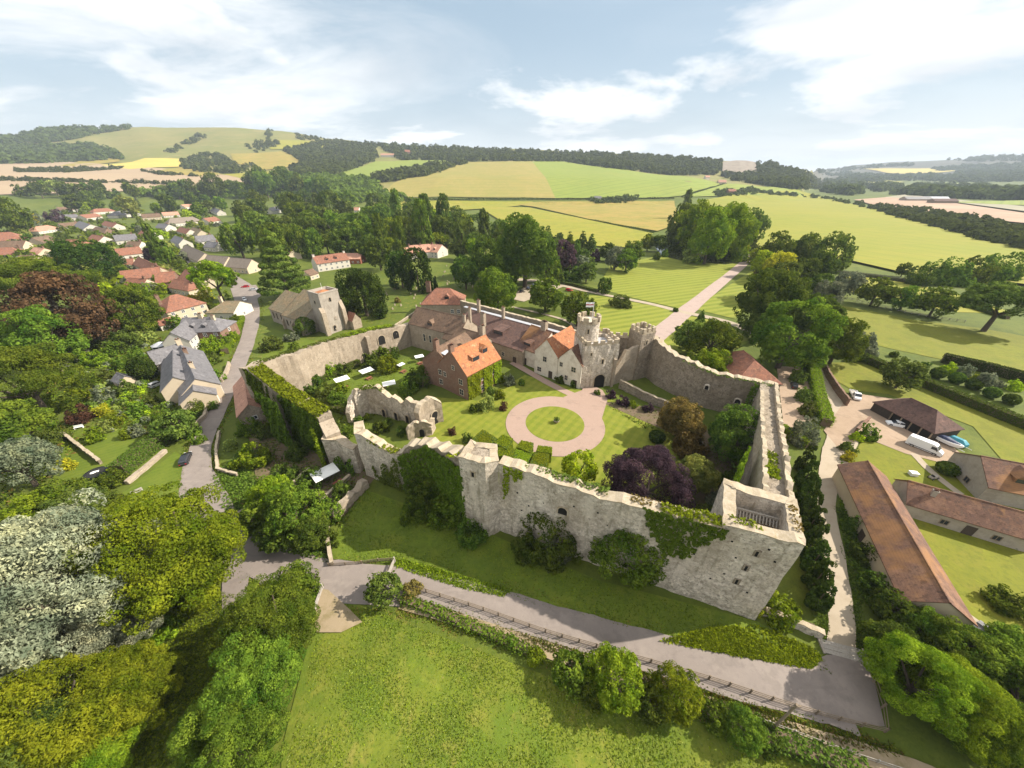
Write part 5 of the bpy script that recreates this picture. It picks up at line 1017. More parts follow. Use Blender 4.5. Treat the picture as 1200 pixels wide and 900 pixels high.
for nm, lb, a, b, W_, h, r, wl, rf, hp in (
 ('village_house', 'rambling house with broad rosy roof left of the village street', (140,318), (186,313), 10, 5, 3.6, 'cream', 'redtile', (0,0)),
 ('village_house', 'front red hipped wing of the rosy roofed cluster', (181,320), (204,318), 10, 4.6, 3.6, 'brick', 'redtile', (0,0)),
 ('village_house', 'cream gabled house ending the rosy roofed cluster on the right', (217,316), (234,322), 10, 4.8, 3.6, 'cream', 'redtile', (0,0)),
 ('village_house', 'narrow diagonal house between the rosy roofs and the dark conifers', (162,301), (187,313), 8, 4.4, 3.2, 'cream', 'redtile', (0,0)),
 ('village_house', 'upper red roofed terrace behind the rosy roofed cluster', (134,292), (163,289), 10, 4.6, 3.4, 'white', 'redtile', (0,0)),
 ('village_house', 'small red roofed cottage between two brown gables', (141,304), (156,303), 8, 3.6, 2.8, 'cream', 'redtile', (0,0)),
 ('thatched_cottage', 'thatched cottage with hipped ends by the village street', (199,256), (226,254), 12, 4.6, 4.4, 'white', 'thatch', (1,1)),
 ('village_house', 'small red roofed house right of the thatched cottage', (211,266), (223,269), 9, 4.0, 3.0, 'white', 'redtile', (0,0)),
 ('village_house', 'white house with slate roof facing the village street', (228,277), (249,275), 10, 5.0, 3.4, 'white', 'slate', (0,0)),
 ('thatched_cottage', 'long curved thatch joining the street corner', (218,287), (240,297), 11, 4.0, 3.8, 'cream', 'thatch', (0,0)),
 ('thatched_cottage', 'long low thatched row ending beside the big dark trees', (243,299), (268,301), 10, 4.2, 3.6, 'cream', 'thatch', (0,0)),
 ('thatched_cottage', 'cream thatched end cottage next to the cedar', (270,302), (295,304), 10, 4.4, 3.8, 'cream', 'thatch', (0,0)),
 ('village_house', 'orange roofed house above the thatched rows', (238,256), (252,254), 11, 4.4, 3.6, 'white', 'redtile', (0,0)),
 ('village_house', 'brown roofed white bungalow beside the purple tree', (68,262), (92,260), 12, 3.8, 3.2, 'white', 'browntile', (0,0)),
 ('village_house', 'white gable end facing forward near the purple tree', (93,259), (106,263), 14, 4.4, 3.6, 'white', 'slate', (0,0)),
 ('village_house', 'grey roofed white house behind the brown bungalow', (68,252), (90,251), 12, 4.2, 3.2, 'white', 'slate', (0,0)),
 ('village_house', 'low red roofed house at the back of the village', (93,252), (112,250), 12, 4.0, 3.4, 'white', 'redtile', (0,0)),
 ('village_house', 'broad rosy roof cut by the left picture edge', (-8,273), (12,272), 16, 4.6, 5, 'cream', 'redtile', (1,1)),
 ('village_house', 'brown roofed house below the broad rosy roof', (-4,283), (30,282), 11, 4.0, 3.4, 'cream', 'browntile', (0,0)),
 ('village_house', 'bright red hipped roof at the left picture edge', (-6,291), (14,290), 12, 3.6, 3.4, 'white', 'redtile', (0,1)),
 ('village_house', 'brown gabled house right of the left edge roofs', (37,279), (56,276), 13, 4.2, 3.8, 'cream', 'browntile', (0,0)),
 ('village_house', 'red hipped house with white extension above the yew', (78,281), (90,281), 14, 4.4, 4.0, 'white', 'redtile', (1,1)),
 ('village_house', 'orange flat topped cottage left of the big yew', (60,302), (79,300), 9, 3.0, 2.2, 'cream', 'redtile', (0,0)),
 ('village_house', 'grey slate house amid lime shrubs', (132,276), (158,274), 12, 4.2, 3.4, 'white', 'slate', (0,0)),
 ('village_house', 'grey hipped house near the flat yellow field', (134,248), (154,246), 14, 4.4, 4.0, 'white', 'slate', (1,1)),
 ('village_house', 'small red gable beside the grey slate roofs', (123,259), (137,262), 10, 3.8, 3.0, 'white', 'redtile', (0,0)),
 ('village_house', 'faded brown terrace in front of the flat yellow field', (165,251), (187,250), 12, 4.4, 3.4, 'cream', 'browntile', (0,0)),
 ('village_house', 'pale long roofed house beside the yellow field', (189,249), (208,248), 12, 4.0, 3.2, 'white', 'pinktile', (0,0)),
 ('village_house', 'rosy roof alone among the trees behind the yellow field', (170,231), (182,230), 14, 4.4, 4, 'white', 'pinktile', (1,1)),
 ('village_house', 'grey bungalow far back at the village edge', (28,237), (46,236), 16, 4, 3.4, 'white', 'slate', (0,0)),
 ('village_house', 'white bungalow with pale roof far back', (50,237), (62,239), 14, 4, 3.2, 'white', 'pinktile', (0,0)),
 ('village_house', 'reddish roof at the far left edge under the stubble', (-4,229), (6,229), 16, 4, 4, 'white', 'redtile', (0,0)),
 ('village_house', 'white walled house half hidden by trees on the upper street', (274,232), (281,231), 14, 5, 4, 'white', 'pinktile', (0,0)),
 ('village_house', 'slate roof among the woodland trees', (313,244), (325,242), 12, 5, 4, 'white', 'slate', (0,0)),
 ('village_house', 'pink roofed cottage tucked behind the cedar', (336,291), (343,293), 9, 4, 3, 'cream', 'pinktile', (0,0)),
 ('village_house', 'white farmhouse at the edge of the barley field', (418,231), (426,230), 14, 4.5, 4, 'white', 'slate', (0,0)),
 ('village_house', 'pink roofed lodge beside the yellow meadow', (414,243), (421,243), 12, 4, 3.4, 'white', 'pinktile', (0,0)),
 ('village_house', 'tan roofed cottage in the street behind the white house', (226,266), (236,270), 9, 4, 3, 'cream', 'lichentile', (0,0)),
 ('village_house', 'grey roofed shop house on the street corner', (205,276), (215,280), 9, 4.4, 3.2, 'white', 'slate', (0,0)),
 ('village_house', 'cream cottage under the brown hipped roof of the cluster', (204,327), (222,330), 8, 3.8, 2.8, 'cream', 'redtile', (0,1)),

 ('village_house', 'long brown roof between the pyramid roofed house and the rosy cluster', (150,326), (172,327), 9, 4, 3.2, 'cream', 'redtile', (0,0)),
 ('village_house', 'white cottage with faded roof above the junction', (243,283), (256,284), 9, 4, 3, 'white', 'slate', (0,0)),
 ('village_house', 'brown roofed pair just left of the street conifers', (150,283), (166,283), 10, 4.2, 3.2, 'white', 'browntile', (0,0)),
 ('village_house', 'red roofed chalet above the red hipped house', (108,275), (122,277), 11, 3.8, 3.2, 'white', 'redtile', (0,0)),
 ('village_house', 'faded pink bungalow under the purple tree', (40,266), (56,264), 12, 3.6, 3.2, 'white', 'pinktile', (1,1)),
 ('village_house', 'brown cottage roof near the left edge below the red hipped roof', (22,300), (40,299), 10, 3.4, 3, 'cream', 'browntile', (0,0)),
 ('village_house', 'white bungalow with brown roof in the village centre', (112,266), (126,268), 11, 3.6, 3, 'white', 'browntile', (0,1)),
 ('village_house', 'small slate cottage behind the thatched cottage', (186,262), (198,263), 10, 4, 3, 'white', 'slate', (0,0)),
 ('village_house', 'rosy tiled villa at the back between two grey roofs', (110,245), (126,244), 12, 4.2, 3.6, 'white', 'redtile', (1,1)),
 ('village_house', 'long brown roof at the very back left', (66,243), (88,242), 14, 4, 3.6, 'white', 'browntile', (0,0)),
 ('village_house', 'white gabled house on the far upper street', (250,243), (258,246), 11, 4.6, 3.6, 'white', 'slate', (0,0)),
 ('village_house', 'pale house at the far end of the yellow field', (212,240), (224,239), 12, 4.2, 3.4, 'white', 'pinktile', (0,0)),
 ('village_house', 'terracotta roof half way down the village street', (166,270), (180,272), 10, 4, 3.2, 'white', 'redtile', (0,0)),
 ('village_house', 'cream barn like house below the left edge roofs', (40,290), (52,291), 10, 3.6, 3, 'cream', 'pinktile', (0,0)),
):
    W_ *= 1.12; r *= 1.25; h *= .86
    gdn.append((a, b))
    H_(nm, lb, 'house' if nm != 'thatched_cottage' else 'cottage', a, b, W_, h, r, wl, rf, hip=hp, chim=((.85,.05,1.2,1.4),) if nm == 'village_house' and not hp[0] else ())
H_('white_house', 'long white house with red roof and dormers behind the church', 'house', (366,301), (404,296), 11, 5.4, 4, 'white', 'redtile', chim=((.03,0,1.4,1.4,'white'),(.97,0,1.2,1.2,'white')), dorm=((.35,.3,2,1.3,'gable'),(.62,.3,2,1.3,'gable')))
H_('house_wing', 'timber boarded wing with red roof beside the long white house', 'house wing', (406,297), (424,297), 11, 3.6, 3, 'redwood', 'pinktile')
H_('outbuilding', 'brown roofed outbuilding at the left end of the long white house', 'outbuilding', (356,318), (366,315), 8, 3, 2.4, 'cream', 'browntile')
for k, (a, b) in enumerate((((469,291),(478,290)), ((479,288),(491,287)), ((492,287),(505,286)), ((506,286),(518,287)))):
    H_('terrace_house', ['pink tiled house at the left end of the churchyard terrace', 'second pink tiled house in the churchyard terrace left of the middle', 'pink tiled house with dormer in the middle of the churchyard terrace', 'pink tiled end house of the terrace with white gable'][k],
       'house', a, b, 15, 4.6, 4.6, 'white', 'pinktile', chim=((.02,0,1.2,1.2,'brick'),), dorm=((.6,.25,2,1.3,'gable'),))
# far farms on the slopes
def far_house(name, label, u, v, L, W_, h, r, yaw, wl, rf):
    p = PT(u, v); root = empty(name, p, yaw); tag(root, label, 'house' if 'house' in name else 'barn', 'far farms')
    MB().add([(-L/2,-W_/2,-2),(L/2,-W_/2,-2),(L/2,W_/2,-2),(-L/2,W_/2,-2),(-L/2,-W_/2,h),(L/2,-W_/2,h),(L/2,W_/2,h),(-L/2,W_/2,h),(-L/2,0,h+r),(L/2,0,h+r)], [(0,1,5,4),(2,3,7,6),(1,2,6,9,5),(3,0,4,8,7)]).build('wall', MT[wl], root)
    MB().add([(-L/2-.5,-W_/2-.5,h-.2),(L/2+.5,-W_/2-.5,h-.2),(L/2+.5,0,h+r+.1),(-L/2-.5,0,h+r+.1),(L/2+.5,W_/2+.5,h-.2),(-L/2-.5,W_/2+.5,h-.2)], [(0,1,2,3),(3,2,4,5)]).build('roof', MT[rf], root)
for a in (('farm_house','white walled farm low on the wooded hillside',455,184,60,16,7,6,.1,'white','pinktile'), ('farm_house','tall red house beside the white hillside farm',478,183,22,16,16,8,.4,'brick','redtile'),
          ('farm_barn','long dark barn in the flat valley',1072,236,60,24,6,5,-.1,'greystone','slate'), ('farm_barn','pale roofed barn right of the long dark barn',1094,236,50,24,6,5,-.2,'greystone','lead'), ('farm_barn','dark open barn at the right of the valley farm',1103,239,50,20,7,4,-.1,'wood','darktile'),
          ('farm_house','red brick house on the knoll behind the poplars',856,227,22,12,6,5,.2,'brick','redtile'), ('farm_house','pink roofed house under the quarry',845,216,24,12,6,6,0,'cream','pinktile'), ('farm_house','white house in the copse on the meadow line',700,235,16,9,5,4,0,'white','slate'),
          ('farm_house','small white cottage under the quarry woods',828,210,18,10,6,5,.3,'white','pinktile')):
    far_house(*a)
# ------------------------------------------------------------------ trees
def crown_points(kind, n, seed):
    g = np.random.default_rng(seed)
    def sph(k):
        v = g.normal(size=(k, 3)); return v/np.linalg.norm(v, axis=1)[:, None]
    L = []                                          # lobes: centre, radii
    if kind == 'broad':
        for i in range(34):
            d = sph(1)[0]; d[2] = abs(d[2])*1.35-.62; d /= np.linalg.norm(d); k = .25+.10*g.random()
            r = .10+.10*g.random(); L.append((np.array([d[0]*k, d[1]*k, .52+d[2]*k*1.10]), np.array([r, r, r*.85])))
        L.append((np.array([0,0,.48]), np.array([.30,.30,.34])))
    elif kind == 'spread':
        for i in range(30):
            a = g.random()*6.283; k = .36*math.sqrt(g.random()); z = .74-.75*k**1.3*(.6+.6*g.random())+.05*g.normal()
            r = .11+.08*g.random(); L.append((np.array([k*math.cos(a), k*math.sin(a), z]), np.array([r, r, r*.72])))
        L.append((np.array([0,0,.6]), np.array([.32,.32,.22])))
    elif kind == 'yew':
        for i in range(26):
            a = g.random()*6.283; z = .16+.62*g.random(); k = .33*(1-abs(z-.42)**1.6*1.5); r = .12+.06*g.random()
            L.append((np.array([k*math.cos(a), k*math.sin(a), z]), np.array([r, r, r*1.1])))
        L += [(np.array([0,0,.5]), np.array([.36,.36,.44])), (np.array([.03,-.04,.8]), np.array([.17,.17,.18]))]
    elif kind == 'cedar':
        for lv in range(9):
            z = .18+.78*lv/8; k = .46*(1-(z-.15)*1.02); m = 8-lv//2 if lv < 7 else 3
            for i in range(m):
                a = 6.283*i/m+lv*1.3+g.random()*.5; kk = k*(.55+.3*g.random()); r = max(.07, .19*(1-z*.65))
                L.append((np.array([kk*math.cos(a), kk*math.sin(a), z+.02*g.normal()]), np.array([r, r, .045])))
        L.append((np.array([0,0,.5]), np.array([.12,.12,.42])))
    elif kind == 'poplar':
        for i in range(34):
            z = .12+.82*g.random(); k = .30*max(.15, 1-abs(z-.45)*1.5)*g.random()**.4; a = g.random()*6.283; r = .09+.07*g.random()
            L.append((np.array([k*math.cos(a), k*math.sin(a), z]), np.array([r, r, r*.85])))
        L.append((np.array([0,0,.5]), np.array([.26,.26,.40])))
    elif kind == 'column':
        for i in range(30):
            z = .06+.86*g.random(); k = .26*(1-max(0, z-.3)**1.5*1.3); a = g.random()*6.283; r = .16*(1.1-.6*z)
            L.append((np.array([k*math.cos(a), k*math.sin(a), z]), np.array([r, r, .09])))
        L.append((np.array([0,0,.45]), np.array([.36,.36,.45])))
    elif kind == 'willow':
        for i in range(40):
            d = sph(1)[0]; d[2] = abs(d[2])*1.1-.3; k = .30+.10*g.random(); r = .09+.08*g.random()
            L.append((np.array([d[0]*k, d[1]*k, .54+d[2]*k*.95]), np.array([r, r, r*1.15])))
        L.append((np.array([0,0,.5]), np.array([.34,.34,.36])))
    elif kind == 'bush':
        for i in range(22):
            d = sph(1)[0]; d[2] = abs(d[2]); k = .24+.14*g.random(); r = .12+.10*g.random()
            L.append((np.array([d[0]*k, d[1]*k, .12+d[2]*k*1.6]), np.array([r, r, r*1.35])))
        L.append((np.array([0,0,.35]), np.array([.36,.36,.45])))
    elif kind == 'ball':
        L = [(np.array([0,0,.5]), np.array([.5,.5,.5]))]
    if kind in ('broad', 'spread', 'poplar', 'willow', 'bush', 'yew') and n > 700:
        sub = []
        for c0, r0 in L:
            for _ in range(7 if n > 4000 else 4):
                d0 = sph(1)[0]
                if np.dot(d0, c0-np.array([0,0,.48])) < 0: d0 = -d0
                f = .30+.28*g.random(); sub.append((c0+d0*r0*(.75+.5*g.random()), r0*f))
        big = [(c0, r0*.82) for c0, r0 in L]; L = big+sub
    w = np.array([l[1][0]*l[1][2]+l[1][0]**2 for l in L]); w /= w.sum()
    idx = g.choice(len(L), n, p=w); c = np.array([l[0] for l in L])[idx]; r = np.array([l[1] for l in L])[idx]
    d = sph(n); ctr = np.array([0, 0, .5])
    o = c-ctr; flip = (d*o).sum(1) < -.12*np.linalg.norm(o, axis=1)
    d[flip] *= -1
    sh = (.80+.25*g.random(n)**.7)[:, None]
    Pn = c+d*r*sh
    Nn = d/np.maximum(r, 1e-3)*r.mean()+g.normal(size=(n, 3))*.62
    Pn[:, 2] = np.clip(Pn[:, 2], .02, 1.02)
    return Pn, Nn, g
LOD = ((95, 85000), (48, 20000), (24, 4500), (12, 1400), (0, 420))
def crown_mesh(kind, lod, var):
    def mk():
        n = LOD[lod][1]; 
        if kind in ('bush',) and n > 5000: n = int(n*.7)
        Pn, Nn, g = crown_points(kind, n, hash((kind == 'x', lod, var)) % 1000+var*17+lod*5+len(kind))
        s = math.sqrt(4.6/n)*(.42+.35*g.random(n)+.75*g.random(n)**3) if kind != 'ball' else math.sqrt(6.5/n)*(.6+.6*g.random(n))
        al = None; asp = 1.5
        if kind in ('willow', 'poplar'): asp = 2.6; al = np.tile(np.array([.35,.1,1.0]), (n, 1))
        me = quads_mesh('crown', Pn, Nn, s*(.9 if kind in ('cedar', 'column') else 1), asp, var+3, None); return me
    return shared(('crown', kind, lod, var), mk)
def trunk_mesh(kind, var):
    def mk():
        r = random.Random(var+11); m = MB()
        if kind in ('broad', 'spread', 'willow', 'poplar'):
            t = (.02*r.random(), .02*r.random(), .34); m.bar((0,0,-.02), t, .040, .028, 8)
            for i in range(5):
                a = i*1.256+r.random(); k = .2+.1*r.random(); z = .55+.2*r.random() if kind != 'spread' else .5+.15*r.random()
                q = (k*.5*math.cos(a), k*.5*math.sin(a), (z+.34)/2); m.bar(t, q, .022, .015, 5); m.bar(q, (k*math.cos(a), k*math.sin(a), z), .015, .006, 5)
        else: m.bar((0,0,-.02), (0,0,.55), .04, .015, 7)
        me = mesh_obj('trunk', m.v, m.f, MT['trunk']); d = me.data; bpy.data.objects.remove(me); return d
    return shared(('trunk', kind, var), mk)
ASP = dict(broad=1.08, spread=.80, yew=1.05, cedar=1.25, poplar=1.9, column=3.0, willow=1.0, bush=.78, ball=1.0)
ZC = dict(broad=.53, spread=.62, yew=.5, cedar=.5, poplar=.52, column=.5, willow=.55, bush=.42, ball=.5)
NAME = dict(broad='broadleaf_tree', spread='spreading_tree', yew='yew_tree', cedar='cedar_tree', poplar='poplar_tree', column='cypress_tree', willow='willow_tree', bush='shrub', ball='clipped_shrub')
KINDW = dict(broad='broadleaf tree', spread='spreading tree', yew='yew tree', cedar='layered cedar', poplar='tall loose poplar', column='narrow conifer', willow='feathery tree', bush='shrub', ball='clipped round shrub')
COLW = dict(green='green', dark='dark green', bright='bright green', olive='olive green', yellow='yellow', purple='purple', copper='copper brown', silver='silvery white', grey='grey green', tan='straw brown', yew='blackish green', pale='pale green', lime='lime green', ivy='deep green', ivybright='fresh green', wood='deep green')
TREES = []
def tree(u, v, w, kind='broad', col='green', asp=None, label=None, group=None, far_=False, zc=None):
    asp = ASP[kind] if asp is None else asp
    zk = ZC[kind]
    p = P(u, v, 0) if v > 233 else PT(u, v)
    ground = p.z if v <= 233 else 0.0
    H = 8.0
    for _ in range(6):
        q = P(u, v, H*zk) if not far_ and v > 233 else PT(u, v+1)
        wm = w*mpp(q); H = wm*asp
        if q.length > 5000: break
    zg = float(zt(q.x, q.y)[0]) if v <= 236 else 0.0
    lod = next(i for i, l in enumerate(LOD) if w >= l[0]); var = rnd.randrange(3 if lod > 0 else 2)
    wm *= .92; sx = wm; rz = rnd.random()*6.28
    root = empty(NAME[kind], (q.x, q.y, zg), rz); root.scale = (sx*(.94+.12*rnd.random()), sx*(.94+.12*rnd.random()), H)
    c = link(bpy.data.objects.new('crown', crown_mesh(kind, lod, var)), root)
    if not c.data.materials: c.data.materials.append(LF['green'])
    c.material_slots[0].link = 'OBJECT'; c.material_slots[0].material = LF[col]
    if kind not in ('bush', 'ball') and w >= 14: link(bpy.data.objects.new('trunk', trunk_mesh(kind, var)), root)
    root['category'] = 'tree' if kind not in ('bush', 'ball') else 'shrub'
    TREES.append([root, u, v, w, kind, col, label, group, H])
    return root
T = tree
# --- large trees in the foreground
T(62,688,215,'willow','silver',.95,'huge silvery white poplar filling the left edge below the garden')
T(22,735,150,'willow','silver',.95,'second silvery poplar at the very left edge, lower down')
T(110,745,110,'willow','silver',.8,'low silvery poplar bough mass beside the grass track')
T(206,642,146,'broad','bright',1.05,'big round yellow green tree hiding the road bend')
T(185,668,70,'bush','bright',.8)
T(322,728,104,'broad','green',1.1,'tall green tree at the meadow corner beside the junction')
T(298,800,118,'broad','green',1.0,'broad green tree lining the left side of the meadow')
T(268,868,120,'broad','green',.9,'large green tree at the bottom picture edge left of the meadow')
T(342,690,60,'bush','green',.9); 
T(60,845,165,'willow','ivybright',.8,'feathery fresh green tree in the bottom left corner')
T(135,815,112,'willow','bright',.8,'bright green feathery tree between the silvery poplar and the bottom edge')
T(20,900,150,'willow','olive',.8); T(95,898,100,'broad','bright',.8); T(186,738,40,'bush','bright',.6); T(196,700,30,'bush','green',.6)
T(1078,800,100,'broad','bright',.95,'bright yellow green tree beside the turning area')
T(1130,828,105,'broad','bright',.85,'second yellow green tree right of the turning area tree')
T(1185,870,120,'bush','green',.7); T(1200,815,90,'broad','dark',.9); T(1160,775,80,'broad','green',.8); T(1122,752,66,'broad','green',.9); T(1085,735,52,'broad','green',.9); T(1052,715,44,'broad','dark',.95)
T(1045,755,60,'broad','dark',.9); T(1098,778,62,'bush','dark',.9); T(1014,648,28,'bush','dark',1.0); T(1004,615,24,'bush','dark',1.0); T(1026,685,36,'bush','dark'); T(1000,580,20,'bush','dark',1.0); T(1040,706,36,'bush','green'); T(1180,760,60,'bush','green',.8); T(1215,780,80,'bush','green',.8)
T(1190,708,46,'bush','green',.6,'rounded green shrub on the right hand lawn')
T(1068,655,26,'bush','grey'); T(1076,690,26,'bush','green')
# along the meadow footpath
for u, v, w, c in ((626,768,24,'bright'),(668,786,46,'green'),(722,797,70,'bright'),(692,800,40,'green'),(792,812,62,'bright'),(765,825,44,'dark'),(838,838,40,'green'),(872,852,50,'green'),(900,866,36,'dark'),(600,752,18,'green')):
    T(u, v, w, 'bush' if w < 42 else 'broad', c, .85)
T(449,690,42,'broad','olive',1.0,'small pale leaved tree beside the field gate'); T(481,690,24,'bush','tan',.8,'dry orange brown bush next to the field gate')
# moat shrubs against the wall
for u, v, w, c in ((470,548,46,'dark'),(500,578,56,'dark'),(520,600,46,'green'),(551,622,38,'dark'),(487,596,36,'green'),(642,622,84,'dark'),(622,640,30,'dark'),(652,640,40,'grey'),(705,625,60,'dark'),(765,660,40,'green')):
    T(u, v, w, 'bush', c, .85)
T(736,640,93,'broad','green',.85,'big rounded green shrub against the front wall left of the ivy patch')
T(918,712,46,'bush','bright',.7,'fresh green bush at the foot of the corner tower')
# courtyard
T(679,548,42,'broad','lime',1.15,'fresh lime green tree behind the front wall'); T(760,566,100,'broad','purple',.82,'big purple leaved tree in the courtyard')
T(800,490,56,'broad','tan',.9,'thin straw brown tree under the rear wall'); T(806,520,40,'bush','tan',.9); T(866,512,72,'broad','dark',1.05,'dense blackish round evergreen in the courtyard corner')
T(815,556,52,'willow','pale',.9,'loose pale green tree beside the purple tree'); T(848,590,34,'bush','grey'); T(828,603,30,'bush','olive'); T(900,560,32,'bush','bright',1.0); T(770,512,18,'ball','boxhedge' if 0 else 'yew',.8)
T(716,462,14,'bush','purple'); T(730,470,16,'bush','purple'); T(760,478,14,'bush','purple'); T(742,474,12,'bush','bright'); T(700,460,9,'bush','dark')
T(835,560,22,'bush','green'); T(790,600,22,'bush','olive'); T(720,590,26,'bush','copper',.6); T(860,560,26,'bush','dark',.6)
# creeper garden by the manor
for u, v, w, c in ((585,442,15,'bright'),(597,446,16,'grey'),(570,472,22,'pale'),(586,462,14,'bright'),(575,458,12,'olive'),(590,476,12,'copper'),(556,478,14,'green'),(612,448,10,'green'),(646,437,10,'dark'),(656,444,12,'dark'),(672,450,10,'dark'),(636,428,8,'green')):
    T(u, v, w, 'bush', c, .9)
# garden between the inner wall and the manor
for u, v, w, c in ((385,432,26,'bright'),(402,432,18,'dark'),(435,424,22,'dark'),(447,416,22,'green'),(461,414,16,'dark'),(452,427,28,'bright'),(370,446,20,'dark'),(380,460,26,'olive'),(395,468,24,'green'),(365,458,20,'dark'),(410,475,20,'olive'),(400,455,18,'bright'),(490,442,30,'dark'),(478,452,24,'green'),(497,436,18,'dark'),(420,492,12,'dark'),(446,500,18,'dark'),(455,495,12,'green'),(470,505,14,'dark'),(485,500,12,'tan'),(430,488,10,'bright'),(408,505,16,'green'),(395,500,14,'olive'),(530,505,12,'copper'),(547,513,14,'olive'),(612,528,12,'bright'),(640,552,16,'olive'),(660,560,14,'olive')):
    T(u, v, w, 'bush', c, .85)
# slope under the ivy wall
for u, v, w, c in ((345,602,72,'green'),(318,580,52,'bright'),(362,622,50,'dark'),(300,532,34,'bright'),(330,555,30,'dark'),(385,600,34,'green'),(300,605,40,'green'),(325,625,44,'dark'),(290,500,26,'green'),(275,545,16,'bright'),(345,530,26,'dark'),(365,560,30,'dark'),(400,575,26,'dark'),(440,545,22,'dark'),(395,515,22,'bright'),(310,505,24,'dark'),(270,520,16,'pale'),(385,632,26,'dark')):
    T(u, v, w, 'bush' if w < 40 else 'broad', c, .85)
# --- left side gardens
T(18,440,118,'spread','green',.9,'massive dark green spreading tree on the left edge'); T(8,500,90,'spread','green',.85); T(52,395,70,'broad','green',1.0); T(75,365,94,'broad','copper',.95,'big copper beech left of the brown pyramid roof')
T(40,325,96,'spread','green',.75,'broad pale crowned tree behind the copper beech'); T(107,310,58,'yew','yew',.85,'dark rounded yew among the rosy roofs'); T(152,363,60,'broad','green',1.0,'leafy green tree between copper beech and pyramid roof')
T(20,545,70,'willow','grey',.9,'grey green willow left of the garden trampoline'); T(90,590,60,'bush','olive',.5); T(45,590,60,'bush','bright',.5); T(5,395,60,'broad','green',1.0)
T(250,324,50,'spread','bright',1.0,'bright green leaning tree above the junction forecourt'); T(205,497,44,'broad','olive',.8,'twiggy olive tree over the garden corner')
T(166,432,26,'ball','yew',1.1,'clipped dark green block shrub beside the slate cottages')
for u, v, w, c in ((185,312,18,'dark'),(180,284,22,'dark'),(190,290,22,'green'),(177,298,18,'purple'),(62,254,18,'purple'),(58,291,20,'dark'),(8,250,38,'green'),(38,258,16,'yellow'),(20,270,16,'bright')):
    T(u, v, w, 'column' if (u, v) in ((180,284),(190,290)) else 'broad' if w > 20 else 'bush', c, 1.9 if (u, v) in ((180,284),(190,290)) else None)
GB_ = [(120,480,18,'yellow'),(95,485,26,'copper'),(135,490,24,'bright'),(160,480,22,'green'),(178,470,18,'olive'),(190,488,26,'green'),(215,490,30,'dark'),(230,478,24,'green'),(225,505,18,'green'),(120,462,22,'grey'),(100,445,26,'green'),(90,462,22,'bright'),(145,455,20,'olive'),(110,420,26,'bright'),(130,410,22,'green'),(95,415,20,'grey'),(120,400,24,'olive'),(148,400,30,'olive'),(160,415,18,'green'),(170,395,22,'pale'),(190,380,14,'bright'),(205,378,20,'green'),(215,362,18,'grey'),(225,352,18,'yellow'),(238,345,20,'yellow'),(245,358,14,'olive'),(255,385,14,'green'),(262,402,20,'green'),(270,395,16,'bright'),(245,405,28,'bright'),(240,425,18,'green'),(250,440,22,'green'),(245,460,20,'bright'),(250,420,16,'olive'),(275,375,16,'green'),(262,382,14,'bright'),(70,470,30,'green'),(55,510,30,'olive'),(50,540,30,'bright'),(75,545,20,'yellow'),(130,560,28,'green'),(150,540,18,'bright'),(100,570,30,'green'),(70,575,40,'green'),(160,505,18,'grey'),(148,508,16,'bright'),(125,500,18,'pale'),(110,510,22,'bright'),(30,470,40,'green'),(185,345,12,'bright'),(165,340,22,'bright'),(145,345,26,'green'),(120,345,18,'bright'),(235,318,12,'green'),(270,330,12,'green'),(118,360,16,'lime'),(232,515,16,'green'),(85,395,14,'grey'),(105,395,20,'green'),(140,425,20,'green'),(120,440,18,'olive'),(205,512,14,'olive'),(250,475,12,'green')]
for u, v, w, c in GB_: T(u, v, w, 'bush', c, .8)
# --- churchyard and middle distance, named trees
T(327,312,66,'cedar','olive',1.15,'broad layered cedar beside the junction and the church'); T(425,345,56,'yew','yew',.95,'dark round yew directly behind the church tower'); T(407,352,34,'yew','dark',.95)
T(357,383,24,'yew','dark',.9,'dark clipped yew under the church wall'); T(320,402,26,'bush','olive',.7); T(345,408,18,'bush','green',.7); T(340,395,18,'bush','grey',.6)
T(469,317,34,'yew','yew',1.2,'left one of the two tall churchyard yews'); T(488,318,40,'yew','yew',1.2,'right one of the two tall churchyard yews'); T(510,331,7,'column','yew',2.3,'small upright clipped yew among the gravestones')
T(466,352,8,'bush','tan',.9); T(443,296,32,'broad','dark',1.2)
T(616,289,78,'broad','dark',1.05,'very tall dark tree rising behind the castle range'); T(583,342,56,'broad','green',1.0,'round leafy tree just behind the lead wall walk'); T(545,318,34,'broad','dark',1.2); T(570,300,42,'broad','dark',1.1)
T(640,345,44,'broad','green',.9,'rounded tree between car park and castle wall'); T(678,362,46,'broad','green',.9,'rounded tree behind the flag turret'); T(660,300,34,'broad','purple',1.15,'dark purple tree at the edge of the park'); T(640,312,36,'broad','green',1.1)
T(698,300,14,'bush','purple',1.0,'small round purple bush in the park'); T(709,334,18,'yew','dark',1.05,'small dark round tree by the cross path'); T(688,318,24,'broad','olive',1.0); T(680,310,20,'broad','grey',1.0)
T(726,352,26,'bush','olive',.6,'low round bush on the striped lawn'); T(792,363,9,'bush','dark',.6); T(822,371,12,'cedar','dark',1.3,'little dark conifer at the path crossing')
T(742,294,26,'broad','green',.95); T(722,302,26,'broad','grey',1.0); T(735,305,26,'broad','green',1.0); T(760,284,18,'broad','bright',1.0); T(774,285,18,'broad','green',1.0); T(712,295,20,'broad','dark',1.0)
for u, v, w, a, k in ((800,260,34,1.4,'broad'),(818,252,44,1.3,'broad'),(840,253,50,1.25,'broad'),(864,257,52,1.2,'broad'),(882,266,34,1.2,'broad'),(852,262,40,1.2,'broad'),(830,262,40,1.2,'broad'),(805,238,16,1.9,'poplar')): T(u, v, w, k, 'bright' if w > 40 else 'olive', a)
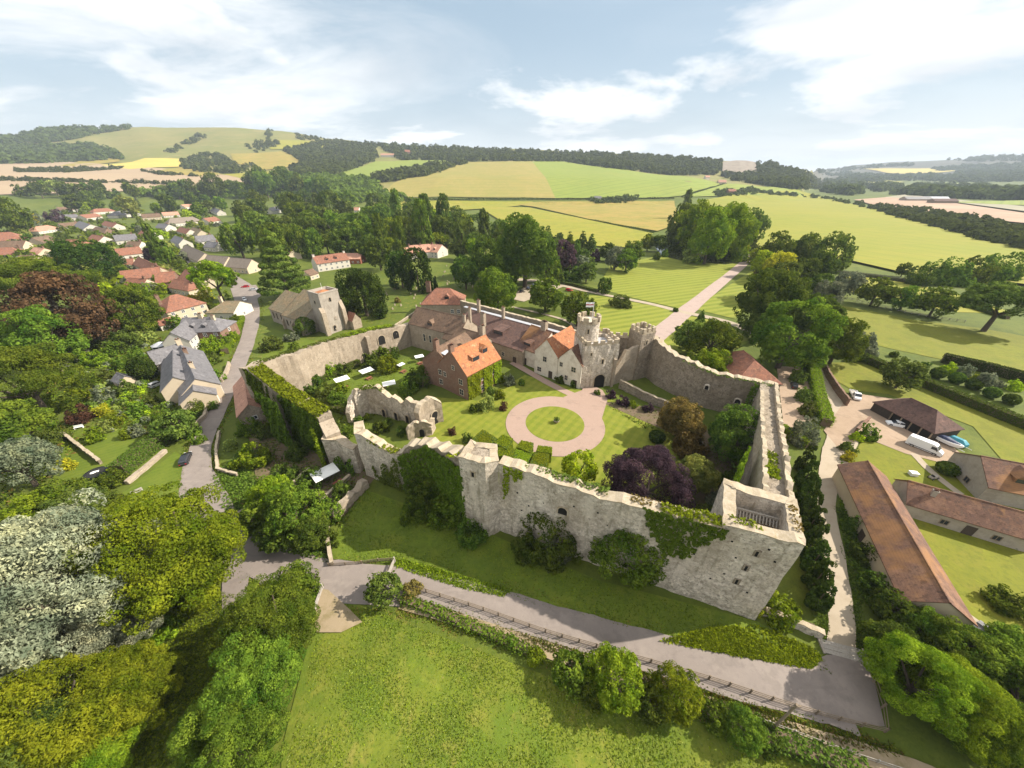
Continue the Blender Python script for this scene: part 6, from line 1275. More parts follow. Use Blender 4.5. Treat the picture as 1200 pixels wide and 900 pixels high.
for u, v, w, c in ((790,276,26,'dark'),(815,284,22,'dark'),(838,284,24,'dark'),(795,286,20,'dark'),(846,293,26,'dark'),(866,285,24,'yellow'),(880,286,20,'olive'),(866,296,24,'bright'),(888,300,22,'lime'),(808,300,20,'pale'),(780,297,10,'green'),(770,300,10,'green')): T(u, v, w, 'bush', c, .9)
T(914,312,36,'broad','yellow',1.0,'golden yellow tree beside the drive'); T(895,308,28,'broad','lime',1.1); T(910,293,34,'broad','green',1.2); T(948,292,34,'broad','green',1.2); T(975,300,44,'broad','olive',1.2); T(928,300,26,'bush','dark'); T(940,305,24,'bush','dark'); T(962,312,36,'broad','dark',1.1)
T(944,322,34,'broad','dark',1.2); T(900,352,76,'broad','dark',1.0,'wide dark tree right of the gravel drive'); T(918,330,44,'broad','olive',1.1); T(928,392,84,'broad','green',1.0,'big sunlit green tree above the rear yard'); T(970,345,34,'broad','grey',1.0); T(995,332,32,'broad','grey',1.0)
T(958,362,40,'broad','dark',1.1); T(985,400,56,'broad','green',1.0); T(970,378,40,'broad','dark',1.1); T(1005,402,36,'bush','grey',.9); T(1010,418,20,'bush','dark',.8); T(893,318,18,'bush','tan',.8)
T(835,400,60,'broad','green',.85,'wide soft green tree outside the rear wall'); T(812,393,42,'broad','olive',.95); T(830,427,50,'bush','bright',.7,'bright rounded shrub behind the rear wall'); T(768,404,12,'yew','yew',1.4,'clipped egg shaped yew beside the gate tower')
for i, (u, v, w) in enumerate(((1028,342,38),(1062,349,34),(1099,354,40))): T(u, v, w, 'broad', 'green', .85, ['left tree of the row of three in the paddock','middle tree of the row of three in the paddock','right tree of the row of three in the paddock'][i])
T(1178,352,78,'spread','olive',.8,'large drooping olive tree at the right edge of the paddock'); T(1060,316,14,'broad','green',1.1)
for u, v, w in ((1078,324,26),(1096,320,32),(1116,319,36),(1138,318,38),(1160,316,38),(1182,314,38)): T(u, v, w, 'bush', 'dark' if w < 32 else 'green', .85)
T(1060,438,42,'broad','olive',.9,'airy olive tree at the top of the barn lawn'); T(1155,446,20,'broad','grey',1.1,'silvery grey little tree in the orchard garden')
for u, v in ((1100,437),(1122,443),(1142,450),(1163,460),(1186,468)): T(u, v, 15, 'ball', 'dark', .85)
for u, v, w, c in ((1112,432,16,'lime'),(1130,434,18,'grey'),(1146,443,12,'lime'),(1048,415,10,'dark'),(1085,428,12,'dark'),(1170,450,12,'grey'),(1190,452,16,'lime')): T(u, v, w, 'bush', c, .8)
T(1111,549,20,'ball','dark',.7,'dark clipped dome on the lawn beside the footpath'); T(1018,507,22,'bush','green',.9,'round green shrub at the yard corner'); T(1005,512,14,'bush','lime',.9); T(994,525,18,'bush','olive'); T(1150,548,26,'bush','dark',.9); T(1185,632,20,'bush','grey',.7); T(944,505,34,'bush','grey',1.0,'feathery grey green bush between the yard and the cypresses'); T(995,535,16,'bush','yellow')
# cypress row beside the right wall
for i, (u, v, w) in enumerate(((946,538,24),(947,556,26),(949,574,27),(951,592,28),(953,611,30),(956,631,31),(959,652,32),(962,674,33),(965,697,33))):
    T(u, v, w, 'column', 'yew', 1.75)
for u, v, w in ((936,440,20),(942,462,20),(948,480,20),(944,422,18)): T(u, v, w, 'bush', 'olive', .9)
# --- woodland belts: every tree its own object, kept off roofs, roads and lawns
ROADPX = [(RD[i][0]+(RD[i+1][0]-RD[i][0])*k/4, RD[i][1]+(RD[i+1][1]-RD[i][1])*k/4) for i in range(12) for k in range(4)]
def inside(u, v, poly):
    c = False; j = len(poly)-1
    for i in range(len(poly)):
        if (poly[i][1] > v) != (poly[j][1] > v) and u < (poly[j][0]-poly[i][0])*(v-poly[i][1])/(poly[j][1]-poly[i][1])+poly[i][0]: c = not c
        j = i
    return c
HOUSE_PX += [(500,300,24),(394,309,26),(418,304,16),(612,252,16),(640,252,14)]
def belt(poly, n, wr, kinds, cols, gap=.52, group=None, seed=0, keep=1.0):
    r = random.Random(seed); us = [p[0] for p in poly]; vs_ = [p[1] for p in poly]; made = 0
    for _ in range(n*60):
        if made >= n: break
        u = r.uniform(min(us), max(us)); v = r.uniform(min(vs_), max(vs_))
        if not inside(u, v, poly): continue
        t = (v-min(vs_))/(max(vs_)-min(vs_)+1e-6); w = (wr[0]+(wr[1]-wr[0])*t)*r.uniform(.8,1.25)
        if any(math.hypot(u-a[1], (v-a[2])*1.7) < gap*(w+a[3])/2 for a in TREES): continue
        if any(math.hypot(u-a, (v-b)) < c+w*.42*keep and v > b-w*.3 for a, b, c in HOUSE_PX): continue
        if any(math.hypot(u-a, v-b) < w*.4+4 for a, b in ROADPX): continue
        T(u, v, w, r.choice(kinds), r.choice(cols), None, None, group); made += 1
B1 = ['broad','broad','broad','spread','yew']
belt([(252,228),(300,222),(420,232),(445,262),(440,290),(408,288),(360,286),(320,285),(262,285)], 44, (20,36), B1, ['green','green','dark','olive','dark'], .55, 'woodland behind the church', 1)
belt([(440,240),(480,238),(560,255),(598,268),(600,330),(545,300),(520,280),(468,280),(445,290)], 40, (20,36), B1+['poplar'], ['green','dark','dark','olive','bright'], .52, 'woodland behind the castle', 2)
belt([(150,232),(260,224),(300,230),(262,262),(240,250),(210,240)], 18, (14,24), B1, ['green','dark','olive'], .55, 'trees along the upper village', 3)
belt([(25,228),(90,225),(160,230),(150,246),(60,236)], 16, (13,20), ['broad','bush','willow'], ['green','dark','pale'], .5, 'trees along the upper village', 4)
belt([(0,236),(240,236),(235,300),(120,345),(0,320)], 44, (9,17), ['bush','bush','broad','ball'], ['green','bright','olive','dark','pale','grey','lime'], .5, 'garden shrubs among the village roofs', 5, .8)
belt([(610,268),(700,285),(700,320),(660,330),(640,300)], 14, (14,24), ['broad','bush','cedar'], ['dark','green','pale','olive'], .5, 'park edge trees', 6)
belt([(880,285),(1000,300),(1000,340),(950,400),(880,390)], 8, (22,34), ['broad'], ['dark','green','olive'], .5, 'grove right of the drive', 7)
# ------------------------------------------------------------------ vehicles and small things
def place(a, b, name, label, cat, group=None):
    """empty at the middle of the two ground pixels, its +x from a to b; returns root and length"""
    p, q = P(*a), P(*b); d = q-p; root = empty(name, ((p.x+q.x)/2, (p.y+q.y)/2, .05), math.atan2(d.y, d.x)); tag(root, label, cat, group); return root, d.length
def loft(secs, name, m, parent, smooth=True, bev=.05):
    """secs: (x, half width low, half width high, z0, z1)"""
    V, Fc = [], []
    for x, wl, wh, z0, z1 in secs: V += [(x,-wl,z0),(x,wl,z0),(x,wh,z1),(x,-wh,z1)]
    n = len(secs); Fc = [(0,1,2,3), (4*n-1,4*n-2,4*n-3,4*n-4)]
    for i in range(n-1):
        a = 4*i; Fc += [(a+k, a+4+k, a+4+(k+1) % 4, a+(k+1) % 4) for k in range(4)]
    o = mesh_obj(name, V, Fc, m, parent); me = o.data; bm = bmesh.new(); bm.from_mesh(me); bmesh.ops.recalc_face_normals(bm, faces=bm.faces[:]); bm.to_mesh(me); bm.free()
    if bev: bevel(o, bev, 2)
    return o
def wheel_meshes(r, w):
    def mk():
        t = MB(); n = 16; V = []; 
        prof = [(r*.6,-w/2),(r*.95,-w/2),(r,-w*.35),(r,w*.35),(r*.95,w/2),(r*.6,w/2)]
        for rr, y in prof: V += [(rr*math.cos(2*math.pi*i/n), y, rr*math.sin(2*math.pi*i/n)) for i in range(n)]
        Fc = [(k*n+i, (k+1)*n+i, (k+1)*n+(i+1) % n, k*n+(i+1) % n) for k in range(5) for i in range(n)]
        a = mesh_obj('wheel', V, Fc, MT['rubber']); V = [(r*.62*math.cos(2*math.pi*i/n), y, r*.62*math.sin(2*math.pi*i/n)) for y in (-w*.46, w*.46) for i in range(n)]
        b = mesh_obj('rim', V, [tuple(range(n)), tuple(range(2*n-1, n-1, -1))], MT['alloy']); q = (a.data, b.data); bpy.data.objects.remove(a); bpy.data.objects.remove(b); return q
    return shared(('wheel', r, w), mk)
def wheels(root, xs, y, r=.33, w=.24):
    a, b = wheel_meshes(r, w)
    for x in xs:
        for s in (-1, 1):
            o = link(bpy.data.objects.new('wheel', a), root); o.location = (x, s*y, r); link(bpy.data.objects.new('rim', b), o)
def lights(root, xf, xr, y, z):
    for s in (-1, 1):
        MB().box(xf-.08, s*y-.18, z-.08, xf+.03, s*y+.18, z+.09).build('headlight', MT['lamp'], root)
        MB().box(xr-.03, s*y-.15, z-.05, xr+.08, s*y+.15, z+.14).build('tail_light', MT['taillight'], root)
def car(a, b, label, paint, style='hatch', group=None, L=4.3, name='parked_car', cat='car'):
    root, _ = place(a, b, name, label, cat, group); h = L/2; k = L/4.3
    if style == 'estate': cab = [(-2.05*k,.70,.62,.9,1.30),(-1.75*k,.74,.64,.88,1.46),(.1*k,.74,.64,.88,1.47),(.55*k,.74,.64,.88,1.38),(1.15*k,.72,.68,.86,.93)]
    else: cab = [(-1.95*k,.70,.66,.88,.95),(-1.35*k,.74,.62,.88,1.40),(-.2*k,.74,.62,.88,1.46),(.35*k,.74,.62,.88,1.38),(1.05*k,.72,.68,.86,.92)]
    loft([(-h,.72,.66,.35,.72),(-h+.25,.84,.80,.24,.90),(-h*.5,.87,.82,.20,.93),(h*.35,.87,.82,.20,.92),(h*.7,.85,.76,.22,.82),(h-.15,.78,.66,.26,.70),(h,.68,.6,.34,.58)], 'body', MT[paint], root)
    loft(cab, 'window', MT['glass'], root, bev=.04)
    loft([(cab[1][0]-.05,.62,.60,cab[1][4]-.03,cab[1][4]+.02),(cab[2][0],.63,.60,cab[2][4]-.03,cab[2][4]+.035),(cab[3][0]+.05,.62,.60,cab[3][4]-.02,cab[3][4]+.02)], 'roof', MT[paint], root, bev=.02)
    for x in (cab[1][0]+.1, -.1*k):
        for s in (-1, 1): MB().add([(x-.05,s*.755,.86),(x+.05,s*.755,.86),(x+.05,s*.645,1.42),(x-.05,s*.645,1.42)], [(0,1,2,3)]).build('pillar', MT[paint], root)
    wheels(root, (-h*.62, h*.64), .80); lights(root, h-.08, -h+.02, .56, .62)
    return root
car((214,551),(223,529),'black estate car parked on the road bend verge','car_black','estate', L=4.9)
CG = 'cars parked at the junction forecourt'
car((293,336.5),(282,337.5),'red car on the forecourt at the junction','car_red',group=CG); car((292,341),(303,340),'silver car next to the red one at the junction','car_silver',group=CG); car((285,349),(289,355),'white car standing at the roadside above the white bungalow','car_white',group=CG)
car((203,274.5),(208,275.5),'white car on the village street by the thatched cottage','car_white'); car((206,309),(209,304),'dark blue car on the village street beside the rosy roofs','car_blue')
PG = 'cars in the castle car park'
car((608,345),(614,340),'black car at the near end of the castle car park row','car_black',group=PG); car((616,341.5),(622,336.5),'dark blue car in the middle of the castle car park row','car_blue','estate',group=PG); car((623,337.5),(628,333.5),'silver car at the far end of the castle car park row','car_silver',group=PG)
car((662,340.5),(672,342),'red car alone on the path below the park hedge','car_red','estate',group=PG)
car((931,458),(929,449),'dark car nosing behind the rear wall in the gravel yard','car_black','estate'); car((180,454),(190,450),'dark car tucked beside the stone cottages','car_silver','estate')
car((1060,501),(1040,497),'white patrol style hatchback beside the cart shed','car_white','hatch', L=4.5)
def van(a, b):
    root, _ = place(a, b, 'delivery_van', 'long white high roof van parked beside the barn lawn', 'van'); h = 3.2
    loft([(-h,.98,.90,.35,2.35),(-h+.15,1.0,.92,.32,2.62),(1.2,1.0,.92,.32,2.66),(1.75,1.0,.88,.32,2.45),(2.35,.98,.84,.32,1.55),(3.0,.94,.80,.34,1.20),(h,.84,.74,.4,.9)], 'body', MT['car_white'], root, bev=.08)
    MB().add([(1.78,-.82,2.36),(1.78,.82,2.36),(2.36,.86,1.62),(2.36,-.86,1.62)], [(0,1,2,3)]).build('windscreen', MT['glass'], root).location = (.04,0,.05)
    for s in (-1, 1): MB().add([(1.0,s*1.005,1.45),(2.2,s*1.0,1.45),(1.8,s*.93,2.15),(1.0,s*.945,2.15)], [(0,1,2,3)]).build('side_window', MT['glass'], root)
    MB().box(-h-.02,-.9,.3,-h+.1,.9,.45).box(h-.1,-.8,.36,h+.06,.8,.6).build('bumper', MT['rubber'], root)
    for s in (-1, 1): MB().box(-2.6,s*1.0-.02,.55,2.4,s*1.0+.02,.68).build('side_strip', MT['rubber'], root); MB().box(2.0,s*1.12-.12,1.4,2.15,s*1.12+.12,1.75).build('mirror', MT['rubber'], root)
    wheels(root, (-1.9, 2.0), .92, .36, .26); lights(root, h-.1, -h+.02, .66, .95)
van((1062,519),(1101,535))
def pickup(a, b):
    root, _ = place(a, b, 'pickup_truck', 'white tipper pickup parked at the top of the sandy yard', 'truck'); h = 2.7
    loft([(.35,.92,.84,.35,1.0),(.45,.94,.80,.35,1.95),(1.35,.94,.80,.35,1.98),(1.95,.92,.78,.35,1.15),(2.6,.88,.74,.38,.98),(h,.80,.70,.42,.75)], 'body', MT['car_white'], root, bev=.06)
    MB().box(-h,-.98,.62,.25,.98,.72).box(-h,-.98,.72,-h+.06,.98,1.12).box(-h,-.98,.72,.25,-.92,1.12).box(-h,.92,.72,.25,.98,1.12).box(.19,-.98,.72,.25,.98,1.3).build('load_bed', MT['car_white'], root)
    MB().box(-2.3,-.7,.73,-.3,.6,.98).build('load', MT['greywood'], root)
    MB().add([(1.40,-.74,1.88),(1.40,.74,1.88),(1.94,.76,1.22),(1.94,-.76,1.22)], [(0,1,2,3)]).build('windscreen', MT['glass'], root).location = (.05,0,.04)
    for s in (-1, 1): MB().add([(.55,s*.95,1.2),(1.75,s*.945,1.2),(1.4,s*.86,1.82),(.55,s*.86,1.82)], [(0,1,2,3)]).build('side_window', MT['glass'], root)
    wheels(root, (-1.7, 1.75), .86, .36, .25); lights(root, h-.08, -h+.02, .58, .80)
pickup((997,459),(1005,472))
def boat():
    root, _ = place((1098,516),(1118,526), 'boat_trailer', 'white hulled boat on a trailer between the van and cart shed', 'boat')
    loft([(-2.6,.85,1.0,.6,1.35),(-1,.9,1.1,.5,1.4),(1,.7,.95,.5,1.5),(2.2,.25,.5,.7,1.6),(2.8,.04,.08,1.1,1.65)], 'hull', MT['car_white'], root, bev=.05)
    loft([(-2.4,.9,.5,1.34,1.7),(-.5,.95,.55,1.4,1.95),(1.2,.8,.3,1.46,1.8),(2.2,.3,.1,1.55,1.68)], 'cover', MT['bluetarp'], root, bev=.05)
    MB().beam((-2.4,0,.35),(3.4,0,.35),.12,.12).beam((-1,-.9,.35),(-1,.9,.35),.1,.1).build('trailer_frame', MT['alloy'], root); wheels(root, (-1,), .95, .28, .18)
boat()
def tarp():
    root, _ = place((1114,518),(1126,524), 'covered_trailer', 'trailer under a teal tarpaulin at the end of the cart shed', 'trailer')
    loft([(-1.9,.95,.75,.35,1.1),(-1.4,1.0,.55,.3,1.75),(.8,1.0,.5,.3,1.9),(1.7,.95,.7,.35,1.2)], 'tarpaulin', MT['teal'], root, bev=.1); wheels(root, (-.2,), .9, .28, .18)
    MB().beam((1.6,0,.4),(2.8,0,.4),.1,.1).build('drawbar', MT['alloy'], root)
tarp()
def tarprow():
    root, _ = place((1112,609),(1138,620), 'covered_stack', 'row of bundles under a dark blue sheet beside the stable range', 'tarpaulin')
    s = [(-2.7,.6,.4,.05,1.0)]
    for i in range(6): x = -2.4+i*.92; s += [(x,.85,.5,.05,1.15+.1*(i % 2)), (x+.46,.82,.42,.05,1.0)]
    loft(s+[(2.9,.5,.35,.05,.7)], 'sheet', MT['bluetarp'], root, bev=.06)
    for i in range(3): MB().box(-2.0+i*1.5,-.9,.05,-1.5+i*1.5,-.78,.35).build('weight', MT['greystone'], root)
tarprow()
def parasol(a, b, side, label, tlabel, size=2.7, hgt=2.5):
    """canopy between two top corner pixels' middle; a timber picnic table stands beside it"""
    c = (P(a[0],a[1],hgt)+P(b[0],b[1],hgt))/2; d = P(b[0],b[1],hgt)-P(a[0],a[1],hgt); rz = math.atan2(d.y, d.x); s = max(2.2, d.length)/2
    root = empty('parasol', (c.x, c.y, 0), rz); tag(root, label, 'parasol', 'white parasols in the castle gardens')
    w = s*.72
    MB().add([(-s,-w,hgt-.1),(s,-w,hgt-.1),(s,w,hgt-.1),(-s,w,hgt-.1),(0,0,hgt+.28),(-s,-w,hgt-.22),(s,-w,hgt-.22),(s,w,hgt-.22),(-s,w,hgt-.22)], [(0,1,4),(1,2,4),(2,3,4),(3,0,4),(5,6,1,0),(6,7,2,1),(7,8,3,2),(8,5,0,3)]).build('canopy', MT['canvas'], root)
    MB().bar((0,0,0),(0,0,hgt+.3),.04).build('pole', MT['wood'], root); MB().lathe([(.4,0),(.4,.08),(.08,.12)], 12).build('base', MT['greystone'], root)
    tr = empty('picnic_table', (c.x+side[0], c.y+side[1], 0), rz+.2); tag(tr, tlabel, 'table', 'picnic tables in the castle gardens')
    MB().box(-1,-.42,.70,1,.42,.76).build('tabletop', MT['redwood'], tr)
    for k in (-1, 1):
        MB().box(-1,k*.78-.14,.42,1,k*.78+.14,.47).build('bench', MT['redwood'], tr)
        MB().beam((k*.7,-.8,0),(k*.7,.8,0),.09,.42).bar((k*.7,-.5,0),(k*.7,-.25,.7),.05).bar((k*.7,.5,0),(k*.7,.25,.7),.05).build('leg', MT['wood'], tr)
parasol((392,446),(408,441),(1.6,-2.2),'left upper white parasol on the garden lawn','reddish table under the left upper parasol')
parasol((422,436),(436,431),(1.2,-2.0),'white parasol on the upper middle of the garden lawn','reddish table under the upper middle parasol')
parasol((448,450),(463,447),(-2.6,.8),'white parasol on the right of the garden lawn','reddish table left of the right hand lawn parasol')
parasol((417,465),(428,459),(.8,-2.4),'lowest small white parasol on the garden lawn above the ruin','reddish table half hidden by the ruin')
parasol((466,428),(473,425),(1.0,-1.6),'tiny white parasol by the terrace shrubs','reddish table on the terrace')
parasol((486,418),(496,416),(.5,-1.8),'white parasol tight against the manor terrace','reddish table by the manor terrace')
parasol((366,560),(394,546),(3.0,-1.2),'large white parasol in the lower walled garden','reddish table under the large lower parasol', 3.2)
# walls of gardens
def low_wall(px, h, th, label, mat='flintwarm', cap='stonecap', name='garden_wall', rag=.08):
    p = [P(u, v, 0) for u, v in px]; return rubble_wall(name, label, [(a.x, a.y, h) for a in p], th, ragged=rag, cat='wall', mat=mat, cap=cap, step=.8)
low_wall([(363,552),(341,572),(374,594),(412,561)], 1.1, .5, 'low pale wall boxing in the lower parasol garden')
low_wall([(394,612),(408,598),(424,580),(433,571)], 2.2, 1.5, 'thick stub of old wall running down from the pointed fragment', 'ashlar', None, rag=.4)
low_wall([(257,508),(253,530),(255,552),(278,559)], .8, .4, 'low white coped wall around the roadside garden corner', 'ashlar')
low_wall([(383,612),(384,640),(388,664)], 1.0, .5, 'short flint wall above the road at the moat end')
low_wall([(152,568),(176,548),(197,530)], 1.1, .8, 'broad stone wall below the clipped garden hedge', 'ashlar', None)
low_wall([(75,512),(92,525),(118,545)], 1.3, .5, 'stone retaining wall under the striped garden lawn')
low_wall([(262,448),(268,438),(271,428)], 1.6, .6, 'pale sunlit wall beside the village road', 'ashlar', None)
low_wall([(245,472),(240,490),(222,506)], 1.1, .5, 'low garden wall following the road opposite the roadside cottage', 'ashlar')
low_wall([(894,722),(930,736),(962,750)], 1.4, .7, 'low wall running right from the corner tower foot', 'flint')
low_wall([(962,430),(968,444),(978,460),(990,476)], 2.6, .5, 'curved brick wall along the entrance lane', 'brick', None)
low_wall([(1003,508),(1012,500),(1018,494)], 1.6, .5, 'short brick wall end at the yard corner', 'brick', None)
low_wall([(395,418),(440,400),(470,380),(520,345)], 1.2, .5, 'low churchyard wall beyond the arched inner wall')
# fences
def fence(px, label, h=1.2, gap=2.4, m='wood', rails=3, name='post_and_rail_fence'):
    p = smooth_line([P(u, v, 0) for u, v in px], 10); c = [0]
    for a, b in zip(p, p[1:]): c.append(c[-1]+(b-a).length)
    n = max(2, int(c[-1]/gap)); pos = []
    for i in range(n+1):
        s = c[-1]*i/n; k = max(0, min(len(c)-2, int(np.searchsorted(c, s))-1)); t = (s-c[k])/max(1e-6, c[k+1]-c[k]); pos.append(p[k].lerp(p[k+1], t))
    root = empty(name, pos[0]); tag(root, label, 'fence'); o = pos[0]
    for q in pos: r = q-o; MB().box(r.x-.08,r.y-.08,-.3,r.x+.08,r.y+.08,h+.1).build('post', MT[m], root)
    for k in range(rails):
        mb = MB(); z = h*(k+1)/rails-.12
        for a, b in zip(pos, pos[1:]): mb.beam((*(a-o).xy, z), (*(b-o).xy, z), .05, .11)
        mb.build('rail', MT[m], root)
    return root
fence([(484,690),(560,714),(640,742),(740,771),(830,797),(905,822),(975,843),(1036,858)], 'weathered post and rail fence along the lower side of the road')
fence([(1036,858),(1034,836),(1028,815),(1022,800)], 'short timber fence closing the end of the turning area', rails=2)
fence([(386,664),(425,661),(462,657),(455,674)], 'low mossy rail fence between moat lawn and road', h=.9)
fence([(870,838),(920,856),(990,882),(1060,905)], 'lower grey rail beside the footpath', h=.9, m='greywood', rails=2)
fence([(992,350),(1040,362),(1090,372),(1130,378)], 'pale fence line under the row of three trees', h=1.1, m='greywood', rails=2)
def gate(a, b, label, m='greywood', h=1.2):
    root, L = place(a, b, 'field_gate', label, 'gate'); g = MB()
    for k in range(5): z = .2+.22*k; g.box(-L/2,-.03,z,L/2,.03,z+.09)
    g.bar((-L/2,.04,.2),(L/2,.04,1.1),.04); g.build('bars', MT[m], root)
    for s in (-1, 1): MB().box(s*L/2-.1,-.1,-.2,s*L/2+.1,.1,h+.25).build('post', MT[m], root)
gate((379,690),(368,722), 'silvery five bar gate into the meadow'); gate((456,676),(463,659), 'timber field gate at the end of the moat lawn fence')
def grid_bar():
    root, L = place((962,757),(1015,771), 'plank_sill', 'pale timber plank sill across the lane where it meets the turning area', 'sill'); g = MB()
    for k in range(3): g.box(-L/2,-.9+.62*k,.02,L/2,-.32+.62*k,.16)
    g.build('planks', MT['greywood'], root)
    for s in (-1, 1): MB().box(s*L/2-.12,-1.0,-.1,s*L/2+.12,1.1,.2).build('kerb', MT['greystone'], root)
grid_bar()
pb_ = P(902,857); ph = height_at(pb_, 826)
up = empty('utility_pole', pb_); tag(up, 'dark timber utility pole rising beside the lower footpath', 'pole'); MB().bar((0,0,-.3),(0,0,ph),.17,.12,8).build('pole', MT['wood'], up); MB().beam((-.6,0,ph-.5),(.6,0,ph-.5),.12,.14).build('crossarm', MT['wood'], up)
def trampoline():
    c = P(114,557); root = empty('trampoline', c); tag(root, 'round black trampoline on the shaded garden grass', 'trampoline'); r = 2.0
    MB().lathe([(r*.8,.84),(r*.8,.86)], 28).build('mat', MT['rubber'], root); n = 28
    V = [(rr*math.cos(2*math.pi*i/n), rr*math.sin(2*math.pi*i/n), z) for rr, z in ((r*.8,.87),(r,.87),(r,.78),(r*.8,.78)) for i in range(n)]
    mesh_obj('padded_rim', V, [(k*n+i, k*n+(i+1) % n, ((k+1) % 4)*n+(i+1) % n, ((k+1) % 4)*n+i) for k in range(4) for i in range(n)], MT['car_black'], root)
    for i in range(6): a = i*1.047; MB().bar((.95*r*math.cos(a),.95*r*math.sin(a),-.1),(.95*r*math.cos(a),.95*r*math.sin(a),.8),.04).build('leg', MT['alloy'], root)
    k = empty('folded_sheet', (c.x-.2, c.y+.1, .88), .7); tag(k, 'white sheet lying crumpled on the trampoline', 'sheet'); loft([(-.7,.3,.2,0,.06),(-.2,.45,.3,0,.12),(.3,.25,.2,0,.1),(.7,.4,.2,0,.05)], 'cloth', MT['canvas'], k, bev=.02)
trampoline()
def bench(u, v, rz, label, m='frame'):
    root = empty('garden_bench', P(u, v), rz); tag(root, label, 'bench', 'garden benches')
    MB().box(-.9,-.25,.40,.9,.25,.46).build('seat', MT[m], root); MB().box(-.9,.22,.5,.9,.28,.95).build('backrest', MT[m], root)
    for s in (-1, 1): MB().box(s*.8-.05,-.25,0,s*.8+.05,.27,.4).build('leg', MT[m], root)
bench(93,502,.5,'white garden bench at the left end of the striped garden'); bench(130,506,-.1,'white garden bench against the clipped garden hedge'); bench(162,578,.9,'silvered bench on the verge above the round yellow green tree','greywood'); bench(944,735,-.35,'tan timber bench under the low wall by the cypress row','wood'); bench(1020,509,-.3,'small bench at the yard corner','greywood')
ur = empty('stone_urn', P(652,496)); tag(ur, 'stone planter with shrub in the middle of the circle lawn', 'planter')
MB().lathe([(.55,.0),(.5,.15),(.35,.3),(.75,.75),(.85,.95),(.7,.95)], 16).build('bowl', MT['ashlar'], ur)
def small_plant(root, n, r, h, z, mat, seed=1):
    g = np.random.default_rng(seed); d = g.normal(size=(n,3)); d /= np.linalg.norm(d,axis=1)[:,None]; C = d*np.array([r,r,h])*(.6+.5*g.random((n,1)))+np.array([0,0,z])
    me = quads_mesh('plant', C, d+g.normal(size=(n,3))*.5, .12*(.6+.8*g.random(n)), 1.5, seed); me.materials.append(LF[mat]); link(bpy.data.objects.new('plant', me), root)
small_plant(ur, 260, .8, .6, 1.35, 'olive')
# gravestones: tiny, all alike from up here
def grave(w=.6, h=1.0):
    n = 6; pts = [(-w/2,-.2),(w/2,-.2),(w/2,h-w/2)]+[(w/2*math.cos(math.pi*i/n), h-w/2+w/2*math.sin(math.pi*i/n)) for i in range(1, n)]+[(-w/2,h-w/2)]
    V = [(x,-.08,z) for x, z in pts]+[(x,.08,z) for x, z in pts]; k = len(pts); return mesh_obj('gravestone', V, [tuple(range(k)), tuple(range(2*k-1,k-1,-1))]+[(i,k+i,k+(i+1)%k,(i+1)%k) for i in range(k)], MT['ashlar'])
g0 = grave(); rg = random.Random(5); first = True
for i in range(46):
    u, v = (rg.uniform(518,560), rg.uniform(312,338)) if i < 30 else (rg.uniform(452,502), rg.uniform(338,368))
    if (i >= 30 and abs(u-475) > 18 and v > 352) or math.hypot(u-510, v-331) < 6: v -= 10
    o = g0 if first else g0.copy()
    if not first: COL.objects.link(o)
    first = False; p = P(u, v); o.location = p; o.rotation_euler = (rg.uniform(-.08,.08), 0, .9+rg.uniform(-.15,.15)); s = rg.uniform(.9,1.6); o.scale = (s, s, s)
    tag(o, 'weathered upright gravestone among the others in the churchyard grass', 'gravestone', 'gravestones in the churchyard')
# barn lawn bits
bx_ = empty('storage_box', P(1069,557), -.2); tag(bx_, 'small white box on the lawn by the stable range', 'box'); MB().box(-.7,-.5,0,.7,.5,.8).build('body', MT['frame'], bx_); MB().box(-.76,-.56,.8,.76,.56,.92).build('lid', MT['canvas'], bx_)
mw, _ = place((1087,562),(1098,560), 'ride_on_mower', 'dark ride on mower next to the pale footpath', 'mower')
loft([(-.9,.4,.4,.3,.7),(.2,.45,.4,.25,.75),(.9,.4,.3,.3,.8),(1.1,.3,.25,.35,.65)], 'body', MT['greystone'], mw, bev=.05); MB().box(-.5,-.25,.7,-.1,.25,.85).box(-.6,-.25,.75,-.5,.25,1.15).build('seat', MT['rubber'], mw); wheels(mw, (-.6,.75), .45, .25, .18)
rt, _ = place((1103,608),(1110,608), 'garden_roller', 'small red machine beside the dark blue sheet', 'machine'); loft([(-.8,.4,.35,.2,.7),(.3,.45,.4,.2,.8),(.9,.3,.2,.25,.5)], 'body', MT['car_red'], rt, bev=.05); wheels(rt, (-.4,.5), .45, .22, .16)
g('patio', [(1118,720),(1150,730),(1190,752),(1178,760),(1130,738)], 'paving')
house('garden_shed', 'low blue grey roofed shed on the pale patio at the right edge', 'shed', (1146,731), (1172,750), 3.2, 1.9, .7, 'greywood', 'slate', win=[], clear=False)
cs = empty('conservatory', P(188,405,2.0), .55); cs.location.z = 0; tag(cs, 'hexagonal glazed conservatory beside the slate cottages', 'conservatory')
MB().lathe([(2.7,-.1),(2.7,.6)], 8).build('base_wall', MT['brick'], cs); MB().lathe([(2.62,.6),(2.62,2.3)], 8).build('glazing', MT['glass'], cs); MB().lathe([(2.85,2.3),(2.85,2.42),(.5,3.4),(.1,3.5)], 8).build('roof', MT['lead'], cs)
fr_ = MB()
for i in range(8): a = i*math.pi/4; fr_.bar((2.68*math.cos(a),2.68*math.sin(a),.5),(2.68*math.cos(a),2.68*math.sin(a),2.35),.07)
fr_.build('frame', MT['frame'], cs)
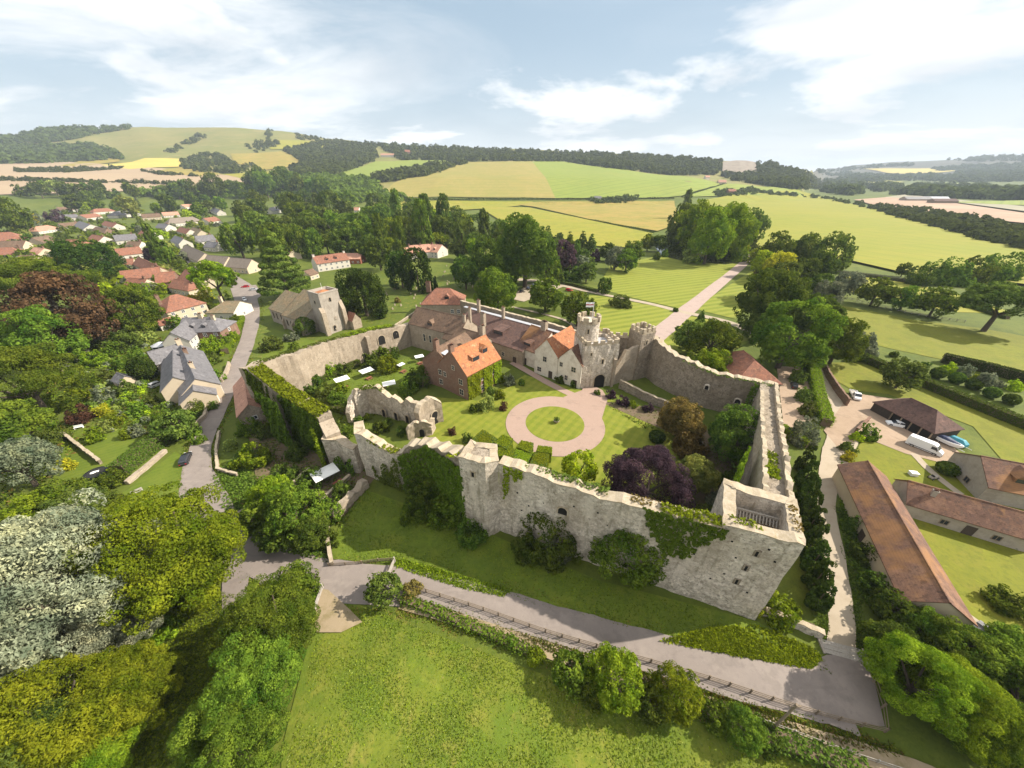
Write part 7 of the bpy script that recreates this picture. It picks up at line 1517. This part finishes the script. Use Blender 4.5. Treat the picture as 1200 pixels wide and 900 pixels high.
# grass that stands up: tufts and weeds
def tufts(name, poly, n, size, mats, seed, hgt=1.0):
    r = np.random.default_rng(seed); us = [p[0] for p in poly]; vs_ = [p[1] for p in poly]; pl = [P(u, v) for u, v in poly]; xs = [p.x for p in pl]; ys = [p.y for p in pl]; q = [(p.x, p.y) for p in pl]
    C = []; 
    while len(C) < n:
        x, y = r.uniform(min(xs), max(xs)), r.uniform(min(ys), max(ys))
        if inside(x, y, q) and (math.sin(x*.5+2*math.sin(y*.23))+math.sin(y*.7+x*.31)+r.normal()*.9 > -.5): C.append((x, y, size*hgt*.4+.08))
    C = np.array(C); k = len(mats); idx = r.integers(0, k, n)
    me = bpy.data.meshes.new(name); Nn = r.normal(size=(n,3)); Nn[:,2] = np.abs(Nn[:,2])*.7+.15
    me = quads_mesh(name, C, Nn, size*(.5+.9*r.random(n)), 2.2, seed)
    for m in mats: me.materials.append(LF[m])
    me.polygons.foreach_set('material_index', idx.astype(np.int32)); return tag(link(bpy.data.objects.new(name, me)), None, None, None, 'stuff')
MEAD = [(375,735),(440,716),(560,762),(640,792),(800,845),(900,872),(1010,908),(1010,960),(700,990),(400,960),(335,900),(365,770)]
tufts('grass', MEAD, 30000, .10, ['ivybright','pale','olive','green','bright','ivybright'], 71)
tufts('grass', [(385,658),(400,612),(430,577),(560,622),(700,682),(885,730),(965,770),(955,783),(850,763),(740,736),(640,713),(560,688),(470,660)], 14000, .13, ['ivybright','green','olive'], 72)
tufts('weeds', [(772,752),(830,737),(885,733),(950,760),(962,772),(950,784),(860,768)], 9000, .24, ['ivybright','ivybright','lime'], 73, 1.4)
tufts('weeds', [(460,664),(470,655),(600,692),(590,700),(540,690)], 2600, .2, ['ivybright','bright'], 74, 1.2)
tufts('weeds', [(480,700),(640,752),(800,803),(950,848),(1060,882),(1050,888),(900,852),(640,764),(480,706)], 7000, .2, ['olive','green','tan','bright'], 75, 1.2)
tufts('undergrowth', [(285,490),(330,478),(400,540),(440,562),(400,620),(300,570)], 5000, .24, ['dark','green','olive','tan'], 76, 1.2)
tufts('undergrowth', [(985,540),(992,560),(1090,700),(1150,760),(1210,800),(1210,860),(1060,760),(1010,700),(985,620)], 9000, .3, ['dark','green','ivy'], 77, 1.4)
tufts('undergrowth', [(0,520),(60,440),(150,390),(240,400),(235,470),(215,520),(120,500),(60,560),(0,620)], 9000, .3, ['green','olive','bright','dark','tan'], 78, 1.2)
tufts('undergrowth', [(250,560),(290,520),(380,620),(385,660),(300,640),(255,590)], 5000, .26, ['dark','green','olive'], 79, 1.2)
tufts('undergrowth', [(0,600),(90,560),(200,600),(150,640),(60,620),(0,660)], 4000, .26, ['olive','bright','green'], 80, 1.2)
tufts('undergrowth', [(700,470),(780,482),(900,545),(900,600),(830,608),(700,590),(620,560),(640,548),(740,590),(800,530)], 4500, .2, ['dark','olive','green','tan'], 81, 1.0)
tufts('undergrowth', [(345,470),(400,440),(480,420),(500,440),(470,470),(430,500),(400,510)], 2500, .18, ['dark','olive','green','bright'], 82, 1.0)

def edge_tufts(name, line, widths, n, size, mats, seed, spread=.7):
    """grass creeping over the two edges of a road"""
    r = np.random.default_rng(seed); s = smooth_line([(*P(u, v).xy, w) for (u, v), w in zip(line, widths)], 10); s = np.array([x[:] for x in s]); i = r.integers(0, len(s)-1, n); t = r.random(n)[:, None]
    p = s[i]+(s[i+1]-s[i])*t; d = (s[i+1]-s[i])[:, :2]; d /= np.maximum(1e-6, np.linalg.norm(d, axis=1))[:, None]; nn = np.column_stack([-d[:, 1], d[:, 0]])
    o = (p[:, 2]/2-.1+np.abs(r.normal(size=n))*spread-.25*(np.sin(p[:, 0]*.9)+np.sin(p[:, 1]*1.3)))*np.where(r.random(n) < .5, 1, -1)
    C = np.column_stack([p[:, :2]+nn*o[:, None], size*.35+r.random(n)*.1]); Nn = r.normal(size=(n, 3)); Nn[:, 2] = np.abs(Nn[:, 2])+.2
    me = quads_mesh(name, C, Nn, size*(.5+.9*r.random(n)), 2.0, seed)
    for m in mats: me.materials.append(LF[m])
    me.polygons.foreach_set('material_index', r.integers(0, len(mats), n).astype(np.int32)); tag(link(bpy.data.objects.new(name, me)), kind='stuff')
edge_tufts('grass', RD[3:], [9,7,6,5.5,5.5,5,4.8,4.6,5.6,7,5.5,6,7,7,6.2,5.6,5.4,5.4,5.6,5.8,6.5], 12000, .15, ['olive','green','tan','ivybright'], 91)
edge_tufts('grass', [(470,708),(540,728),(640,762),(760,803),(860,838),(960,868),(1060,900)], [1.6,1.8,2,2,2,2,2.2], 7000, .14, ['olive','tan','ivybright','green'], 92, .5)
edge_tufts('grass', [(985,765),(986,730),(982,690),(976,640),(968,590)], [3.2,3.2,3.2,3,3], 4000, .16, ['green','olive','dark'], 93)

tufts('undergrowth', [(150,900),(200,800),(190,720),(240,690),(285,700),(275,760),(240,830),(215,900)], 7000, .16, ['green','ivybright','olive','bright'], 83, 1.2)
# ------------------------------------------------------------------ far woods: masses nobody could count
def wood(name, polys, dens, size, mat, seed, label):
    g = np.random.default_rng(seed); r = random.Random(seed); C, Nn, S_ = [], [], []
    for poly in polys:
        us = [p[0] for p in poly]; vs_ = [p[1] for p in poly]
        area = abs(sum(poly[i][0]*poly[(i+1) % len(poly)][1]-poly[(i+1) % len(poly)][0]*poly[i][1] for i in range(len(poly))))/2
        k = 0
        while k < area*dens:
            u = r.uniform(min(us), max(us)); v = r.uniform(min(vs_), max(vs_)); k += (max(us)-min(us))*(max(vs_)-min(vs_)) and area/((max(us)-min(us))*(max(vs_)-min(vs_)))
            if not inside(u, v, poly): continue
            p = PT(u, v); s = size*r.choice((.6,.8,1,1.1,1.35))*r.uniform(.85,1.15); m = 34
            d = g.normal(size=(m, 3)); d /= np.linalg.norm(d, axis=1)[:, None]; d[:, 2] = np.abs(d[:, 2])*.95+.0
            C.append(np.array(p)+d*np.array([s*.62, s*.62, s*.72])*(.75+.3*g.random((m, 1)))+np.array([0, 0, s*.12])); Nn.append(d+g.normal(size=(m, 3))*.35); S_.append(np.full(m, s*.18)*(.6+.8*g.random(m)))
    if not C: return
    me = quads_mesh(name, np.vstack(C), np.vstack(Nn), np.concatenate(S_), 1.3, seed); me.materials.append(LF[mat])
    o = link(bpy.data.objects.new(name, me)); tag(o, label, 'wood', kind='stuff')
wood('woodland', [[(-30,165),(0,164),(38,158),(45,154),(80,150),(150,149),(162,150),(110,158),(80,165),(45,168)], [(-60,172),(0,170),(60,172),(110,172),(135,180),(145,187),(60,192),(0,193),(-60,196)], [(40,156),(60,153),(95,151),(60,166),(45,166)]], .30, 20, 'wood', 1, 'dark hanging wood on the far left hill')
wood('woodland', [[(190,178),(215,168),(232,157),(240,158),(243,162),(222,170),(205,180)], [(212,188),(240,181),(258,183),(272,190),(300,196),(285,204),(240,203),(215,198)], [(310,151),(318,149),(322,160),(312,166)], [(290,172),(320,163),(330,170),(300,180)], [(340,154),(352,158),(400,165),(395,170),(350,164)]], .15, 15, 'wood', 2, 'scrub and copses on the open down')
wood('woodland', [[(330,176),(395,166),(440,170),(440,188),(420,196),(395,205),(355,208),(340,200),(355,190)], [(440,170),(520,174),(700,181),(845,189),(842,205),(860,212),(930,223),(968,222),(952,206),(905,194),(885,188),(888,205),(850,206),(840,205),(790,206),(700,196),(660,190),(530,189),(470,188)], [(440,210),(470,202),(540,190),(546,192),(500,207),(470,212),(440,214)]], .36, 18, 'wood', 3, 'long dark hanging wood along the ridge foot')
wood('woodland', [[(300,214),(350,205),(440,210),(448,228),(420,240),(360,236),(300,228)], [(150,228),(200,222),(300,218),(300,232),(200,234)], [(445,225),(470,232),(480,238),(445,240)]], .16, 14, 'green', 4, 'thick hedgerow woods between village and downs')
wood('woodland', [[(965,212),(1000,208),(1010,222),(1000,230),(965,226)], [(1000,209),(1060,207),(1210,208),(1210,213),(1120,214),(1060,212),(1000,216)], [(1010,220),(1040,217),(1055,222),(1030,226)], [(1065,221),(1110,219),(1155,220),(1155,225),(1070,225)], [(1040,228),(1100,226),(1210,229),(1210,236),(1110,233)], [(960,205),(1000,203),(1040,206),(1000,210)],[(1120,202),(1200,196),(1260,198),(1260,206),(1120,207)], [(1110,188),(1140,184),(1200,182.5),(1270,182.5),(1270,188),(1150,190)], [(955,201),(1010,196),(1070,191.5),(1070,194.5),(1010,199),(955,204)], [(1090,198),(1140,194),(1270,191),(1270,199),(1150,201),(1100,201)], [(1020,207),(1090,205),(1120,206),(1050,209)]], .3, 26, 'wood', 5, 'dark tree belts crossing the far right valley')
wood('hedgerow', [[(1010,243),(1050,243),(1110,254),(1200,272),(1320,305),(1320,325),(1200,293),(1150,283),(1100,268),(1050,256)]], .20, 9, 'wood', 6, 'wide scrubby hedgerow bounding the bright pasture')
wood('hedgerow', [[(955,230),(1010,240),(1010,244),(960,233)], [(865,222),(960,232),(960,234),(870,226)], [(690,236),(745,232),(745,238),(700,240)], [(835,226),(880,222),(885,229),(840,231)]], .3, 9, 'wood', 7, 'far bushy field boundary below the quarry wood')
wood('hedgerow', [[(20,199),(85,198),(145,196),(145,199),(80,203),(20,203)], [(-40,210),(100,213),(290,217.5),(290,218.5),(100,215),(-40,212)], [(165,201),(190,203),(240,208),(190,206)]], .4, 9, 'wood', 8, 'dark hedges between the stubble fields')
for nm, a, b, w_, h_, lb in (('hedge',(430,235),(640,234),7,4,'long dark hedge under the barley field'), ('hedge',(640,234.5),(790,233),5,3.5,'thin hedge under the striped green crop'), ('hedge',(560,241),(655,238.5),4,2.5,'second parallel hedge below the barley field'), ('hedge',(610,242),(766,273),3,2,'straight dark hedge slanting across the hay meadows'), ('hedge',(800,231),(850,216),6,4,'hedge up the edge of the green crop')):
    g = np.random.default_rng(int(a[0])); pa, pb = PT(*a), PT(*b); L = (pb-pa).length; n = int(min(9000, L*9)); t = g.random(n)
    q = [PT(a[0]+(b[0]-a[0])*k/12, a[1]+(b[1]-a[1])*k/12) for k in range(13)]; q = np.array([x[:] for x in q]); f = t*12; i = np.minimum(11, f.astype(int)); C = q[i]+(q[i+1]-q[i])*(f-i)[:, None]
    C = C+np.column_stack([(g.random(n)-.5)*w_, (g.random(n)-.5)*w_, g.random(n)**.6*h_*(.7+.5*np.sin(t*L*.03)**2)])
    me = quads_mesh(nm, C, g.normal(size=(n, 3))+np.array([0,0,.8]), .55*(.6+.8*g.random(n))*(h_/3), 1.4, 3); me.materials.append(LF['wood']); tag(link(bpy.data.objects.new(nm, me)), lb, 'hedge')
far('cliff', [(847,191),(862,189.5),(885,191.5),(888,204),(862,207),(846,205)], 'chalk')
# garden hedges
def hedge(pts, w, h, mat, label, z0=0, name='hedge', cat='hedge', clip=True, parent=None, core=True):
    p = [P(u, v, 0) for u, v in pts]; g = np.random.default_rng(int(pts[0][0])); C, Nn = [], []
    m = MB()
    for a, b in zip(p, p[1:]):
        L = (b-a).length; d = (b-a)/L; nn = Vector((-d.y, d.x, 0)); n = int((2*h+w)*L*44); t = g.random(n)*L; s = g.random(n)*(2*h+w)
        for ti, si in zip(t, s):
            if si < h: o, z, nr = -w/2, si, -nn
            elif si < h+w: o, z, nr = si-h-w/2, h, Vector((0,0,1))
            else: o, z, nr = w/2, si-h-w, nn
            C.append(a+d*ti+nn*o+Vector((0,0,z))); Nn.append(nr)
        m.beam(a, b, w*.9, h*.96)
    C = np.array([c[:] for c in C]); Nn = np.array([c[:] for c in Nn]); j = .10 if clip else .24
    C = C+g.normal(size=C.shape)*j; C[:, 2] = np.maximum(C[:, 2], .02)
    me = quads_mesh(name, C, Nn+g.normal(size=Nn.shape)*.45, .13*(.6+.8*g.random(len(C)))*(1 if clip else 1.15), 1.4, 5); me.materials.append(LF[mat])
    o = tag(link(bpy.data.objects.new(name, me)), label, cat)
    m.build('branches', MT['soil'], o); return o
hedge([(1000,418),(1050,440),(1110,465),(1215,508)], 2.6, 2.6, 'dark', 'dark clipped hedge dividing barn lawn from orchard', )
hedge([(1102,424),(1150,435),(1225,455)], 2.4, 3.2, 'yew', 'tall black green hedge behind the orchard')
hedge([(265,415),(272,398),(284,375)], 2.4, 2.2, 'bright', 'fresh green hedge beside the village road')
hedge([(143,558),(170,536),(196,517)], 3.0, 3.2, 'dark', 'thick clipped hedge closing the striped garden lawn')
hedge([(145,393),(165,386),(185,380)], 2.0, 1.6, 'lime', 'yellow green hedge left of the slate houses')
hedge([(105,405),(140,398),(170,388)], 2.5, 1.6, 'bright', 'low bright hedge under the leafy green tree')
hedge([(640,330),(672,335),(700,343)], 2.2, 1.6, 'dark', 'clipped hedge along the castle car park')
hedge([(470,703),(520,722),(575,745),(620,765)], 1.1, .8, 'green', 'scruffy hedge between footpath and meadow', clip=False)
hedge([(852,850),(900,868),(950,885),(1010,905)], 1.8, 1.4, 'dark', 'dark thorn hedge beside the lower footpath', clip=False)
hedge([(950,430),(958,470),(966,500)], 2.4, 2.4, 'bright', 'creeper hedge between the gravel yard and the lane', clip=False)
hedge([(913,505),(935,520),(945,525)], 1.8, 2.2, 'bright', 'arched hedge at the end of the gravel yard')
hedge([(140,300),(155,297)], 3, 2, 'lime', 'lime hedge beside the orange cottage')
hedge([(1085,345),(1140,362),(1180,374)], 2, 1.4, 'dark', 'low hedge under the drooping olive tree', clip=False)
hedge([(958,318),(1030,326),(1090,335)], 3, 1.8, 'grey', 'rough hedge line along the bright pasture edge', clip=False)
# clipped box blocks by the carriage ring
def box_block(pts, h, label):
    h *= 1.3; p = [P(u, v, h) for u, v in pts]; m = MB(); g = np.random.default_rng(int(pts[0][0]))
    bm = bmesh.new(); vb = [bm.verts.new((a.x, a.y, 0)) for a in p]; vt_ = [bm.verts.new((a.x, a.y, h)) for a in p]; n = len(p)
    bm.faces.new(vt_); 
    for i in range(n): bm.faces.new((vb[i], vb[(i+1) % n], vt_[(i+1) % n], vt_[i]))
    bmesh.ops.recalc_face_normals(bm, faces=bm.faces[:]); me = bpy.data.meshes.new('box_hedge'); bm.to_mesh(me); bm.free(); me.materials.append(MT['boxhedge'])
    o = tag(link(bpy.data.objects.new('box_hedge', me)), label, 'hedge', 'clipped box blocks by the carriage ring'); bevel(o, .12, 2)
    ctr = sum((a for a in p), Vector())/n; C, Nn = [], []
    for i in range(n):
        a, b = p[i], p[(i+1) % n]; L = (b-a).length; d = (b-a)/L; nr = Vector((d.y, -d.x, 0)); nr = nr if nr.dot(a-ctr) > 0 else -nr
        for _ in range(int(L*h*40)): C.append(Vector((*(a+d*g.random()*L).xy, g.random()*h))+nr*.04); Nn.append(nr)
    for _ in range(1400):
        w_ = g.random(n); w_ /= w_.sum(); w_ = w_**2; w_ /= w_.sum(); C.append(sum((p[i]*w_[i] for i in range(n)), Vector())+Vector((0,0,.05))); Nn.append(Vector((0,0,1)))
    C = np.array([c[:] for c in C]); Nn = np.array([c[:] for c in Nn])
    me = quads_mesh('leaves', C+g.normal(size=C.shape)*.05, Nn+g.normal(size=C.shape)*.4, .10*(.6+.8*g.random(len(C))), 1.3, 2); me.materials.append(LF['ivybright'])
    link(bpy.data.objects.new('leaves', me), o)
for pts, h, lb in (([(551,516),(571,523),(583,514),(566,503)], 2.6, 'leftmost upper clipped box block by the ring'), ([(550,518),(566,535),(580,527),(573,523)], 2.6, 'leftmost lower clipped box block against the front wall'),
                   ([(578,518),(594,527),(601,514),(589,509)], 2.4, 'upper clipped box block second from the left'), ([(575,531),(601,539),(604,527),(590,520)], 2.2, 'lower clipped box block second from the left'),
                   ([(602,540),(618,543),(625,530),(604,526)], 2.2, 'lower clipped box block third from the left'), ([(605,524),(623,531),(625,519),(611,516)], 2.4, 'upper clipped box block third from the left'),
                   ([(620,545),(640,548),(644,531),(626,530)], 2.3, 'lower clipped box block at the right end'), ([(628,529),(646,531),(647,524),(631,522)], 2.4, 'upper clipped box block at the right end')):
    box_block(pts, h, lb)

# past three hundred shrubs: the small ones of the village gardens as one mass
def garden_mass(name, poly, n, smin, smax, mats, seed, label):
    r = random.Random(seed); g = np.random.default_rng(seed); us = [p[0] for p in poly]; vs_ = [p[1] for p in poly]; C, Nn, S_, I = [], [], [], []; made = 0
    for _ in range(n*20):
        if made >= n: break
        u, v = r.uniform(min(us), max(us)), r.uniform(min(vs_), max(vs_))
        if not inside(u, v, poly) or any(math.hypot(u-a, v-b) < 5 for a, b in ROADPX): continue
        p = P(u, v); bad = False
        for m, rz, x0, x1, y0, y1 in FOOT:
            d = p.xy-m; lx = d.x*math.cos(rz)+d.y*math.sin(rz); ly = -d.x*math.sin(rz)+d.y*math.cos(rz)
            if x0 < lx < x1 and y0 < ly < y1: bad = True; break
        if bad: continue
        s = r.uniform(smin, smax); m_ = 90; d = g.normal(size=(m_, 3)); d /= np.linalg.norm(d, axis=1)[:, None]; d[:, 2] = np.abs(d[:, 2])
        C.append(np.array(p)+d*np.array([s*.55, s*.55, s*.8])*(.7+.4*g.random((m_, 1)))); Nn.append(d+g.normal(size=(m_, 3))*.45); S_.append(np.full(m_, s*.13)*(.6+.8*g.random(m_))); I.append(np.full(m_, r.randrange(len(mats)))); made += 1
    me = quads_mesh(name, np.vstack(C), np.vstack(Nn), np.concatenate(S_), 1.4, seed)
    for m in mats: me.materials.append(LF[m])
    me.polygons.foreach_set('material_index', np.concatenate(I).astype(np.int32)); tag(link(bpy.data.objects.new(name, me)), label, 'shrubbery', kind='stuff')
garden_mass('garden_shrubbery', [(-20,238),(60,232),(240,236),(262,262),(246,292),(215,345),(120,345),(-20,330)], 620, 3.0, 8.5, ['green','bright','olive','dark','pale','green','grey'], 11, 'small garden shrubs crowding between the village roofs')
garden_mass('garden_shrubbery', [(60,400),(140,385),(190,395),(165,470),(240,480),(225,515),(120,490),(60,470)], 260, .8, 2.2, ['green','bright','olive','dark','pale','lime','grey'], 12, 'small garden plants below the slate cottages')
garden_mass('garden_shrubbery', [(215,345),(262,335),(285,380),(262,420),(240,400),(252,372)], 70, 1.0, 2.6, ['green','bright','olive','lime'], 13, 'small garden shrubs around the white bungalow')

hedge([(366,452),(392,440),(420,427)], 3.2, 2.2, 'dark', 'thick dark hedge inside the inner arched wall')
hedge([(372,470),(390,478),(408,484)], 2.6, 1.4, 'green', 'low clipped hedge at the edge of the parasol lawn')
hedge([(478,452),(492,446),(500,452)], 3.4, 2.6, 'dark', 'dark clipped hedge block below the manor wing')
# ------------------------------------------------------------------ labels that tell one tree from another
LM = [('the church tower',385,365),('the church nave',335,372),('the orange manor roof',555,420),('the gatehouse',710,420),('the corner tower',895,620),('the gravel ring',650,497),('the square buttress',565,575),('the ruined hall',470,485),
      ('the white bungalow',270,360),('the slate cottages',212,425),('the rosy roof cluster',195,318),('the long white house',388,300),('the pink tiled terrace',495,292),('the flat yellow field',185,242),('the park pond',815,297),('the poplar clump',845,252),
      ('the striped park lawn',780,335),('the cart shed',1070,480),('the long barn',1045,625),('the stable range',1130,595),('the road bend',245,585),('the trampoline',113,555),('the field gate',376,690),('the turning area',985,810),
      ('the rear curtain wall',835,450),('the ivy wall',335,475),('the inner arched wall',420,400),('the moat lawn',620,690),('the road fence',760,775),('the footpath hedge',880,850),('the front curtain wall',720,610),('the meadow',560,820),
      ('the thatched rows',265,302),('the village street',235,290),('the copper beech',75,365),('the pyramid roofed house',200,352),('the castle car park',625,338),('the gravel drive',850,335),('the orchard',1140,448),('the paddock',1090,390),
      ('the bright pasture',1050,285),('the lane',978,640),('the gravel yard',935,465),('the barley field',540,212),('the hay meadow',700,250),('the stubble field',100,215),('the left edge roofs',15,280),('the brown bungalow',80,262),
      ('the big silvery poplar',60,690),('the purple courtyard tree',760,566),('the parasol lawn',415,450),('the churchyard',540,328),('the plum dark range',600,385),('the cedar',327,312),('the cypress row',958,620),('the lower parasol garden',380,570),('the manor creeper front',585,450)]
ORD = ['','second','third','fourth','fifth','sixth','seventh','eighth','ninth','tenth','eleventh','twelfth']
def rel(u, v, l):
    du, dv = u-l[1], v-l[2]; d = math.hypot(du, dv)
    if d < 14: return 'close to '+l[0]
    if abs(dv)*1.6 > abs(du): return ('in front of ' if dv > 0 else 'behind ')+l[0]
    return ('right of ' if du > 0 else 'left of ')+l[0]
def label_trees():
    pend = []
    for t in TREES:
        root, u, v, w, kind, col, lb, grp, H = t
        if lb: root['label'] = lb
        else: pend.append(t)
        if grp: root['group'] = grp
    taken = {}
    base = []
    for t in pend:
        root, u, v, w, kind, col, lb, grp, H = t
        near = sorted(LM, key=lambda l: math.hypot(u-l[1], (v-l[2])*1.5))[:2]
        wm = root.scale.x
        size = ('tiny' if wm < 2 else 'small' if wm < 4 else 'large' if wm > 8 else 'medium') if kind in ('bush', 'ball') else ('small' if wm < 7 else 'large' if wm > 14 else 'medium')
        s = f"{size} {COLW[col]} {KINDW[kind]} {rel(u, v, near[0])}"; base.append((s, t, near))
        taken.setdefault(s, []).append((t, near))
    for s, lst in taken.items():
        if len(lst) == 1: lst[0][0][0]['label'] = s; continue
        sub = {}
        for t, near in lst:
            s2 = s+', on the side of '+near[1][0]; sub.setdefault(s2, []).append(t)
        for s2, l2 in sub.items():
            if len(l2) == 1: l2[0][0]['label'] = s2; continue
            l2.sort(key=lambda t: t[1]); n = len(l2)
            for i, t in enumerate(l2):
                s3 = s+', '+('leftmost' if i == 0 else 'rightmost' if i == n-1 else ORD[min(i, 11)]+' from the left')+' of these'
                if len(sub) > 1:
                    near2 = s2.split('side of ')[1]; s3 = s+', '+('leftmost' if i == 0 else 'rightmost' if i == n-1 else ORD[min(i, 11)]+' from left')+' nearer '+near2
                t[0]['label'] = s3
            for t in l2:
                if not t[7]: t[0]['group'] = 'similar plants '+rel(l2[0][1], l2[0][2], sorted(LM, key=lambda l: math.hypot(l2[0][1]-l[1], (l2[0][2]-l[2])*1.5))[0])
    for t in TREES:                                  # keep within sixteen words
        wds = t[0]['label'].split()
        if len(wds) > 16: wds = [x for x in wds if x not in ('the', 'of', 'these')]; t[0]['label'] = ' '.join(wds[-16:] if len(wds) > 16 else wds)
label_trees()
